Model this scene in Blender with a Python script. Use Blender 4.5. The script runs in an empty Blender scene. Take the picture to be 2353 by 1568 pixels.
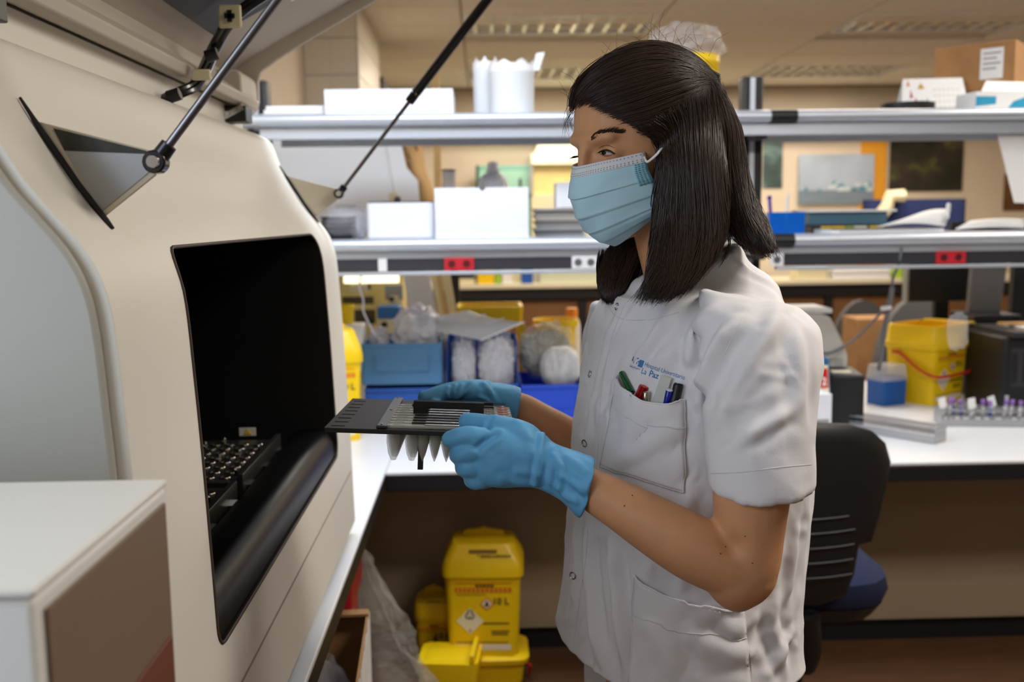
import bpy, bmesh, math, random
import numpy as np
from mathutils import Vector, Matrix, Euler
from mathutils.bvhtree import BVHTree
random.seed(7); np.random.seed(7)
SC = bpy.context.scene
COL = SC.collection
# ------------------------------------------------------------------ camera
FPX, CX, CY = 2288.0, 1176.5, 784.0
CAM = Vector((0.0, 0.0, 1.5))
YAW, PITCH, ROLL = math.radians(-1.66), math.radians(-7.05), math.radians(-0.70)
RM = Matrix.Rotation(YAW, 3, 'Z') @ Matrix.Rotation(math.pi / 2 + PITCH, 3, 'X') @ Matrix.Rotation(ROLL, 3, 'Z')
cd = bpy.data.cameras.new('camera'); cam = bpy.data.objects.new('camera', cd); COL.objects.link(cam)
cam.location = CAM; cam.rotation_euler = RM.to_euler()
cd.sensor_width = 36.0; cd.lens = FPX / 2353 * 36.0; cd.clip_start = 0.02; cd.clip_end = 60
cd.dof.use_dof = True; cd.dof.focus_distance = 1.24; cd.dof.aperture_fstop = 4.6
SC.camera = cam
SC.view_settings.view_transform = 'Standard'; SC.view_settings.look = 'None'
SC.view_settings.gamma = 1.0; SC.view_settings.use_curve_mapping = False
SC.view_settings.exposure = 0.26
# ------------------------------------------------------------------ world (soft ambient of the rest of the room)
W = bpy.data.worlds.new('room_ambient'); SC.world = W; W.use_nodes = True
bg = W.node_tree.nodes['Background']; bg.inputs[0].default_value = (1.0, 0.86, 0.70, 1); bg.inputs[1].default_value = 0.10
# ------------------------------------------------------------------ ceiling lamps
WARM, COOL, NEUT = (1.0, 0.88, 0.74), (0.78, 0.87, 1.0), (1.0, 0.93, 0.84)
def lamp_light(loc, sx, sy, col, power):
    l = bpy.data.lights.new('ceiling_lamp_light', 'AREA'); l.shape = 'RECTANGLE'; l.size = sx; l.size_y = sy
    l.color = col; l.energy = power
    o = bpy.data.objects.new('ceiling_lamp_light', l); COL.objects.link(o); o.location = loc
    return o
LAMPS = [  # x, y, colour, power  (1.2 x 0.6 m luminaires in a 2.7 m ceiling)
    (-0.10, 2.5, COOL, 36), (2.6, 3.1, NEUT, 20), (1.60, 1.2, NEUT, 36), (-0.1, -0.9, NEUT, 5), (1.7, 4.6, WARM, 24), (4.1, 4.6, WARM, 24),
    (0.5, 6.4, WARM, 32), (2.9, 6.4, WARM, 32), (0.5, 8.5, WARM, 28), (2.9, 8.5, WARM, 28)]
for (x, y, c, p) in LAMPS:
    lamp_light((x, y, 2.665), 1.1, 0.5, c, p)
# cool fill light, added together with an unseen window in the left wall
wl_ = lamp_light((-0.935, 0.15, 1.70), 1.1, 0.9, (0.70, 0.82, 1.0), 9); wl_.name = 'added_window_fill'; wl_.rotation_euler = (0, math.radians(-90), 0)

# ------------------------------------------------------------------ pixel -> world
def ray(px, py):
    d = Vector(((px - CX) / FPX, (CY - py) / FPX, -1.0))
    return (RM @ d)
def at(px, py, Y):
    d = ray(px, py); return CAM + d * ((Y - CAM.y) / d.y)
def atz(px, py, Z):
    d = ray(px, py); return CAM + d * ((Z - CAM.z) / d.z)
def atx(px, py, X):
    d = ray(px, py); return CAM + d * ((X - CAM.x) / d.x)
def pix(p):
    q = RM.transposed() @ (Vector(p) - CAM); return (CX - FPX * q.x / q.z, CY + FPX * q.y / q.z)

# ------------------------------------------------------------------ materials
MATS = {}
def s2l(c):
    return tuple(((x / 255) / 12.92 if x / 255 <= 0.04045 else ((x / 255 + 0.055) / 1.055) ** 2.4) for x in c)
def mat(name, rgb, rough=0.5, metal=0.0, bump=0.0, bscale=60.0, trans=0.0, alpha=1.0, emit=None, es=0.0, var=0.0, vscale=8.0, coat=0.0, spec=0.5, ior=1.45, sss=0.0, sheen=0.0, bdist=0.002, stretch=None):
    if name in MATS: return MATS[name]
    m = bpy.data.materials.new(name); m.use_nodes = True; MATS[name] = m
    nt = m.node_tree; b = nt.nodes['Principled BSDF']
    col = (*s2l(rgb), 1)
    b.inputs['Base Color'].default_value = col; b.inputs['Roughness'].default_value = rough; b.inputs['Metallic'].default_value = metal
    b.inputs['IOR'].default_value = ior; b.inputs['Specular IOR Level'].default_value = spec
    b.inputs['Transmission Weight'].default_value = trans; b.inputs['Alpha'].default_value = alpha; b.inputs['Coat Weight'].default_value = coat
    if sheen: b.inputs['Sheen Weight'].default_value = sheen
    if sss:
        b.inputs['Subsurface Weight'].default_value = sss; b.inputs['Subsurface Radius'].default_value = (0.01, 0.004, 0.002); b.inputs['Subsurface Scale'].default_value = 0.5
    if emit:
        b.inputs['Emission Color'].default_value = (*emit, 1); b.inputs['Emission Strength'].default_value = es
    tc = None
    def coord():
        t = nt.nodes.new('ShaderNodeTexCoord')
        if stretch:
            mp = nt.nodes.new('ShaderNodeMapping'); mp.inputs['Scale'].default_value = stretch; nt.links.new(t.outputs['Object'], mp.inputs[0]); return mp.outputs[0]
        return t.outputs['Object']
    if var:
        n = nt.nodes.new('ShaderNodeTexNoise'); n.inputs['Scale'].default_value = vscale; n.inputs['Detail'].default_value = 5
        nt.links.new(coord(), n.inputs['Vector'])
        r = nt.nodes.new('ShaderNodeValToRGB')
        r.color_ramp.elements[0].position = 0.3; r.color_ramp.elements[1].position = 0.7
        r.color_ramp.elements[0].color = tuple(max(0, x * (1 - var)) for x in col[:3]) + (1,)
        r.color_ramp.elements[1].color = tuple(min(1, x * (1 + var * 0.6)) for x in col[:3]) + (1,)
        nt.links.new(n.outputs['Fac'], r.inputs[0]); nt.links.new(r.outputs[0], b.inputs['Base Color'])
    if bump:
        n = nt.nodes.new('ShaderNodeTexNoise'); n.inputs['Scale'].default_value = bscale; n.inputs['Detail'].default_value = 6
        nt.links.new(coord(), n.inputs['Vector'])
        bp = nt.nodes.new('ShaderNodeBump'); bp.inputs['Strength'].default_value = bump; bp.inputs['Distance'].default_value = bdist
        nt.links.new(n.outputs['Fac'], bp.inputs['Height']); nt.links.new(bp.outputs[0], b.inputs['Normal'])
    return m

# ------------------------------------------------------------------ mesh builder
class MB:
    def __init__(s): s.v = []; s.f = []
    def add(s, vs, fs):
        o = len(s.v); s.v += [tuple(x) for x in vs]; s.f += [tuple(i + o for i in f) for f in fs]; return s
    def box(s, x0, x1, y0, y1, z0, z1):
        return s.add([(x0,y0,z0),(x1,y0,z0),(x1,y1,z0),(x0,y1,z0),(x0,y0,z1),(x1,y0,z1),(x1,y1,z1),(x0,y1,z1)],
                     [(0,3,2,1),(4,5,6,7),(0,1,5,4),(1,2,6,5),(2,3,7,6),(3,0,4,7)])
    def bar(s, a, b, w, h, up=(0,0,1)):
        a = Vector(a); b = Vector(b); d = (b - a).normalized(); u = Vector(up)
        if abs(d.dot(u)) > 0.95: u = Vector((0,1,0))
        r = d.cross(u).normalized(); u = r.cross(d).normalized(); vs = []
        for p in (a, b):
            for (i, j) in ((-1,-1),(1,-1),(1,1),(-1,1)): vs.append(p + r * (i*w/2) + u * (j*h/2))
        return s.add(vs, [(0,1,2,3)[::-1],(4,5,6,7),(0,1,5,4),(1,2,6,5),(2,3,7,6),(3,0,4,7)])
    def rings(s, rs, cap=True, closed=True):
        n = len(rs[0]); o = len(s.v)
        for r in rs: s.v += [tuple(p) for p in r]
        for i in range(len(rs) - 1):
            for k in range(n if closed else n - 1):
                k2 = (k + 1) % n
                s.f.append((o+i*n+k, o+i*n+k2, o+(i+1)*n+k2, o+(i+1)*n+k))
        if cap and closed:
            s.f.append(tuple(o+k for k in range(n))[::-1]); e = o+(len(rs)-1)*n; s.f.append(tuple(e+k for k in range(n)))
        return s
    def tube(s, pts, r, n=8, cap=True, flat=1.0, up=(0,0,1)):
        pts = [Vector(p) for p in pts]; rs = []
        rad = r if isinstance(r, (list, tuple)) else [r] * len(pts)
        u = None
        for i, p in enumerate(pts):
            d = (pts[min(i+1, len(pts)-1)] - pts[max(i-1, 0)]).normalized()
            if u is None:
                u = Vector(up)
                if abs(d.dot(u)) > 0.9: u = Vector((1,0,0))
            u = (u - d * u.dot(d)).normalized(); w = d.cross(u)
            rs.append([p + (w * math.cos(2*math.pi*k/n) + u * (flat * math.sin(2*math.pi*k/n))) * rad[i] for k in range(n)])
        return s.rings(rs, cap)
    def cyl(s, c, r0, r1, h, n=24, cap=True):
        x, y, z = c
        return s.rings([[(x+r*math.cos(2*math.pi*k/n), y+r*math.sin(2*math.pi*k/n), zz) for k in range(n)] for (r, zz) in ((r0, z), (r1, z+h))], cap)
    def lathe(s, c, prof, n=24, cap=True):
        x, y, z = c
        return s.rings([[(x+r*math.cos(2*math.pi*k/n), y+r*math.sin(2*math.pi*k/n), z+h) for k in range(n)] for (r, h) in prof], cap)
    def prism(s, poly, axis, a0, a1):
        def P(p, a):
            return {'y': (p[0], a, p[1]), 'x': (a, p[0], p[1]), 'z': (p[0], p[1], a)}[axis]
        return s.rings([[P(p, a0) for p in poly], [P(p, a1) for p in poly]])
    def grid(s, rows):
        o = len(s.v); n = len(rows[0])
        for r in rows: s.v += [tuple(p) for p in r]
        for i in range(len(rows)-1):
            for k in range(n-1): s.f.append((o+i*n+k, o+i*n+k+1, o+(i+1)*n+k+1, o+(i+1)*n+k))
        return s
    def ball(s, c, r, nu=16, nv=10, sc=(1,1,1)):
        c = Vector(c)
        rs = [[c + Vector((r*sc[0]*math.sin(t)*math.cos(2*math.pi*k/nu), r*sc[1]*math.sin(t)*math.sin(2*math.pi*k/nu), -r*sc[2]*math.cos(t))) for k in range(nu)] for t in [math.pi*(i+0.02)/(nv) if i == 0 else math.pi*min(i, nv-0.02)/nv for i in range(nv+1)]]
        return s.rings(rs)
    def tf(s, M):
        s.v = [tuple(M @ Vector(p)) for p in s.v]; return s
    def mesh(s, name):
        me = bpy.data.meshes.new(name); me.from_pydata(s.v, [], s.f); me.update()
        bm = bmesh.new(); bm.from_mesh(me); bmesh.ops.recalc_face_normals(bm, faces=bm.faces[:]); bm.to_mesh(me); bm.free()
        return me
    def build(s, name, m, parent=None, bevel=0.0, seg=2, smooth=False, solid=0.0, sub=0):
        me = s.mesh(name)
        return put(name, me, m, parent, bevel, seg, smooth, solid, sub)
def put(name, me, m, parent=None, bevel=0.0, seg=2, smooth=False, solid=0.0, sub=0):
    o = bpy.data.objects.new(name, me); COL.objects.link(o)
    if m is not None:
        if len(me.materials) == 0: me.materials.append(m)
        elif me.materials[0] is not m:
            o.material_slots[0].link = 'OBJECT'; o.material_slots[0].material = m
    if smooth or bevel:
        me.shade_smooth()
        me.set_sharp_from_angle(angle=math.radians(40))
    if parent is not None: o.parent = parent
    if solid:
        q = o.modifiers.new('solid', 'SOLIDIFY'); q.thickness = solid; q.offset = 0
    if bevel:
        q = o.modifiers.new('bevel', 'BEVEL'); q.width = bevel; q.segments = seg; q.limit_method = 'ANGLE'; q.angle_limit = math.radians(40)
        q.harden_normals = False
        if hasattr(q, 'use_clamp_overlap'): q.use_clamp_overlap = True
    if sub:
        q = o.modifiers.new('sub', 'SUBSURF'); q.levels = sub; q.render_levels = sub
    return o
def tag(o, label=None, cat=None, group=None, kind=None):
    if label: o['label'] = label
    if cat: o['category'] = cat
    if group: o['group'] = group
    if kind: o['kind'] = kind
    return o
def thing(name, label, cat, loc=(0,0,0), rz=0.0, group=None):
    o = bpy.data.objects.new(name, None); COL.objects.link(o); o.location = loc; o.rotation_euler = (0,0,rz)
    o.empty_display_size = 0.05
    return tag(o, label, cat, group)
def struct(o): o['kind'] = 'structure'; return o
def copy_tree(o, parent=None):
    c = o.copy(); COL.objects.link(c); c.parent = parent
    for ch in list(o.children): copy_tree(ch, c)
    return c
def remesh(parts, voxel, smooth_it=4, fac=0.5):
    """union of closed shapes as one continuous surface"""
    mb = MB()
    for p in parts: mb.add(p.v, p.f)
    me = mb.mesh('tmp'); o = bpy.data.objects.new('tmp', me); COL.objects.link(o)
    q = o.modifiers.new('r', 'REMESH'); q.mode = 'VOXEL'; q.voxel_size = voxel; q.adaptivity = 0
    if smooth_it:
        q = o.modifiers.new('s', 'SMOOTH'); q.factor = fac; q.iterations = smooth_it
    bpy.context.view_layer.update()
    dg = bpy.context.evaluated_depsgraph_get()
    out = bpy.data.meshes.new_from_object(o.evaluated_get(dg))
    bpy.data.objects.remove(o); bpy.data.meshes.remove(me)
    return out
def get_co(me):
    a = np.empty(len(me.vertices) * 3, dtype=np.float32); me.vertices.foreach_get('co', a); return a.reshape(-1, 3).astype(np.float64)
def get_no(me):
    a = np.empty(len(me.vertices) * 3, dtype=np.float32); me.vertices.foreach_get('normal', a); return a.reshape(-1, 3).astype(np.float64)
def set_co(me, a):
    me.vertices.foreach_set('co', a.astype(np.float32).ravel()); me.update()
def text_mesh(s, size=1.0, align='LEFT', bold=0.0, extrude=0.0):
    c = bpy.data.curves.new('txt', 'FONT'); c.body = s; c.size = size; c.align_x = align; c.offset = bold; c.extrude = extrude; c.resolution_u = 3
    o = bpy.data.objects.new('txt', c); COL.objects.link(o)
    bpy.context.view_layer.update()
    me = bpy.data.meshes.new_from_object(o.evaluated_get(bpy.context.evaluated_depsgraph_get()))
    bpy.data.objects.remove(o); bpy.data.curves.remove(c)
    return me
def text_on(name, s, m, parent, origin, ux, uy, size, align='CENTER', bold=0.0):
    """flat print: letters in the plane origin + ux*x + uy*y"""
    me = text_mesh(s, size, align, bold); o_ = Vector(origin); ux = Vector(ux).normalized(); uy = Vector(uy).normalized()
    co = get_co(me)
    if len(co): set_co(me, np.array([list(o_ + ux * x + uy * y) for x, y, z in co]))
    return put(name, me, m, parent)
def spline(pts, n):
    """Catmull-Rom through pts (tuples of any length)"""
    P = np.array(pts, dtype=float); P = np.vstack([2*P[0]-P[1], P, 2*P[-1]-P[-2]]); k = len(P) - 3
    t = np.linspace(0, k, n); j = np.minimum(t.astype(int), k - 1); t = (t - j)[:, None]
    a, b, c, d = P[j], P[j+1], P[j+2], P[j+3]
    return 0.5 * ((2*b) + (c-a)*t + (2*a-5*b+4*c-d)*t*t + (3*b-a-3*c+d)*t**3)
# ================================================================== room shell
M_wall = mat('painted_wall', (222, 208, 188), 0.8, var=0.05, vscale=3)
M_tile = mat('glazed_tile', (222, 214, 198), 0.35, var=0.04, vscale=5)
M_grout = mat('grout', (196, 186, 168), 0.9)
M_ceil = mat('ceiling_tile', (226, 218, 204), 0.85, bump=0.25, bscale=140, var=0.05, vscale=20)
M_grid = mat('ceiling_grid', (190, 180, 160), 0.6)
M_floor = mat('brown_floor', (92, 62, 40), 0.45, var=0.25, vscale=6, stretch=(1, 8, 1))
M_alu = mat('brushed_aluminium', (196, 202, 212), 0.42, 0.55, bump=0.1, bscale=200, stretch=(0.05, 1, 1))
M_dark = mat('black_plastic', (26, 26, 29), 0.45)
M_charcoal = mat('charcoal_panel', (52, 52, 58), 0.5)
M_white = mat('white_laminate', (226, 228, 232), 0.3)
M_chrome = mat('chrome', (210, 210, 212), 0.15, 1.0)
M_lampglow = mat('lamp_tube', (255, 240, 210), 0.5, emit=(1.0, 0.82, 0.55), es=40.0)
XL, XR, YB, YF, ZC = -0.97, 6.2, 9.6, -2.6, 2.7
struct(MB().box(XL - 0.1, XR + 0.1, YF, YB + 0.1, -0.1, 0.0).build('floor', M_floor))
struct(MB().box(XL - 0.1, XL, YF, YB, 0, ZC).build('wall_left', M_wall))
struct(MB().box(XR, XR + 0.1, YF, YB, 0, ZC).build('wall_right', M_wall))
struct(MB().box(XL - 0.1, XR + 0.1, YB, YB + 0.1, 0, ZC).build('wall_back', M_wall))
ceil = struct(MB().box(XL - 0.1, XR + 0.1, YF, YB + 0.1, ZC + 0.012, ZC + 0.1).build('ceiling', M_grid))
# ceiling panels 1.2 x 0.6 m on a grid, luminaires take the place of a panel
cell = lambda x, y: (round((x - 0.5) / 1.2), round((y - 0.1) / 0.6))
lamp_cells = set()
for (x, y, c, p) in LAMPS: lamp_cells.add(cell(x, y))
pan = MB().box(-0.593, 0.593, -0.293, 0.293, 0, 0.02).mesh('ceiling_panel')
for i in range(-1, 5):
    for j in range(-4, 16):
        x, y = 0.5 + 1.2 * i, 0.1 + 0.6 * j
        if (i, j) in lamp_cells or x + 0.6 > XR: continue
        if i == -1 and x - .6 < XL:
            o = MB().box(XL, 0.5 - 0.607, y - 0.293, y + 0.293, ZC - 0.008, ZC + 0.012).build('ceiling_panel', M_ceil, ceil); continue
        o = put('ceiling_panel', pan, M_ceil, ceil); o.location = (x, y, ZC - 0.008)
# luminaires: white housing, bright parabolic louvre fins, lit tubes above them
M_fin = mat('louvre_mirror', (238, 234, 222), 0.3, 0.6)
fin_l = MB().prism([(-0.012, 0.0), (0.012, 0.0), (0.004, 0.03), (-0.004, 0.03)], 'y', -0.27, 0.27).mesh('louvre_fin')
fin_c = MB().box(-0.57, 0.57, -0.005, 0.005, 0, 0.018).mesh('louvre_rail')
hous = MB()
hous.box(-0.59, 0.59, -0.29, -0.275, -0.005, 0.06); hous.box(-0.59, 0.59, 0.275, 0.29, -0.005, 0.06)
hous.box(-0.59, -0.575, -0.275, 0.275, -0.005, 0.06); hous.box(0.575, 0.59, -0.275, 0.275, -0.005, 0.06); hous.box(-0.59, 0.59, -0.29, 0.29, 0.06, 0.066)
hous = hous.mesh('housing')
tubem = MB().tube([(-0.56, 0, 0), (0.56, 0, 0)], 0.012, 8).mesh('fluorescent_tube')
lamp_lab = {(0.5, 6.4): 'recessed louvre ceiling lamp above the white buckets', (2.9, 6.4): 'long recessed louvre ceiling lamp at the upper right above the cardboard box',
            (0.5, 8.5): 'far recessed louvre lamp low behind the white buckets', (2.9, 8.5): 'far recessed louvre lamp above the desk calendar'}
for (x, y, c, p) in LAMPS:
    t = thing('ceiling_lamp', lamp_lab.get((x, y), 'recessed louvre ceiling lamp outside the picture over x %.1f y %.1f' % (x, y)), 'ceiling lamp', (x, y, ZC - 0.008), 0, 'recessed ceiling lamps')
    if (x, y) not in lamp_lab: t['label'] = {(-0.10, 2.5): 'cool white ceiling lamp over the corner of the two benches', (2.6, 3.1): 'neutral ceiling lamp over the right end of the bench', (1.60, 1.2): 'neutral ceiling lamp above and behind the woman', (-0.1, -0.9): 'warm ceiling lamp behind the photographer', (1.7, 4.6): 'warm ceiling lamp just behind the shelf post', (4.1, 4.6): 'warm ceiling lamp beyond the right edge of the shelves'}[(x, y)]
    h = put('housing', hous, M_white, t)
    for k in range(11):
        f = put('louvre_fin', fin_l, M_fin, t); f.location = (-0.52 + 0.104 * k, 0, 0.0)
    for yy in (-0.1, 0.1):
        f = put('louvre_rail', fin_c, M_fin, t); f.location = (0, yy, 0.0)
    for yy in (-0.19, 0.0, 0.19):
        f = put('fluorescent_tube', tubem, M_lampglow, t); f.location = (0, yy, 0.05)
# tiled pillar against the left wall
PX0, PX1, PY0, PY1 = XL, -0.675, 5.7, 6.86
pil = struct(MB().box(PX0, PX1, PY0, PY1, 0, ZC).build('wall_pillar', M_grout))
tz = MB().box(0.003, 0.147, 0, 0.008, 0.003, 0.197).mesh('tile')
tz2 = MB().box(0, 0.008, 0.003, 0.197, 0.003, 0.197).mesh('tile')
for k in range(8, 14):
    for i in range(2):
        o = put('tile', tz, M_tile, pil); o.location = (PX0 + 0.145 * i, PY0 - 0.008, 0.2 * k - 0.1)
    for i in range(6):
        o = put('tile', tz2, M_tile, pil); o.location = (PX1, PY0 - 0.01 + 0.195 * i, 0.2 * k - 0.1)
# skirt of blue paint low on the left wall + dark door casing behind pillar
struct(MB().box(XL, XL + 0.012, 4.3, 5.7, 0.0, 1.98).build('trim_1', mat('blue_grey_wainscot', (66, 74, 98), 0.6)))
struct(MB().box(PX1 - 0.05, PX1 + 0.03, 6.87, 7.3, 0.0, 2.45).build('trim_2', mat('dark_door_casing', (58, 44, 36), 0.6)))
struct(MB().box(XL, XR, 9.3, 9.6, 2.30, 2.45).build('trim_3', M_ceil))
# added window in the left wall, outside the picture, to carry the cool fill
win = struct(MB().box(XL + .001, XL + .012, -0.35, 0.65, 1.08, 2.30).build('added_window_1', mat('added_fill_pane', (240, 246, 255), .3, emit=(.72, .85, 1.0), es=.4)))
for (a0, a1, b0, b1) in ((-0.40, 0.70, 1.03, 1.08), (-0.40, 0.70, 2.30, 2.35), (-0.40, -0.35, 1.08, 2.30), (0.65, 0.70, 1.08, 2.30), (0.13, 0.17, 1.08, 2.30)):
    MB().box(XL + .001, XL + .03, a0, a1, b0, b1).build('added_window_frame', M_white, win, bevel=.004)
# yellow painted pillar strip on the back wall, glazed partition and door leafs
M_yel = mat('ochre_paint', (226, 158, 40), 0.6)
a = at(1985, 420, 9.5); b = at(2042, 420, 9.5)
struct(MB().box(a.x, b.x, 9.57, 9.6, 0, 2.3).build('trim_4', M_yel))
# ================================================================== benches
DT = 0.74
def slab(x0, x1, y0, y1, name, label, edges):
    t = thing(name, label, 'workbench', ((x0 + x1) / 2, (y0 + y1) / 2, 0))
    o = Vector(t.location)
    MB().box(x0 - o.x, x1 - o.x, y0 - o.y, y1 - o.y, DT - 0.012, DT).build('worktop', M_white, t, bevel=0.003)
    for (a0, a1, b0, b1) in edges:
        MB().box(a0 - o.x, a1 - o.x, b0 - o.y, b1 - o.y, DT - 0.062, DT - 0.0125).build('edge_beam', M_dark, t, bevel=0.003)
    return t, o
M_panel = mat('beige_modesty_panel', (160, 142, 118), 0.6, var=0.05, vscale=4)
tb, ob = slab(-0.302, 3.6, 2.952, 4.45, 'island_bench', 'long white topped island bench with black front edge under the shelves', [(-0.302, 3.6, 2.954, 2.985), (-0.28, 3.6, 4.40, 4.448)])
MB().box(-0.9 - ob.x, 3.55 - ob.x, 3.31 - ob.y, 3.335 - ob.y, 0.085, DT - 0.07).build('modesty_panel', M_panel, tb)
MB().box(-0.9 - ob.x, 3.55 - ob.x, 3.335 - ob.y, 3.36 - ob.y, 0.0, 0.085).build('plinth', M_dark, tb)
for x in (-0.25, 1.6, 3.5):
    MB().box(x - 0.03 - ob.x, x + 0.03 - ob.x, 3.38 - ob.y, 4.3 - ob.y, 0.0, DT - 0.07).build('side_frame', M_charcoal, tb)
ts, os_ = slab(XL + 0.005, -0.3035, 0.2, 4.72, 'side_bench', 'white topped side bench carrying the machine', [(-0.335, -0.3055, 0.2, 2.950)])
for y in (0.3, 1.6, 2.9):
    MB().box(-0.92 - os_.x, -0.38 - os_.x, y - 0.02 - os_.y, y + 0.02 - os_.y, 0, DT - 0.07).build('leg_frame', M_charcoal, ts)
# ================================================================== shelf unit over the island bench
sh = thing('shelf_unit', 'two tier aluminium shelf unit on black posts over the bench', 'shelf', (0.97, 3.6, DT)); so = Vector(sh.location)
SX0, SX1 = -0.80, 3.5
def sbox(name, m, x0, x1, y0, y1, z0, z1, bevel=0.0, par=None):
    return MB().box(x0 - so.x, x1 - so.x, y0 - so.y, y1 - so.y, z0 - so.z, z1 - so.z).build(name, m, par or sh, bevel=bevel)
M_shelfb = mat('shelf_board', (188, 194, 204), 0.5)
for (z, nm) in ((1.85, 'upper'), (1.43, 'lower')):
    sbox('shelf_board', M_shelfb, SX0 + 0.03, SX1, 3.43, 3.80, z - 0.022, z - 0.002)
    # rounded front nosing in bays, plastic end caps between
    def nosing(x0, x1, m, rr=0.0215, nmx='front_nosing'):
        pr = [(3.425 + 0.030, z + 0.004)] + [(3.425 - rr * 1.2 * math.sin(t) , z - 0.018 + rr * math.cos(t)) for t in np.linspace(0, math.pi, 9)] + [(3.455, z - 0.040)]
        MB().prism([(p[0] - so.y, p[1] - so.z) for p in pr], 'x', x0 - so.x, x1 - so.x).build(nmx, m, sh, smooth=True)
    nosing(SX0, 0.985, M_alu); nosing(0.985, 1.075, M_dark, 0.0235, 'nosing_coupler'); nosing(1.075, SX1, M_alu); nosing(SX0 - 0.04, SX0, M_charcoal, 0.0235, 'nosing_cap')
    sbox('front_beam', M_alu, SX0 + 0.06, SX1, 3.428, 3.45, z - (0.080 if z > 1.6 else 0.064), z - 0.0425, 0.002)
    sbox('rear_beam', M_alu, SX0 + 0.06, SX1, 3.79, 3.81, z - 0.078, z)
for x in (-0.775, 0.965, 3.0):
    p = sbox('post', M_dark, x - 0.036, x + 0.036, 3.56, 3.64, 0.742, 1.985, 0.008)
    MB().box(x - 0.012 - so.x, x + 0.006 - so.x, 3.5585 - so.y, 3.561 - so.y, 0.0, 1.24).build('post_trim', M_alu, p)
    for z in (1.76, 1.345):
        sbox('bracket', M_charcoal, x - 0.02, x + 0.02, 3.452, 3.56, z, z + 0.045)
# service rail with sockets under the lower shelf
def rail(x0, x1):
    sbox('service_rail', M_charcoal, x0, x1, 3.43, 3.47, 1.3235, 1.3655)
    sbox('rail_lip', M_alu, x0, x1, 3.422, 3.455, 1.309, 1.3205, 0.002)
rail(SX0 + 0.06, 0.92); rail(1.02, SX1)
M_red = mat('red_socket_plastic', (196, 40, 52), 0.4); M_sockw = mat('white_socket_plastic', (226, 226, 226), 0.4)
def socket(px0, px1, m, parts=2, lab=None):
    a = at(px0, 600, 3.425).x; b = at(px1, 600, 3.425).x
    s_ = sbox('socket_block', m, a, b, 3.421, 3.4295, 1.3235, 1.3665, 0.001)
    if lab: s_['label'] = lab
    w = (b - a) / parts
    md = mat('socket_dark_' + m.name, tuple(int(c * 0.45) for c in ((196, 40, 52) if m is M_red else (210, 210, 210))), 0.5)
    for k in range(parts):
        cx = a + w * (k + 0.5)
        r = MB().rings([[(cx + rr * math.cos(q) - so.x, yy - so.y, 1.345 + rr * math.sin(q) - so.z) for q in np.linspace(0, 2 * math.pi, 20, endpoint=False)] for (rr, yy) in ((0.0165, 3.4205), (0.0165, 3.4195), (0.0142, 3.4195), (0.0130, 3.4208))], cap=False)
        r.build('socket_rim', m, s_, smooth=True)
        MB().rings([[(cx + 0.0142 * math.cos(q) - so.x, yy - so.y, 1.345 + 0.0142 * math.sin(q) - so.z) for q in np.linspace(0, 2 * math.pi, 20, endpoint=False)] for yy in (3.4206, 3.4212)]).build('socket_well', md, s_)
        for dx in (-0.0045, 0.0045):
            MB().rings([[(cx + dx + 0.0018 * math.cos(q) - so.x, yy - so.y, 1.345 + 0.0018 * math.sin(q) - so.z) for q in np.linspace(0, 2 * math.pi, 8, endpoint=False)] for yy in (3.4202, 3.4207)]).build('contact_hole', M_dark, s_)
socket(1021, 1089, M_red, 2, 'red double power socket'); socket(1314, 1372, M_sockw, 2, 'white double power socket'); socket(2151, 2218, M_red, 2, 'red double power socket'); socket(1770, 1800, M_sockw, 1, 'white power socket')
sbox('blank_cover', M_sockw, at(869, 600, 3.425).x, at(889, 600, 3.425).x, 3.421, 3.4295, 1.3235, 1.3665)
# ================================================================== analyser machine on the side bench
M_shell = mat('cream_machine_shell', (228, 224, 213), 0.5, var=0.025, vscale=2.5, spec=0.35)
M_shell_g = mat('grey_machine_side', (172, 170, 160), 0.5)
M_black = mat('black_cavity', (9, 9, 10), 0.5)
M_blackgl = mat('glossy_black_sill', (8, 8, 9), 0.36, spec=0.2)
M_lid = mat('lid_inner_beige', (190, 180, 166), 0.55, bump=0.15, bscale=300, var=0.05, vscale=4)
MY0, MY1 = 0.93, 2.366
PROF = [(-.319,.772),(-.324,.985),(-.332,1.218),(-.337,1.322),(-.342,1.404),(-.350,1.445),(-.365,1.476),(-.389,1.507),(-.413,1.537),(-.44,1.583),(-.465,1.628),(-.478,1.665),(-.488,1.683),(-.508,1.696)]
PS = [tuple(p) for p in spline(PROF, 46)]
mc = thing('laboratory_analyser', 'large cream analyser machine with open lid and black loading bay', 'machine', (-0.62, 1.65, DT)); mo = Vector(mc.location)
def L(p, o=mo): return (p[0] - o.x, p[1] - o.y, p[2] - o.z)
body = PS + [(-.53, 1.696), (-.545, 1.66), (-.93, 1.66), (-.93, .772)]
bmb = MB().prism(body, 'y', MY0, MY1).tf(Matrix.Translation(-mo))
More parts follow.
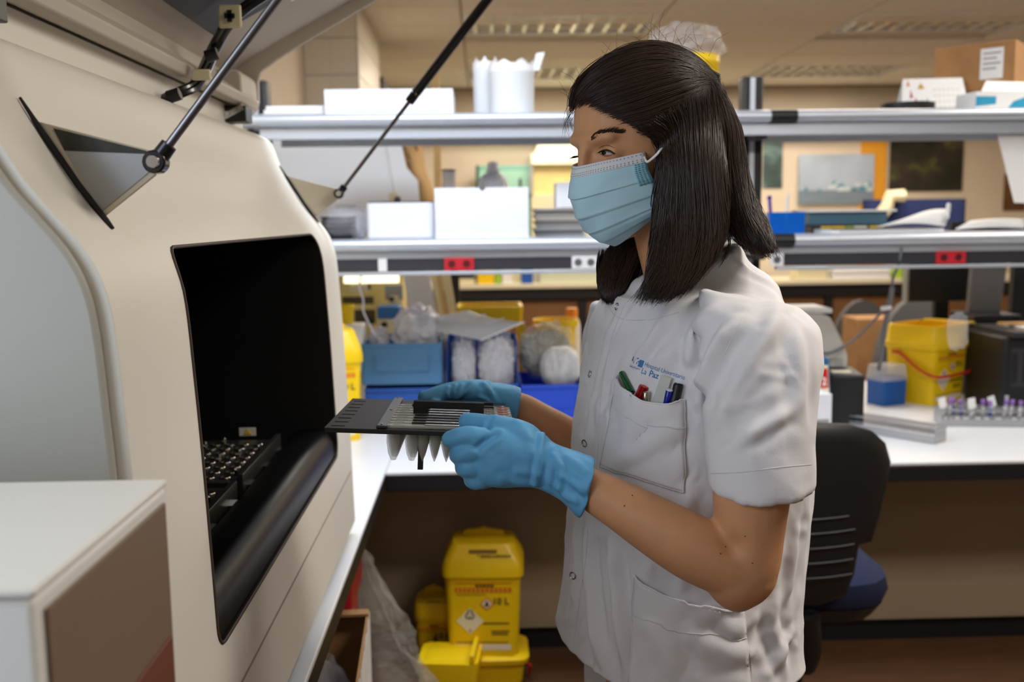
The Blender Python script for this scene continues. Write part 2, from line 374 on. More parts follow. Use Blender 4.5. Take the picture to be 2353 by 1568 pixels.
# rounded rectangular loading bay (Y, Z) cut out of the body
def rrect(y0, y1, z0, z1, r, n=5):
    out = []
    for (cy, cz, a0) in ((y1 - r, z1 - r, 0), (y0 + r, z1 - r, 90), (y0 + r, z0 + r, 180), (y1 - r, z0 + r, 270)):
        for k in range(n): 
            t = math.radians(a0 + 90 * k / (n - 1)); out.append((cy + r * math.cos(t), cz + r * math.sin(t)))
    return out
cut = MB().prism(rrect(1.155, 2.150, 0.988, 1.470, 0.028), 'x', -0.88, -0.1).tf(Matrix.Translation(-mo))
mA = bmb.mesh('a'); mB = cut.mesh('b'); mA.materials.append(M_shell); mB.materials.append(M_black)
oA = bpy.data.objects.new('a', mA); oB = bpy.data.objects.new('b', mB); COL.objects.link(oA); COL.objects.link(oB)
q = oA.modifiers.new('b', 'BOOLEAN'); q.object = oB; q.operation = 'DIFFERENCE'; q.solver = 'EXACT'; q.material_mode = 'TRANSFER'
bpy.context.view_layer.update()
mesh = bpy.data.meshes.new_from_object(oA.evaluated_get(bpy.context.evaluated_depsgraph_get()))
bpy.data.objects.remove(oA); bpy.data.objects.remove(oB)
mesh.name = 'body'; mb_o = put('body', mesh, None, mc); mesh.shade_smooth(); mesh.set_sharp_from_angle(angle=math.radians(32))
q = mb_o.modifiers.new('bev', 'BEVEL'); q.width = 0.006; q.segments = 3; q.limit_method = 'ANGLE'; q.angle_limit = math.radians(60)
# end cheek facing the camera, base, feet
chk = [(p[0] - 0.012, p[1]) for p in PS] + [(-.93, 1.66), (-.93, .772)]
MB().prism(chk, 'y', MY0 - 0.012, MY0 - 0.001).tf(Matrix.Translation(-mo)).build('end_cheek', M_shell_g, mc, bevel=0.005)
MB().box(-.90, -.36, MY0 + 0.03, MY1 - 0.03, .745, .771).tf(Matrix.Translation(-mo)).build('base', M_dark, mc)
for y in (1.1, 2.2):
    for x in (-.45, -.85): MB().cyl((x - mo.x, y - mo.y, 0.0005), 0.02, 0.018, 0.006, 12).build('foot', M_dark, mc)
MB().bar(L((-.3205, 1.02, .905)), L((-.3205, 2.33, .905)), 0.0012, 0.002).build('panel_seam', mat('seam_line', (150, 142, 130), 0.6), mc)
# thin rubber lip around the bay
def prof_x(z):
    for (a, b) in zip(PS, PS[1:]):
        if min(a[1], b[1]) - 1e-6 <= z <= max(a[1], b[1]) + 1e-6:
            t = (z - a[1]) / (b[1] - a[1]) if abs(b[1] - a[1]) > 1e-9 else 0; return a[0] + t * (b[0] - a[0])
    return PS[0][0]
out = rrect(1.154, 2.151, 0.987, 1.471, 0.029, 6)
dense = []
for i in range(len(out)):
    p, q_ = out[i], out[(i + 1) % len(out)]; n = max(1, int(math.dist(p, q_) / 0.02))
    for k in range(n): dense.append((p[0] + (q_[0] - p[0]) * k / n, p[1] + (q_[1] - p[1]) * k / n))
lp = [L((prof_x(z) + 0.0004, y, z)) for (y, z) in dense]; lp.append(lp[0])
MB().tube(lp, 0.0022, 6, cap=False).build('bay_lip', mat('brown_lip', (70, 56, 48), 0.6), mc, smooth=True)
# curved glossy sill inside the bay
sill = [(-.3275, .992), (-.331, 1.020), (-.341, 1.040), (-.352, 1.0475), (-.362, 1.049), (-.405, 1.047), (-.405, .992)]
MB().prism([(a, b) for a, b in sill], 'y', 1.160, 2.144).tf(Matrix.Translation(-mo)).build('front_sill', M_blackgl, mc, smooth=True)
# deck with pierced reagent plates
dk = MB().box(-.87, -.4055, 1.16, 2.144, .992, 1.02).tf(Matrix.Translation(-mo)).build('deck', mat('dark_deck', (26, 26, 27), 0.4), mc)
M_gun = mat('gunmetal_plate', (64, 62, 58), 0.35, 0.6); M_rim = mat('polished_rim', (190, 186, 176), 0.2, 1.0)
ringm = MB().tube([(0.0085 * math.cos(t), 0.0085 * math.sin(t), 0.0) for t in np.linspace(0, 2 * math.pi, 13)], 0.0014, 5, cap=False).mesh('well_rim')
wellm = MB().cyl((0, 0, 0), 0.0078, 0.0078, 0.0006, 12).mesh('well')
capm = MB().lathe((0, 0, 0), [(0.0035, 0), (0.0045, 0.004), (0.0045, 0.010), (0.002, 0.0125)], 10).mesh('screw_head')
for (y0, y1) in ((1.17, 1.30), (1.34, 1.66), (1.70, 2.03)):
    x0, x1 = -.62, -.435
    pl = MB().box(x0, x1, y0, y1, 1.022, 1.052).tf(Matrix.Translation(-mo)).build('reagent_plate', M_gun, mc, bevel=0.003)
    ny = int((y1 - y0) / 0.037); 
    for i in range(6):
        for j in range(ny):
            X, Y_ = x0 + 0.022 + 0.028 * i, y0 + 0.022 + 0.037 * j
            o = put('well_rim', ringm, M_rim, pl, smooth=True); o.location = L((X, Y_, 1.0530))
            o = put('well', wellm, M_black, pl); o.location = L((X, Y_, 1.0522))
            if (i * 7 + j * 3) % 5 == 0:
                o = put('screw_head', capm, M_rim, pl, smooth=True); o.location = L((X + 0.013, Y_ + 0.017, 1.0524))
    MB().box(x1 + 0.004, x1 + 0.014, y0, y1, 1.022, 1.064).tf(Matrix.Translation(-mo)).build('plate_rail', M_gun, mc, bevel=0.001)
for k in range(7):
    MB().box(-.421, -.413, 1.20 + 0.13 * k, 1.235 + 0.13 * k, 1.022, 1.040).tf(Matrix.Translation(-mo)).build('clip', M_chrome if k % 3 == 0 else M_gun, mc)
MB().box(-.70, -.66, 1.69, 2.05, 1.022, 1.075).tf(Matrix.Translation(-mo)).build('rear_rail', M_gun, mc)
lb = MB().box(-.512, -.478, 2.055, 2.057, 1.055, 1.072).tf(Matrix.Translation(-mo)).build('warning_label', mat('label_white', (224, 220, 208), 0.6), mc)
MB().prism([(-.503 - mo.x, 1.058 - mo.z), (-.487 - mo.x, 1.058 - mo.z), (-.495 - mo.x, 1.070 - mo.z)], 'y', 2.0540 - mo.y, 2.0549 - mo.y).build('warning_triangle', mat('sign_yellow', (238, 196, 20), 0.6), lb)
for k in range(3): MB().ball(L((-.86 + .002, 1.4 + 0.3 * k, 1.06)), 0.004, 8, 6).build('screw_head', M_rim, mc, smooth=True)
# strut brackets on slots
M_brk = mat('bracket_cream', (206, 196, 174), 0.45); M_brk_g = mat('bracket_bare_metal', (150, 150, 148), 0.35, 0.7)
M_slot = mat('slot_rubber', (24, 22, 22), 0.7); M_oil = mat('black_yellow_film', (40, 38, 22), 0.35, var=0.9, vscale=60)
M_strutb = mat('strut_black', (20, 20, 22), 0.25, coat=0.3); M_rod = mat('strut_rod', (140, 140, 143), 0.32, 1.0)
TIPX, TIPZ = -.326, 1.560
def strut(Y, near):
    b = MB().prism([(-.455, 1.605), (TIPX - .006, TIPZ + .012), (TIPX + .004, TIPZ), (TIPX - .006, TIPZ - .013), (-.386, 1.506)], 'y', Y - .0025, Y + .0025).tf(Matrix.Translation(-mo)).build('strut_bracket', M_brk, mc, bevel=0.001)
    sl = [(-.462, 1.626), (-.437, 1.583), (-.410, 1.539), (-.384, 1.502), (-.377, 1.494)]
    MB().tube([L((p[0] + .0010, Y - .004, p[1])) for p in sl], [0.0015, 0.0035, 0.0035, 0.0035, 0.0015], 6).build('slot', M_slot, mc)
    if near:
        MB().prism([(-.432, 1.594), (TIPX - .012, TIPZ + .011), (TIPX - .012, TIPZ - .010), (-.388, 1.511)], 'y', Y - .0036, Y - .0027).tf(Matrix.Translation(-mo)).build('metal_inlay', M_brk_g, b)
        MB().prism([(-.430, 1.5955), (TIPX - .012, TIPZ + .0118), (TIPX - .012, TIPZ + .009), (-.420, 1.573)], 'y', Y - .0046, Y - .0038).tf(Matrix.Translation(-mo)).build('yellow_black_sticker', M_oil, b)
    e = Vector((0.115, 0, 2.105)) - Vector((TIPX, 0, TIPZ)); e.normalize()
    yo = Y - 0.014
    P = lambda s: L((TIPX + e.x * s, yo, TIPZ + e.z * s))
    bs = MB().tube([L((TIPX, yo - .009, TIPZ)), L((TIPX, yo + .009, TIPZ))], 0.0118, 16).build('ball_socket', M_strutb, mc, bevel=0.002)
    MB().tube([P(0.0), P(0.022)], [0.0095, 0.0085], 12).build('socket_neck', M_strutb, mc, smooth=True)
    for s in (-1, 1):
        MB().tube([L((TIPX, yo + s * .0091, TIPZ)), L((TIPX, yo + s * .0125, TIPZ))], [0.0075, 0.006], 14).build('bolt_head', M_chrome, mc, smooth=True)
    MB().tube([P(0.02), P(0.27)], 0.0045, 12).build('piston_rod', M_rod, mc, smooth=True)
    MB().tube([P(0.262), P(0.266), P(0.285), P(0.287), P(0.289), P(0.66)], [0.0098, 0.011, 0.011, 0.0100, 0.0112, 0.0112], 16).build('gas_cylinder', M_strutb, mc, smooth=True)
    MB().tube([P(0.66), P(0.70)], 0.009, 12).build('upper_socket', M_strutb, mc)
strut(1.040, True); strut(2.335, False)
# ------------------------------------------------------------------ raised lid
lid_in = [(-.520, 1.748), (-.512, 1.753), (-.507, 1.770), (-.506, 1.815), (-.500, 1.838), (-.461, 1.866), (-.379, 1.914), (-.227, 1.999), (-.05, 2.075), (.16, 2.150)]
lid_out = [(.15, 2.185), (-.06, 2.110), (-.245, 2.033), (-.40, 1.945), (-.53, 1.865), (-.66, 1.78), (-.72, 1.735), (-.66, 1.715)]
# far and near rims of the lid are shallow ribs; the shell sits higher between them
ribf = MB().prism(lid_in + lid_out, 'y', 2.352, 2.366).tf(Matrix.Translation(-mo)).build('lid_rim', M_lid, mc, bevel=0.003)
ribn = MB().prism(lid_in + lid_out, 'y', 0.918, 0.932).tf(Matrix.Translation(-mo)).build('lid_rim', M_lid, mc, bevel=0.003)
shell = [(-.560, 1.755), (-.552, 1.800), (-.566, 1.832), (-.520, 1.868), (-.40, 1.935), (-.24, 2.020), (-.06, 2.098), (.155, 2.172), (.15, 2.185), (-.06, 2.110), (-.245, 2.033), (-.40, 1.948), (-.53, 1.880), (-.64, 1.80), (-.66, 1.755)]
MB().prism(shell, 'y', 0.932, 2.352).tf(Matrix.Translation(-mo)).build('lid_panel', M_lid, mc, smooth=True)
MB().prism([(-.522, 1.748), (-.508, 1.752), (-.503, 1.770), (-.553, 1.805), (-.56, 1.76)], 'y', 0.934, 2.350).tf(Matrix.Translation(-mo)).build('lid_lower_rail', M_lid, mc, bevel=0.003)
MB().box(-.60, -.545, 0.95, 2.35, 1.66, 1.752).tf(Matrix.Translation(-mo)).build('hinge_wall', M_shell, mc, bevel=0.002)
# cheek plate with rounded corner low on the far lid rim
MB().prism([(-.60, 1.745), (-.512, 1.745), (-.509, 1.76), (-.510, 1.81), (-.516, 1.822), (-.60, 1.825)], 'y', 2.20, 2.349).tf(Matrix.Translation(-mo)).build('corner_cover', M_lid, mc, bevel=0.004)
# dark module screwed inside the lid
dm = MB().prism([(-.515, 1.858), (-.20, 2.024), (-.212, 2.046), (-.525, 1.880)], 'y', 1.35, 2.02).tf(Matrix.Translation(-mo)).build('lid_module', M_charcoal, mc, bevel=0.003)
d = (Vector((-.20, 0, 2.024)) - Vector((-.515, 0, 1.858))).normalized(); nrm = Vector((d.z, 0, -d.x))
def onl(s, y, h=0.0012): return Vector((-.515, y, 1.858)) + d * s + nrm * h - mo
MB().add([onl(.10, 1.66), onl(.155, 1.66), onl(.155, 1.76), onl(.10, 1.76)], [(0, 1, 2, 3)]).build('white_sticker', mat('label_white', (224, 220, 208), 0.6), dm)
for k in range(5):
    MB().bar(onl(.108, 1.675 + .016 * k, .0016), onl(.146 - .006 * (k % 2), 1.675 + .016 * k, .0016), 0.003, 0.0006, tuple(nrm)).build('sticker_print', M_dark, dm)
for (s, y) in ((.17, 2.03), (.02, 2.03)):
    MB().tube([onl(s, y, -.002), onl(s, y, .008)], [0.004, 0.0055], 10).build('screw', M_chrome, mc, smooth=True)
# grey tape marks, adhesive cable clips and the cable bundle crossing into the body
M_clip = mat('nylon_clip', (222, 214, 176), 0.5)
cab = [atx(366, 240, -.556), atx(385, 228, -.535), atx(412, 216, -.515), atx(445, 200, -.496), atx(468, 165, -.488), atx(493, 110, -.484), at(525, 55, 1.86), at(565, 18, 1.86), at(615, -15, 1.86)]
cabs = []
for k, dx in enumerate((-.006, .006, 0.0)):
    pts = spline([(p.x + dx, p.y, p.z + (0.006 if k == 2 else 0)) for p in cab], 30)
    MB().tube([L(p) for p in pts], 0.0065, 8).build('cable', M_strutb, mc, smooth=True)
def clip_at(px, py, Y, w, h, cross=False):
    c = at(px, py, Y); o = MB().box(c.x - w, c.x + w, c.y - .004, c.y + .003, c.z - h, c.z + h).tf(Matrix.Translation(-mo)).build('cable_clip', M_clip, mc, bevel=0.003)
    if cross:
        MB().box(c.x - w * .45, c.x + w * .45, c.y - .007, c.y - .004, c.z - h * .2, c.z + h * .2).tf(Matrix.Translation(-mo)).build('clip_slot', M_dark, o)
        MB().box(c.x - w * .2, c.x + w * .2, c.y - .007, c.y - .004, c.z - h * .5, c.z + h * .5).tf(Matrix.Translation(-mo)).build('clip_slot', M_dark, o)
clip_at(529, 38, 1.835, .020, .020, True); clip_at(463, 172, 1.72, .016, .009)
for (px, py, Y) in ((487, 128, 1.775), (400, 221, 1.69)):
    c = at(px, py, Y); MB().tube([L((c.x - .010, c.y, c.z - .002)), L((c.x + .010, c.y, c.z + .004))], 0.0105, 10).build('cable_tie', M_dark, mc, smooth=True)
# hinges at both ends of the lid
def hinge(Y):
    h = MB().box(-.575, -.50, Y - .03, Y + .03, 1.712, 1.746).tf(Matrix.Translation(-mo)).build('hinge', mat('hinge_steel', (58, 60, 58), 0.4, 0.8), mc, bevel=0.002)
    MB().bar(L((-.552, Y - .031, 1.718)), L((-.505, Y - .031, 1.742)), 0.012, 0.012).build('hinge_arm', M_chrome, h)
    for (x, z) in ((-.56, 1.722), (-.538, 1.728), (-.512, 1.738)):
        MB().tube([L((x, Y - .040, z)), L((x, Y - .030, z))], 0.0055, 10).build('hinge_pin', M_chrome, h, smooth=True)
hinge(2.22); hinge(1.08)
# ================================================================== white equipment box close to the camera
bx_r = atx(380, 1090, -0.262); bx_n = atx(75, 1372, -0.262)
M_boxw = mat('white_equipment_shell', (222, 222, 216), 0.45)
eb = thing('equipment_box', 'blurred white equipment case with shade and red reflection painted on its right side in the lower left corner', 'equipment', (-0.40, 0.70, DT)); eo = Vector(eb.location)
z1 = (bx_r.z + bx_n.z) / 2
x1, y0, y1 = -0.262, bx_n.y, bx_r.y
MB().box(-0.66 - eo.x, x1 - eo.x, y0 - eo.y, y1 - eo.y, 0.001, z1 - eo.z - .006).build('case', M_boxw, eb, bevel=0.004)
MB().box(-0.66 - eo.x, x1 + .001 - eo.x, y0 - .001 - eo.y, y1 + .001 - eo.y, z1 - .0055 - eo.z, z1 - eo.z).build('top_cover', M_boxw, eb, bevel=0.002)
M_side = mat('painted_shade_brown', (122, 102, 84), 0.45)  # shade on the case's right side, painted in as brown
MB().box(x1 + .0005 - eo.x, x1 + .003 - eo.x, y0 + .012 - eo.y, y1 - .012 - eo.y, 0.01, z1 - eo.z - .016).build('side_shade', M_side, eb, bevel=0.001)
MB().box(x1 + .0032 - eo.x, x1 + .005 - eo.x, y0 + .02 - eo.y, y1 - .02 - eo.y, 0.02, z1 - eo.z - .125).build('red_reflection', mat('red_reflection_paint', (112, 62, 46), 0.5), eb, bevel=0.001)  # red reflection on that side, painted as a thin sheet
# ================================================================== things in the room
from mathutils import noise as mnoise
M_yb = mat('sharps_yellow', (240, 200, 12), 0.42, spec=0.4)
M_ybd = mat('sharps_yellow_lid', (236, 196, 16), 0.4)
M_orange = mat('label_orange', (214, 96, 26), 0.6); M_ink = mat('label_ink', (30, 28, 24), 0.7); M_lab = mat('label_cream', (232, 222, 196), 0.6)
M_redh = mat('red_handle', (196, 24, 30), 0.4)
M_paper = mat('paper_white', (232, 232, 232), 0.8); M_card = mat('white_card', (228, 230, 238), 0.7)
M_kraft = mat('kraft_cardboard', (164, 122, 78), 0.85, var=0.12, vscale=14)
M_bluebin = mat('blue_bin_plastic', (34, 84, 172), 0.45); M_bluebin2 = mat('pale_blue_bin_plastic', (74, 124, 170), 0.45)
M_bluebin3 = mat('royal_blue_bin_plastic', (26, 70, 190), 0.4)
M_clear = mat('clear_polythene', (236, 238, 244), 0.12, alpha=0.14, spec=0.7, bump=0.7, bscale=30, bdist=0.01)
M_clearw = mat('milky_polythene', (232, 234, 244), 0.25, alpha=0.72, bump=0.7, bscale=26, bdist=0.01, var=0.12, vscale=26)
M_clearl = mat('clear_rigid_plastic', (230, 232, 238), 0.12, alpha=0.42, spec=0.6)
M_greyp = mat('grey_plastic', (150, 152, 152), 0.5); M_cream = mat('cream_plastic', (226, 216, 180), 0.5)
def X(px, py, Y): return at(px, py, Y).x
def Z(px, py, Y): return at(px, py, Y).z
def boxm(w, d, h, x=0, y=0, z=0): return MB().box(x - w/2, x + w/2, y - d/2, y + d/2, z, z + h)
def rrp(w, d, r, z, n=4):
    out = []
    for (sx, sy, a0) in ((1, 1, 0), (-1, 1, 90), (-1, -1, 180), (1, -1, 270)):
        for k in range(n):
            t = math.radians(a0 + 90 * k / (n - 1)); out.append((sx * (w/2 - r) + r * math.cos(t), sy * (d/2 - r) + r * math.sin(t), z))
    return out
def shellbox(w, d, h, t=0.004, r=0.01, taper=1.0, z0=0.0):
    """open topped box with walls of thickness t"""
    return MB().rings([rrp(w*taper, d*taper, r, z0), rrp(w, d, r, z0+h), rrp(w-2*t, d-2*t, r, z0+h), rrp(w*taper-2*t, d*taper-2*t, r, z0+t)], cap=True)
# ---------------------------------------------------------------- yellow sharps containers
def sharps_bin(label, loc, rz, w, d, h, open_lid=False, handle=True, writing=False, group='yellow sharps containers'):
    t = thing('sharps_container', label, 'waste container', loc, rz, group)
    hb = h * 0.72
    b = MB().rings([rrp(w*.84, d*.84, .02, 0.0005), rrp(w*.85, d*.85, .022, .01), rrp(w*.93, d*.93, .024, hb), rrp(w*.90, d*.90, .022, hb)]).build('body', M_yb, t, smooth=True)
    fy = lambda z, o=.0012: -(d*.84 + (d*.09) * (z / hb)) / 2 - o
    if open_lid:
        l = MB().rings([rrp(w*.96, d*.96, .026, hb - .008), rrp(w, d, .028, hb - .004), rrp(w, d, .028, hb + .016), rrp(w*.96, d*.96, .026, hb + .022), rrp(w*.93, d*.93, .03, h - .006), rrp(w*.90, d*.90, .03, h), rrp(w*.86, d*.86, .03, h), rrp(w*.86, d*.86, .03, hb)], cap=False).build('lid', M_ybd, t, smooth=True)
        fl = MB().prism([(-w*.36, 0), (w*.36, 0), (w*.38, d*.25), (w*.28, d*.36), (-w*.28, d*.36), (-w*.38, d*.25)], 'z', 0, .008)
        fl.tf(Matrix.Rotation(math.radians(-90), 4, 'Z') @ Matrix.Translation((0, w*.45, h - .004)) @ Matrix.Rotation(math.radians(-4), 4, 'X')).build('flap', M_ybd, t, bevel=.003)
    else:
        l = MB().rings([rrp(w*.96, d*.96, .026, hb - .008), rrp(w, d, .028, hb - .004), rrp(w, d, .028, hb + .022), rrp(w*.94, d*.94, .026, hb + .05), rrp(w*.92, d*.92, .03, hb + .055), rrp(w*.78, d*.76, .03, h - .012), rrp(w*.74, d*.72, .03, h - .006)]).build('lid', M_ybd, t, smooth=True)
        MB().prism([(-w*.28, 0), (w*.28, 0), (w*.24, .018), (w*.06, .024), (0, .03), (-w*.06, .024), (-w*.24, .018)], 'y', d*.10, d*.16).tf(Matrix.Translation((0, 0, h - .008))).build('lid_handle', M_ybd, l, bevel=.003)
        # recess label on the sloping lid front
        def lf(u, v):
            z0_, z1_ = hb + .055, h - .012; y0_, y1_ = -d*.92/2, -d*.76/2
            return Vector((u * w, y0_ + (y1_ - y0_) * v - .0015, z0_ + (z1_ - z0_) * v + .0008))
        MB().add([lf(-.16, .42), lf(.18, .42), lf(.18, .72), lf(-.16, .72)], [(0, 1, 2, 3)]).build('lid_label', mat('faded_lid_label', (120, 92, 30), 0.7), l)
        if writing:
            rng = random.Random(5)
            for (v, u0, u1) in ((.27, -.06, .34), (.14, -.02, .36)):
                u = u0
                while u < u1:
                    du = rng.uniform(.012, .03)
                    MB().tube([lf(u + du * k / 3, v + rng.uniform(-.035, .035)) for k in range(4)], .0016, 4).build('marker_stroke', M_ink, l); u += du + rng.uniform(.004, .014)
    # front print
    f = lambda u, z: Vector((u * w * .84, fy(z * hb), z * hb))
    def quad(name, m, u0, u1, z0, z1, off=0.0, par=None):
        q_ = [f(u0, z0), f(u1, z0), f(u1, z1), f(u0, z1)]
        for p in q_: p.y -= off
        return MB().add(q_, [(0, 1, 2, 3)]).build(name, m, par or b)
    quad('banner_top', M_orange, -.40, .42, .905, .915); quad('banner', M_orange, -.40, .42, .80, .855)
    for k in range(5): quad('banner_ink', M_ink, -.10 + .055 * k, -.06 + .055 * k, .865, .895, .0004)
    for k in range(12): quad('banner_hatch', M_yb, -.37 + .065 * k, -.345 + .065 * k, .812, .845, .0005)
    quad('fine_print', M_ink, -.38, .05, .765, .772)
    def diamond(name, m, u, z, r, off=0.0005, par=None):
        rz_ = r * w * .84 / hb
        q_ = [f(u - r, z), f(u, z - rz_), f(u + r, z), f(u, z + rz_)]
        for p in q_: p.y -= off
        return MB().add(q_, [(0, 1, 2, 3)]).build(name, m, par or b)
    dw = diamond('hazard_diamond', M_lab, -.19, .44, .20)
    for k in range(3):
        a = math.radians(90 + 120 * k); c = f(-.19, .52); c.y -= .0012
        cc = c + Vector((math.cos(a), 0, math.sin(a))) * .0075
        MB().tube([cc + Vector((.0075 * math.cos(a + s), 0, .0075 * math.sin(a + s))) for s in np.linspace(-2.4, 2.4, 9)], .0016, 4).build('biohazard_arc', M_ink, dw)
    q_ = f(-.19, .30); q_.y -= .0010
    text_on('class_number', '6', M_ink, dw, q_, (1, 0, 0), (0, 0, 1), .018)
    dr = diamond('ghs_diamond', M_orange, .06, .655, .10); diamond('ghs_inner', M_lab, .06, .655, .078, .0010, dr)
    c = f(.06, .66); c.y -= .0016
    MB().ball(c + Vector((0, 0, .005)), .0032, 8, 6, (1, .2, 1)).build('ghs_head', M_ink, dr); MB().add([c + Vector((-.007, 0, -.009)), c + Vector((.007, 0, -.009)), c + Vector((.004, 0, .002)), c + Vector((-.004, 0, .002))], [(0, 1, 2, 3)]).build('ghs_torso', M_ink, dr)
    o_ = f(.26, .65); o_.y -= .001
    text_on('volume_print', '10 L', M_ink, b, o_, (1, 0, 0), (0, 0, 1), .030, bold=.0006)
    for (u0, u1, z) in ((.0, .38, .40), (.12, .38, .30), (.12, .36, .265)): quad('print_line', M_ink, u0, u1, z, z + .018)
    quad('print_line', M_ink, -.40, .36, .165, .175); quad('white_strip', M_lab, -.41, .40, .075, .145)
    if handle:
        zz = hb * .90
        pts = [(-w*.49, d*.30, zz), (-w*.50, d*.12, zz*.97), (-w*.52, -d*.20, zz*.74), (-w*.50, -d*.42, zz*.62), (-w*.40, -d*.56, zz*.58), (0, -d*.60, zz*.60), (w*.40, -d*.57, zz*.62), (w*.50, -d*.46, zz*.66), (w*.53, -d*.2, zz*.78), (w*.49, d*.10, zz*.95)]
        MB().tube([tuple(p) for p in spline(pts, 36)], .0055, 8).build('carry_handle', M_redh, t, smooth=True)
    return t
p = atz(2150, 936, DT)
sharps_bin('open yellow sharps container with red handle standing on the bench at the right', (p.x + .03, p.y + .165, DT), math.radians(34), .27, .235, .315, open_lid=True)
bag_in = None
# ---------------------------------------------------------------- crumpled bags
def crumple(c, s, seed, sub=4, amp=.16, freq=2.2, squash=None):
    bm = bmesh.new(); bmesh.ops.create_icosphere(bm, subdivisions=sub, radius=1.0)
    off = Vector((seed * 3.1, seed * 1.7, seed * 0.9)); vs = []
    for v in bm.verts:
        n = v.co.normalized(); r = 1.0
        r += amp * 1.5 * (mnoise.voronoi(n * freq + off)[0][1] - mnoise.voronoi(n * freq + off)[0][0] - .35) + amp * .5 * (1 - 2 * abs(mnoise.noise(n * freq + off))) + amp * .5 * (1 - 2 * abs(mnoise.noise(n * freq * 2.3 + off))) + amp * .22 * mnoise.noise(n * freq * 6 + off)
        q_ = n * r
        e = 0.8
        q_ = Vector((math.copysign(abs(q_.x) ** e, q_.x), math.copysign(abs(q_.y) ** e, q_.y), math.copysign(abs(q_.z) ** e, q_.z))) if squash else q_
        vs.append((c[0] + q_.x * s[0], c[1] + q_.y * s[1], c[2] + q_.z * s[2]))
    mb = MB(); mb.v = vs; mb.f = [tuple(v.index for v in f.verts) for f in bm.faces]; bm.free(); return mb
def bag(label, c, s, seed, m, filling=None, group='crumpled plastic bags', amp=.26, name='plastic_bag', floor=None):
    t = thing(name, label, 'plastic bag', (c[0], c[1], c[2] - s[2]), 0, group)
    mb = crumple((0, 0, s[2]), s, seed, 4, amp, squash=True)
    if floor is not None: mb.v = [(x, y, max(z, .001)) for x, y, z in mb.v]
    mb.build('film', m, t, smooth=True)
    if filling:
        mb = crumple((0, 0, s[2] * .85), (s[0] * .84, s[1] * .8, s[2] * .80), seed + 9, 5, .34, 4.2, True)
        mb.v = [(x, y, max(z, .002)) for x, y, z in mb.v]
        mb.build('filling', filling, t, smooth=True)
    return t
# ---------------------------------------------------------------- blue storage bins on the bench
def storage_bin(label, x0, x1, y0, d, z0, h, m, front=1.0, pocket=True, t_=.006):
    """bin with raised back, cut-down front and label pocket"""
    t = thing('storage_bin', label, 'storage bin', ((x0 + x1) / 2, y0 + d / 2, z0), 0, 'blue storage bins'); w = x1 - x0
    MB().box(-w/2, w/2, -d/2, d/2, .0006, t_).build('bottom', m, t)
    for s in (-1, 1):
        pr = [(-d/2, .0), (d/2, .0), (d/2, h), (-d/2 + d*.35, h), (-d/2, h * front)]
        MB().prism(pr, 'x', s * w/2 - (t_ if s > 0 else 0), s * w/2 + (0 if s > 0 else t_)).build('side_wall', m, t, bevel=.0015)
    MB().box(-w/2 + t_, w/2 - t_, d/2 - t_, d/2, 0, h).build('back_wall', m, t)
    fr = MB().box(-w/2 + t_, w/2 - t_, -d/2 - .002, -d/2 + t_, 0, h * front).build('front_wall', m, t, bevel=.002)
    MB().bar((-w/2, -d/2 - .004, h * front - .006), (w/2, -d/2 - .004, h * front - .006), .010, .014).build('front_rim', m, t, bevel=.003)
    if pocket:
        pw, ph = w * .34, h * front * .40; zc = h * front * .50
        for a, b in (((-pw, zc - ph/2), (pw, zc - ph/2)), ((-pw, zc - ph/2), (-pw, zc + ph/2)), ((pw, zc - ph/2), (pw, zc + ph/2))):
            MB().bar((a[0], -d/2 - .004, a[1]), (b[0], -d/2 - .004, b[1]), .004, .004, (0, 1, 0)).build('label_pocket', m, fr, bevel=.001)
    return t
BY = 3.72
def bx(px): return X(px, 850, BY)
zA0, zA1 = Z(930, 884, BY), Z(930, 790, BY)
storage_bin('blue plastic storage bin at the bottom of the left pair on the bench', bx(836), bx(1014), BY, .34, DT, zA0 - DT - .006, M_bluebin, .94, False)
storage_bin('pale blue storage bin with label pocket, on top of the left pair', bx(832), bx(1016), BY, .34, zA0, zA1 - zA0, M_bluebin2, 1.0, True)
storage_bin('middle blue storage bin holding two filled plastic bags', bx(1022), bx(1192), BY + .03, .32, DT, Z(1100, 790, BY) - DT, M_bluebin, .45, False)
storage_bin('right royal blue storage bin with low front and bagged supplies', bx(1196), bx(1346), BY, .34, DT, Z(1250, 885, BY) - DT, M_bluebin3, 1.0, True)
MB().box(bx(840), bx(960), BY + .3, BY + .31, zA1, zA1 + .05)
bag('clear crumpled bag rising out of the pale blue bin', (bx(955), BY + .15, Z(950, 790, BY) + .035), (.085, .09, .085), 3, M_clearw)
bag('small lilac plastic bag in the left of the pale blue bin', (bx(865), BY + .14, Z(865, 795, BY) + .0), (.035, .05, .05), 5, M_clearw)
bag('narrow bag of translucent pipette parts in the middle bin', (bx(1065), BY + .09, Z(1065, 850, BY) + .01), (.045, .05, .115), 8, M_clear, M_clearw)
bag('wide bag of translucent tubes with white tag in the middle bin', (bx(1142), BY + .10, Z(1140, 850, BY) + .01), (.068, .055, .125), 11, M_clear, M_clearw)
bag('grey crumpled wrapping bag in the right bin', (bx(1262), BY + .20, Z(1262, 820, BY)), (.10, .07, .10), 14, M_clear, mat('crumpled_grey_paper', (176, 174, 160), .8, var=.2, vscale=12))
M_print = mat('printed_film', (214, 216, 218), .4, var=.25, vscale=55, stretch=(1, 1, .4))
bag('printed white packet leaning in the right bin', (bx(1292), BY + .09, Z(1292, 850, BY) - .005), (.075, .045, .08), 17, M_print, amp=.10)
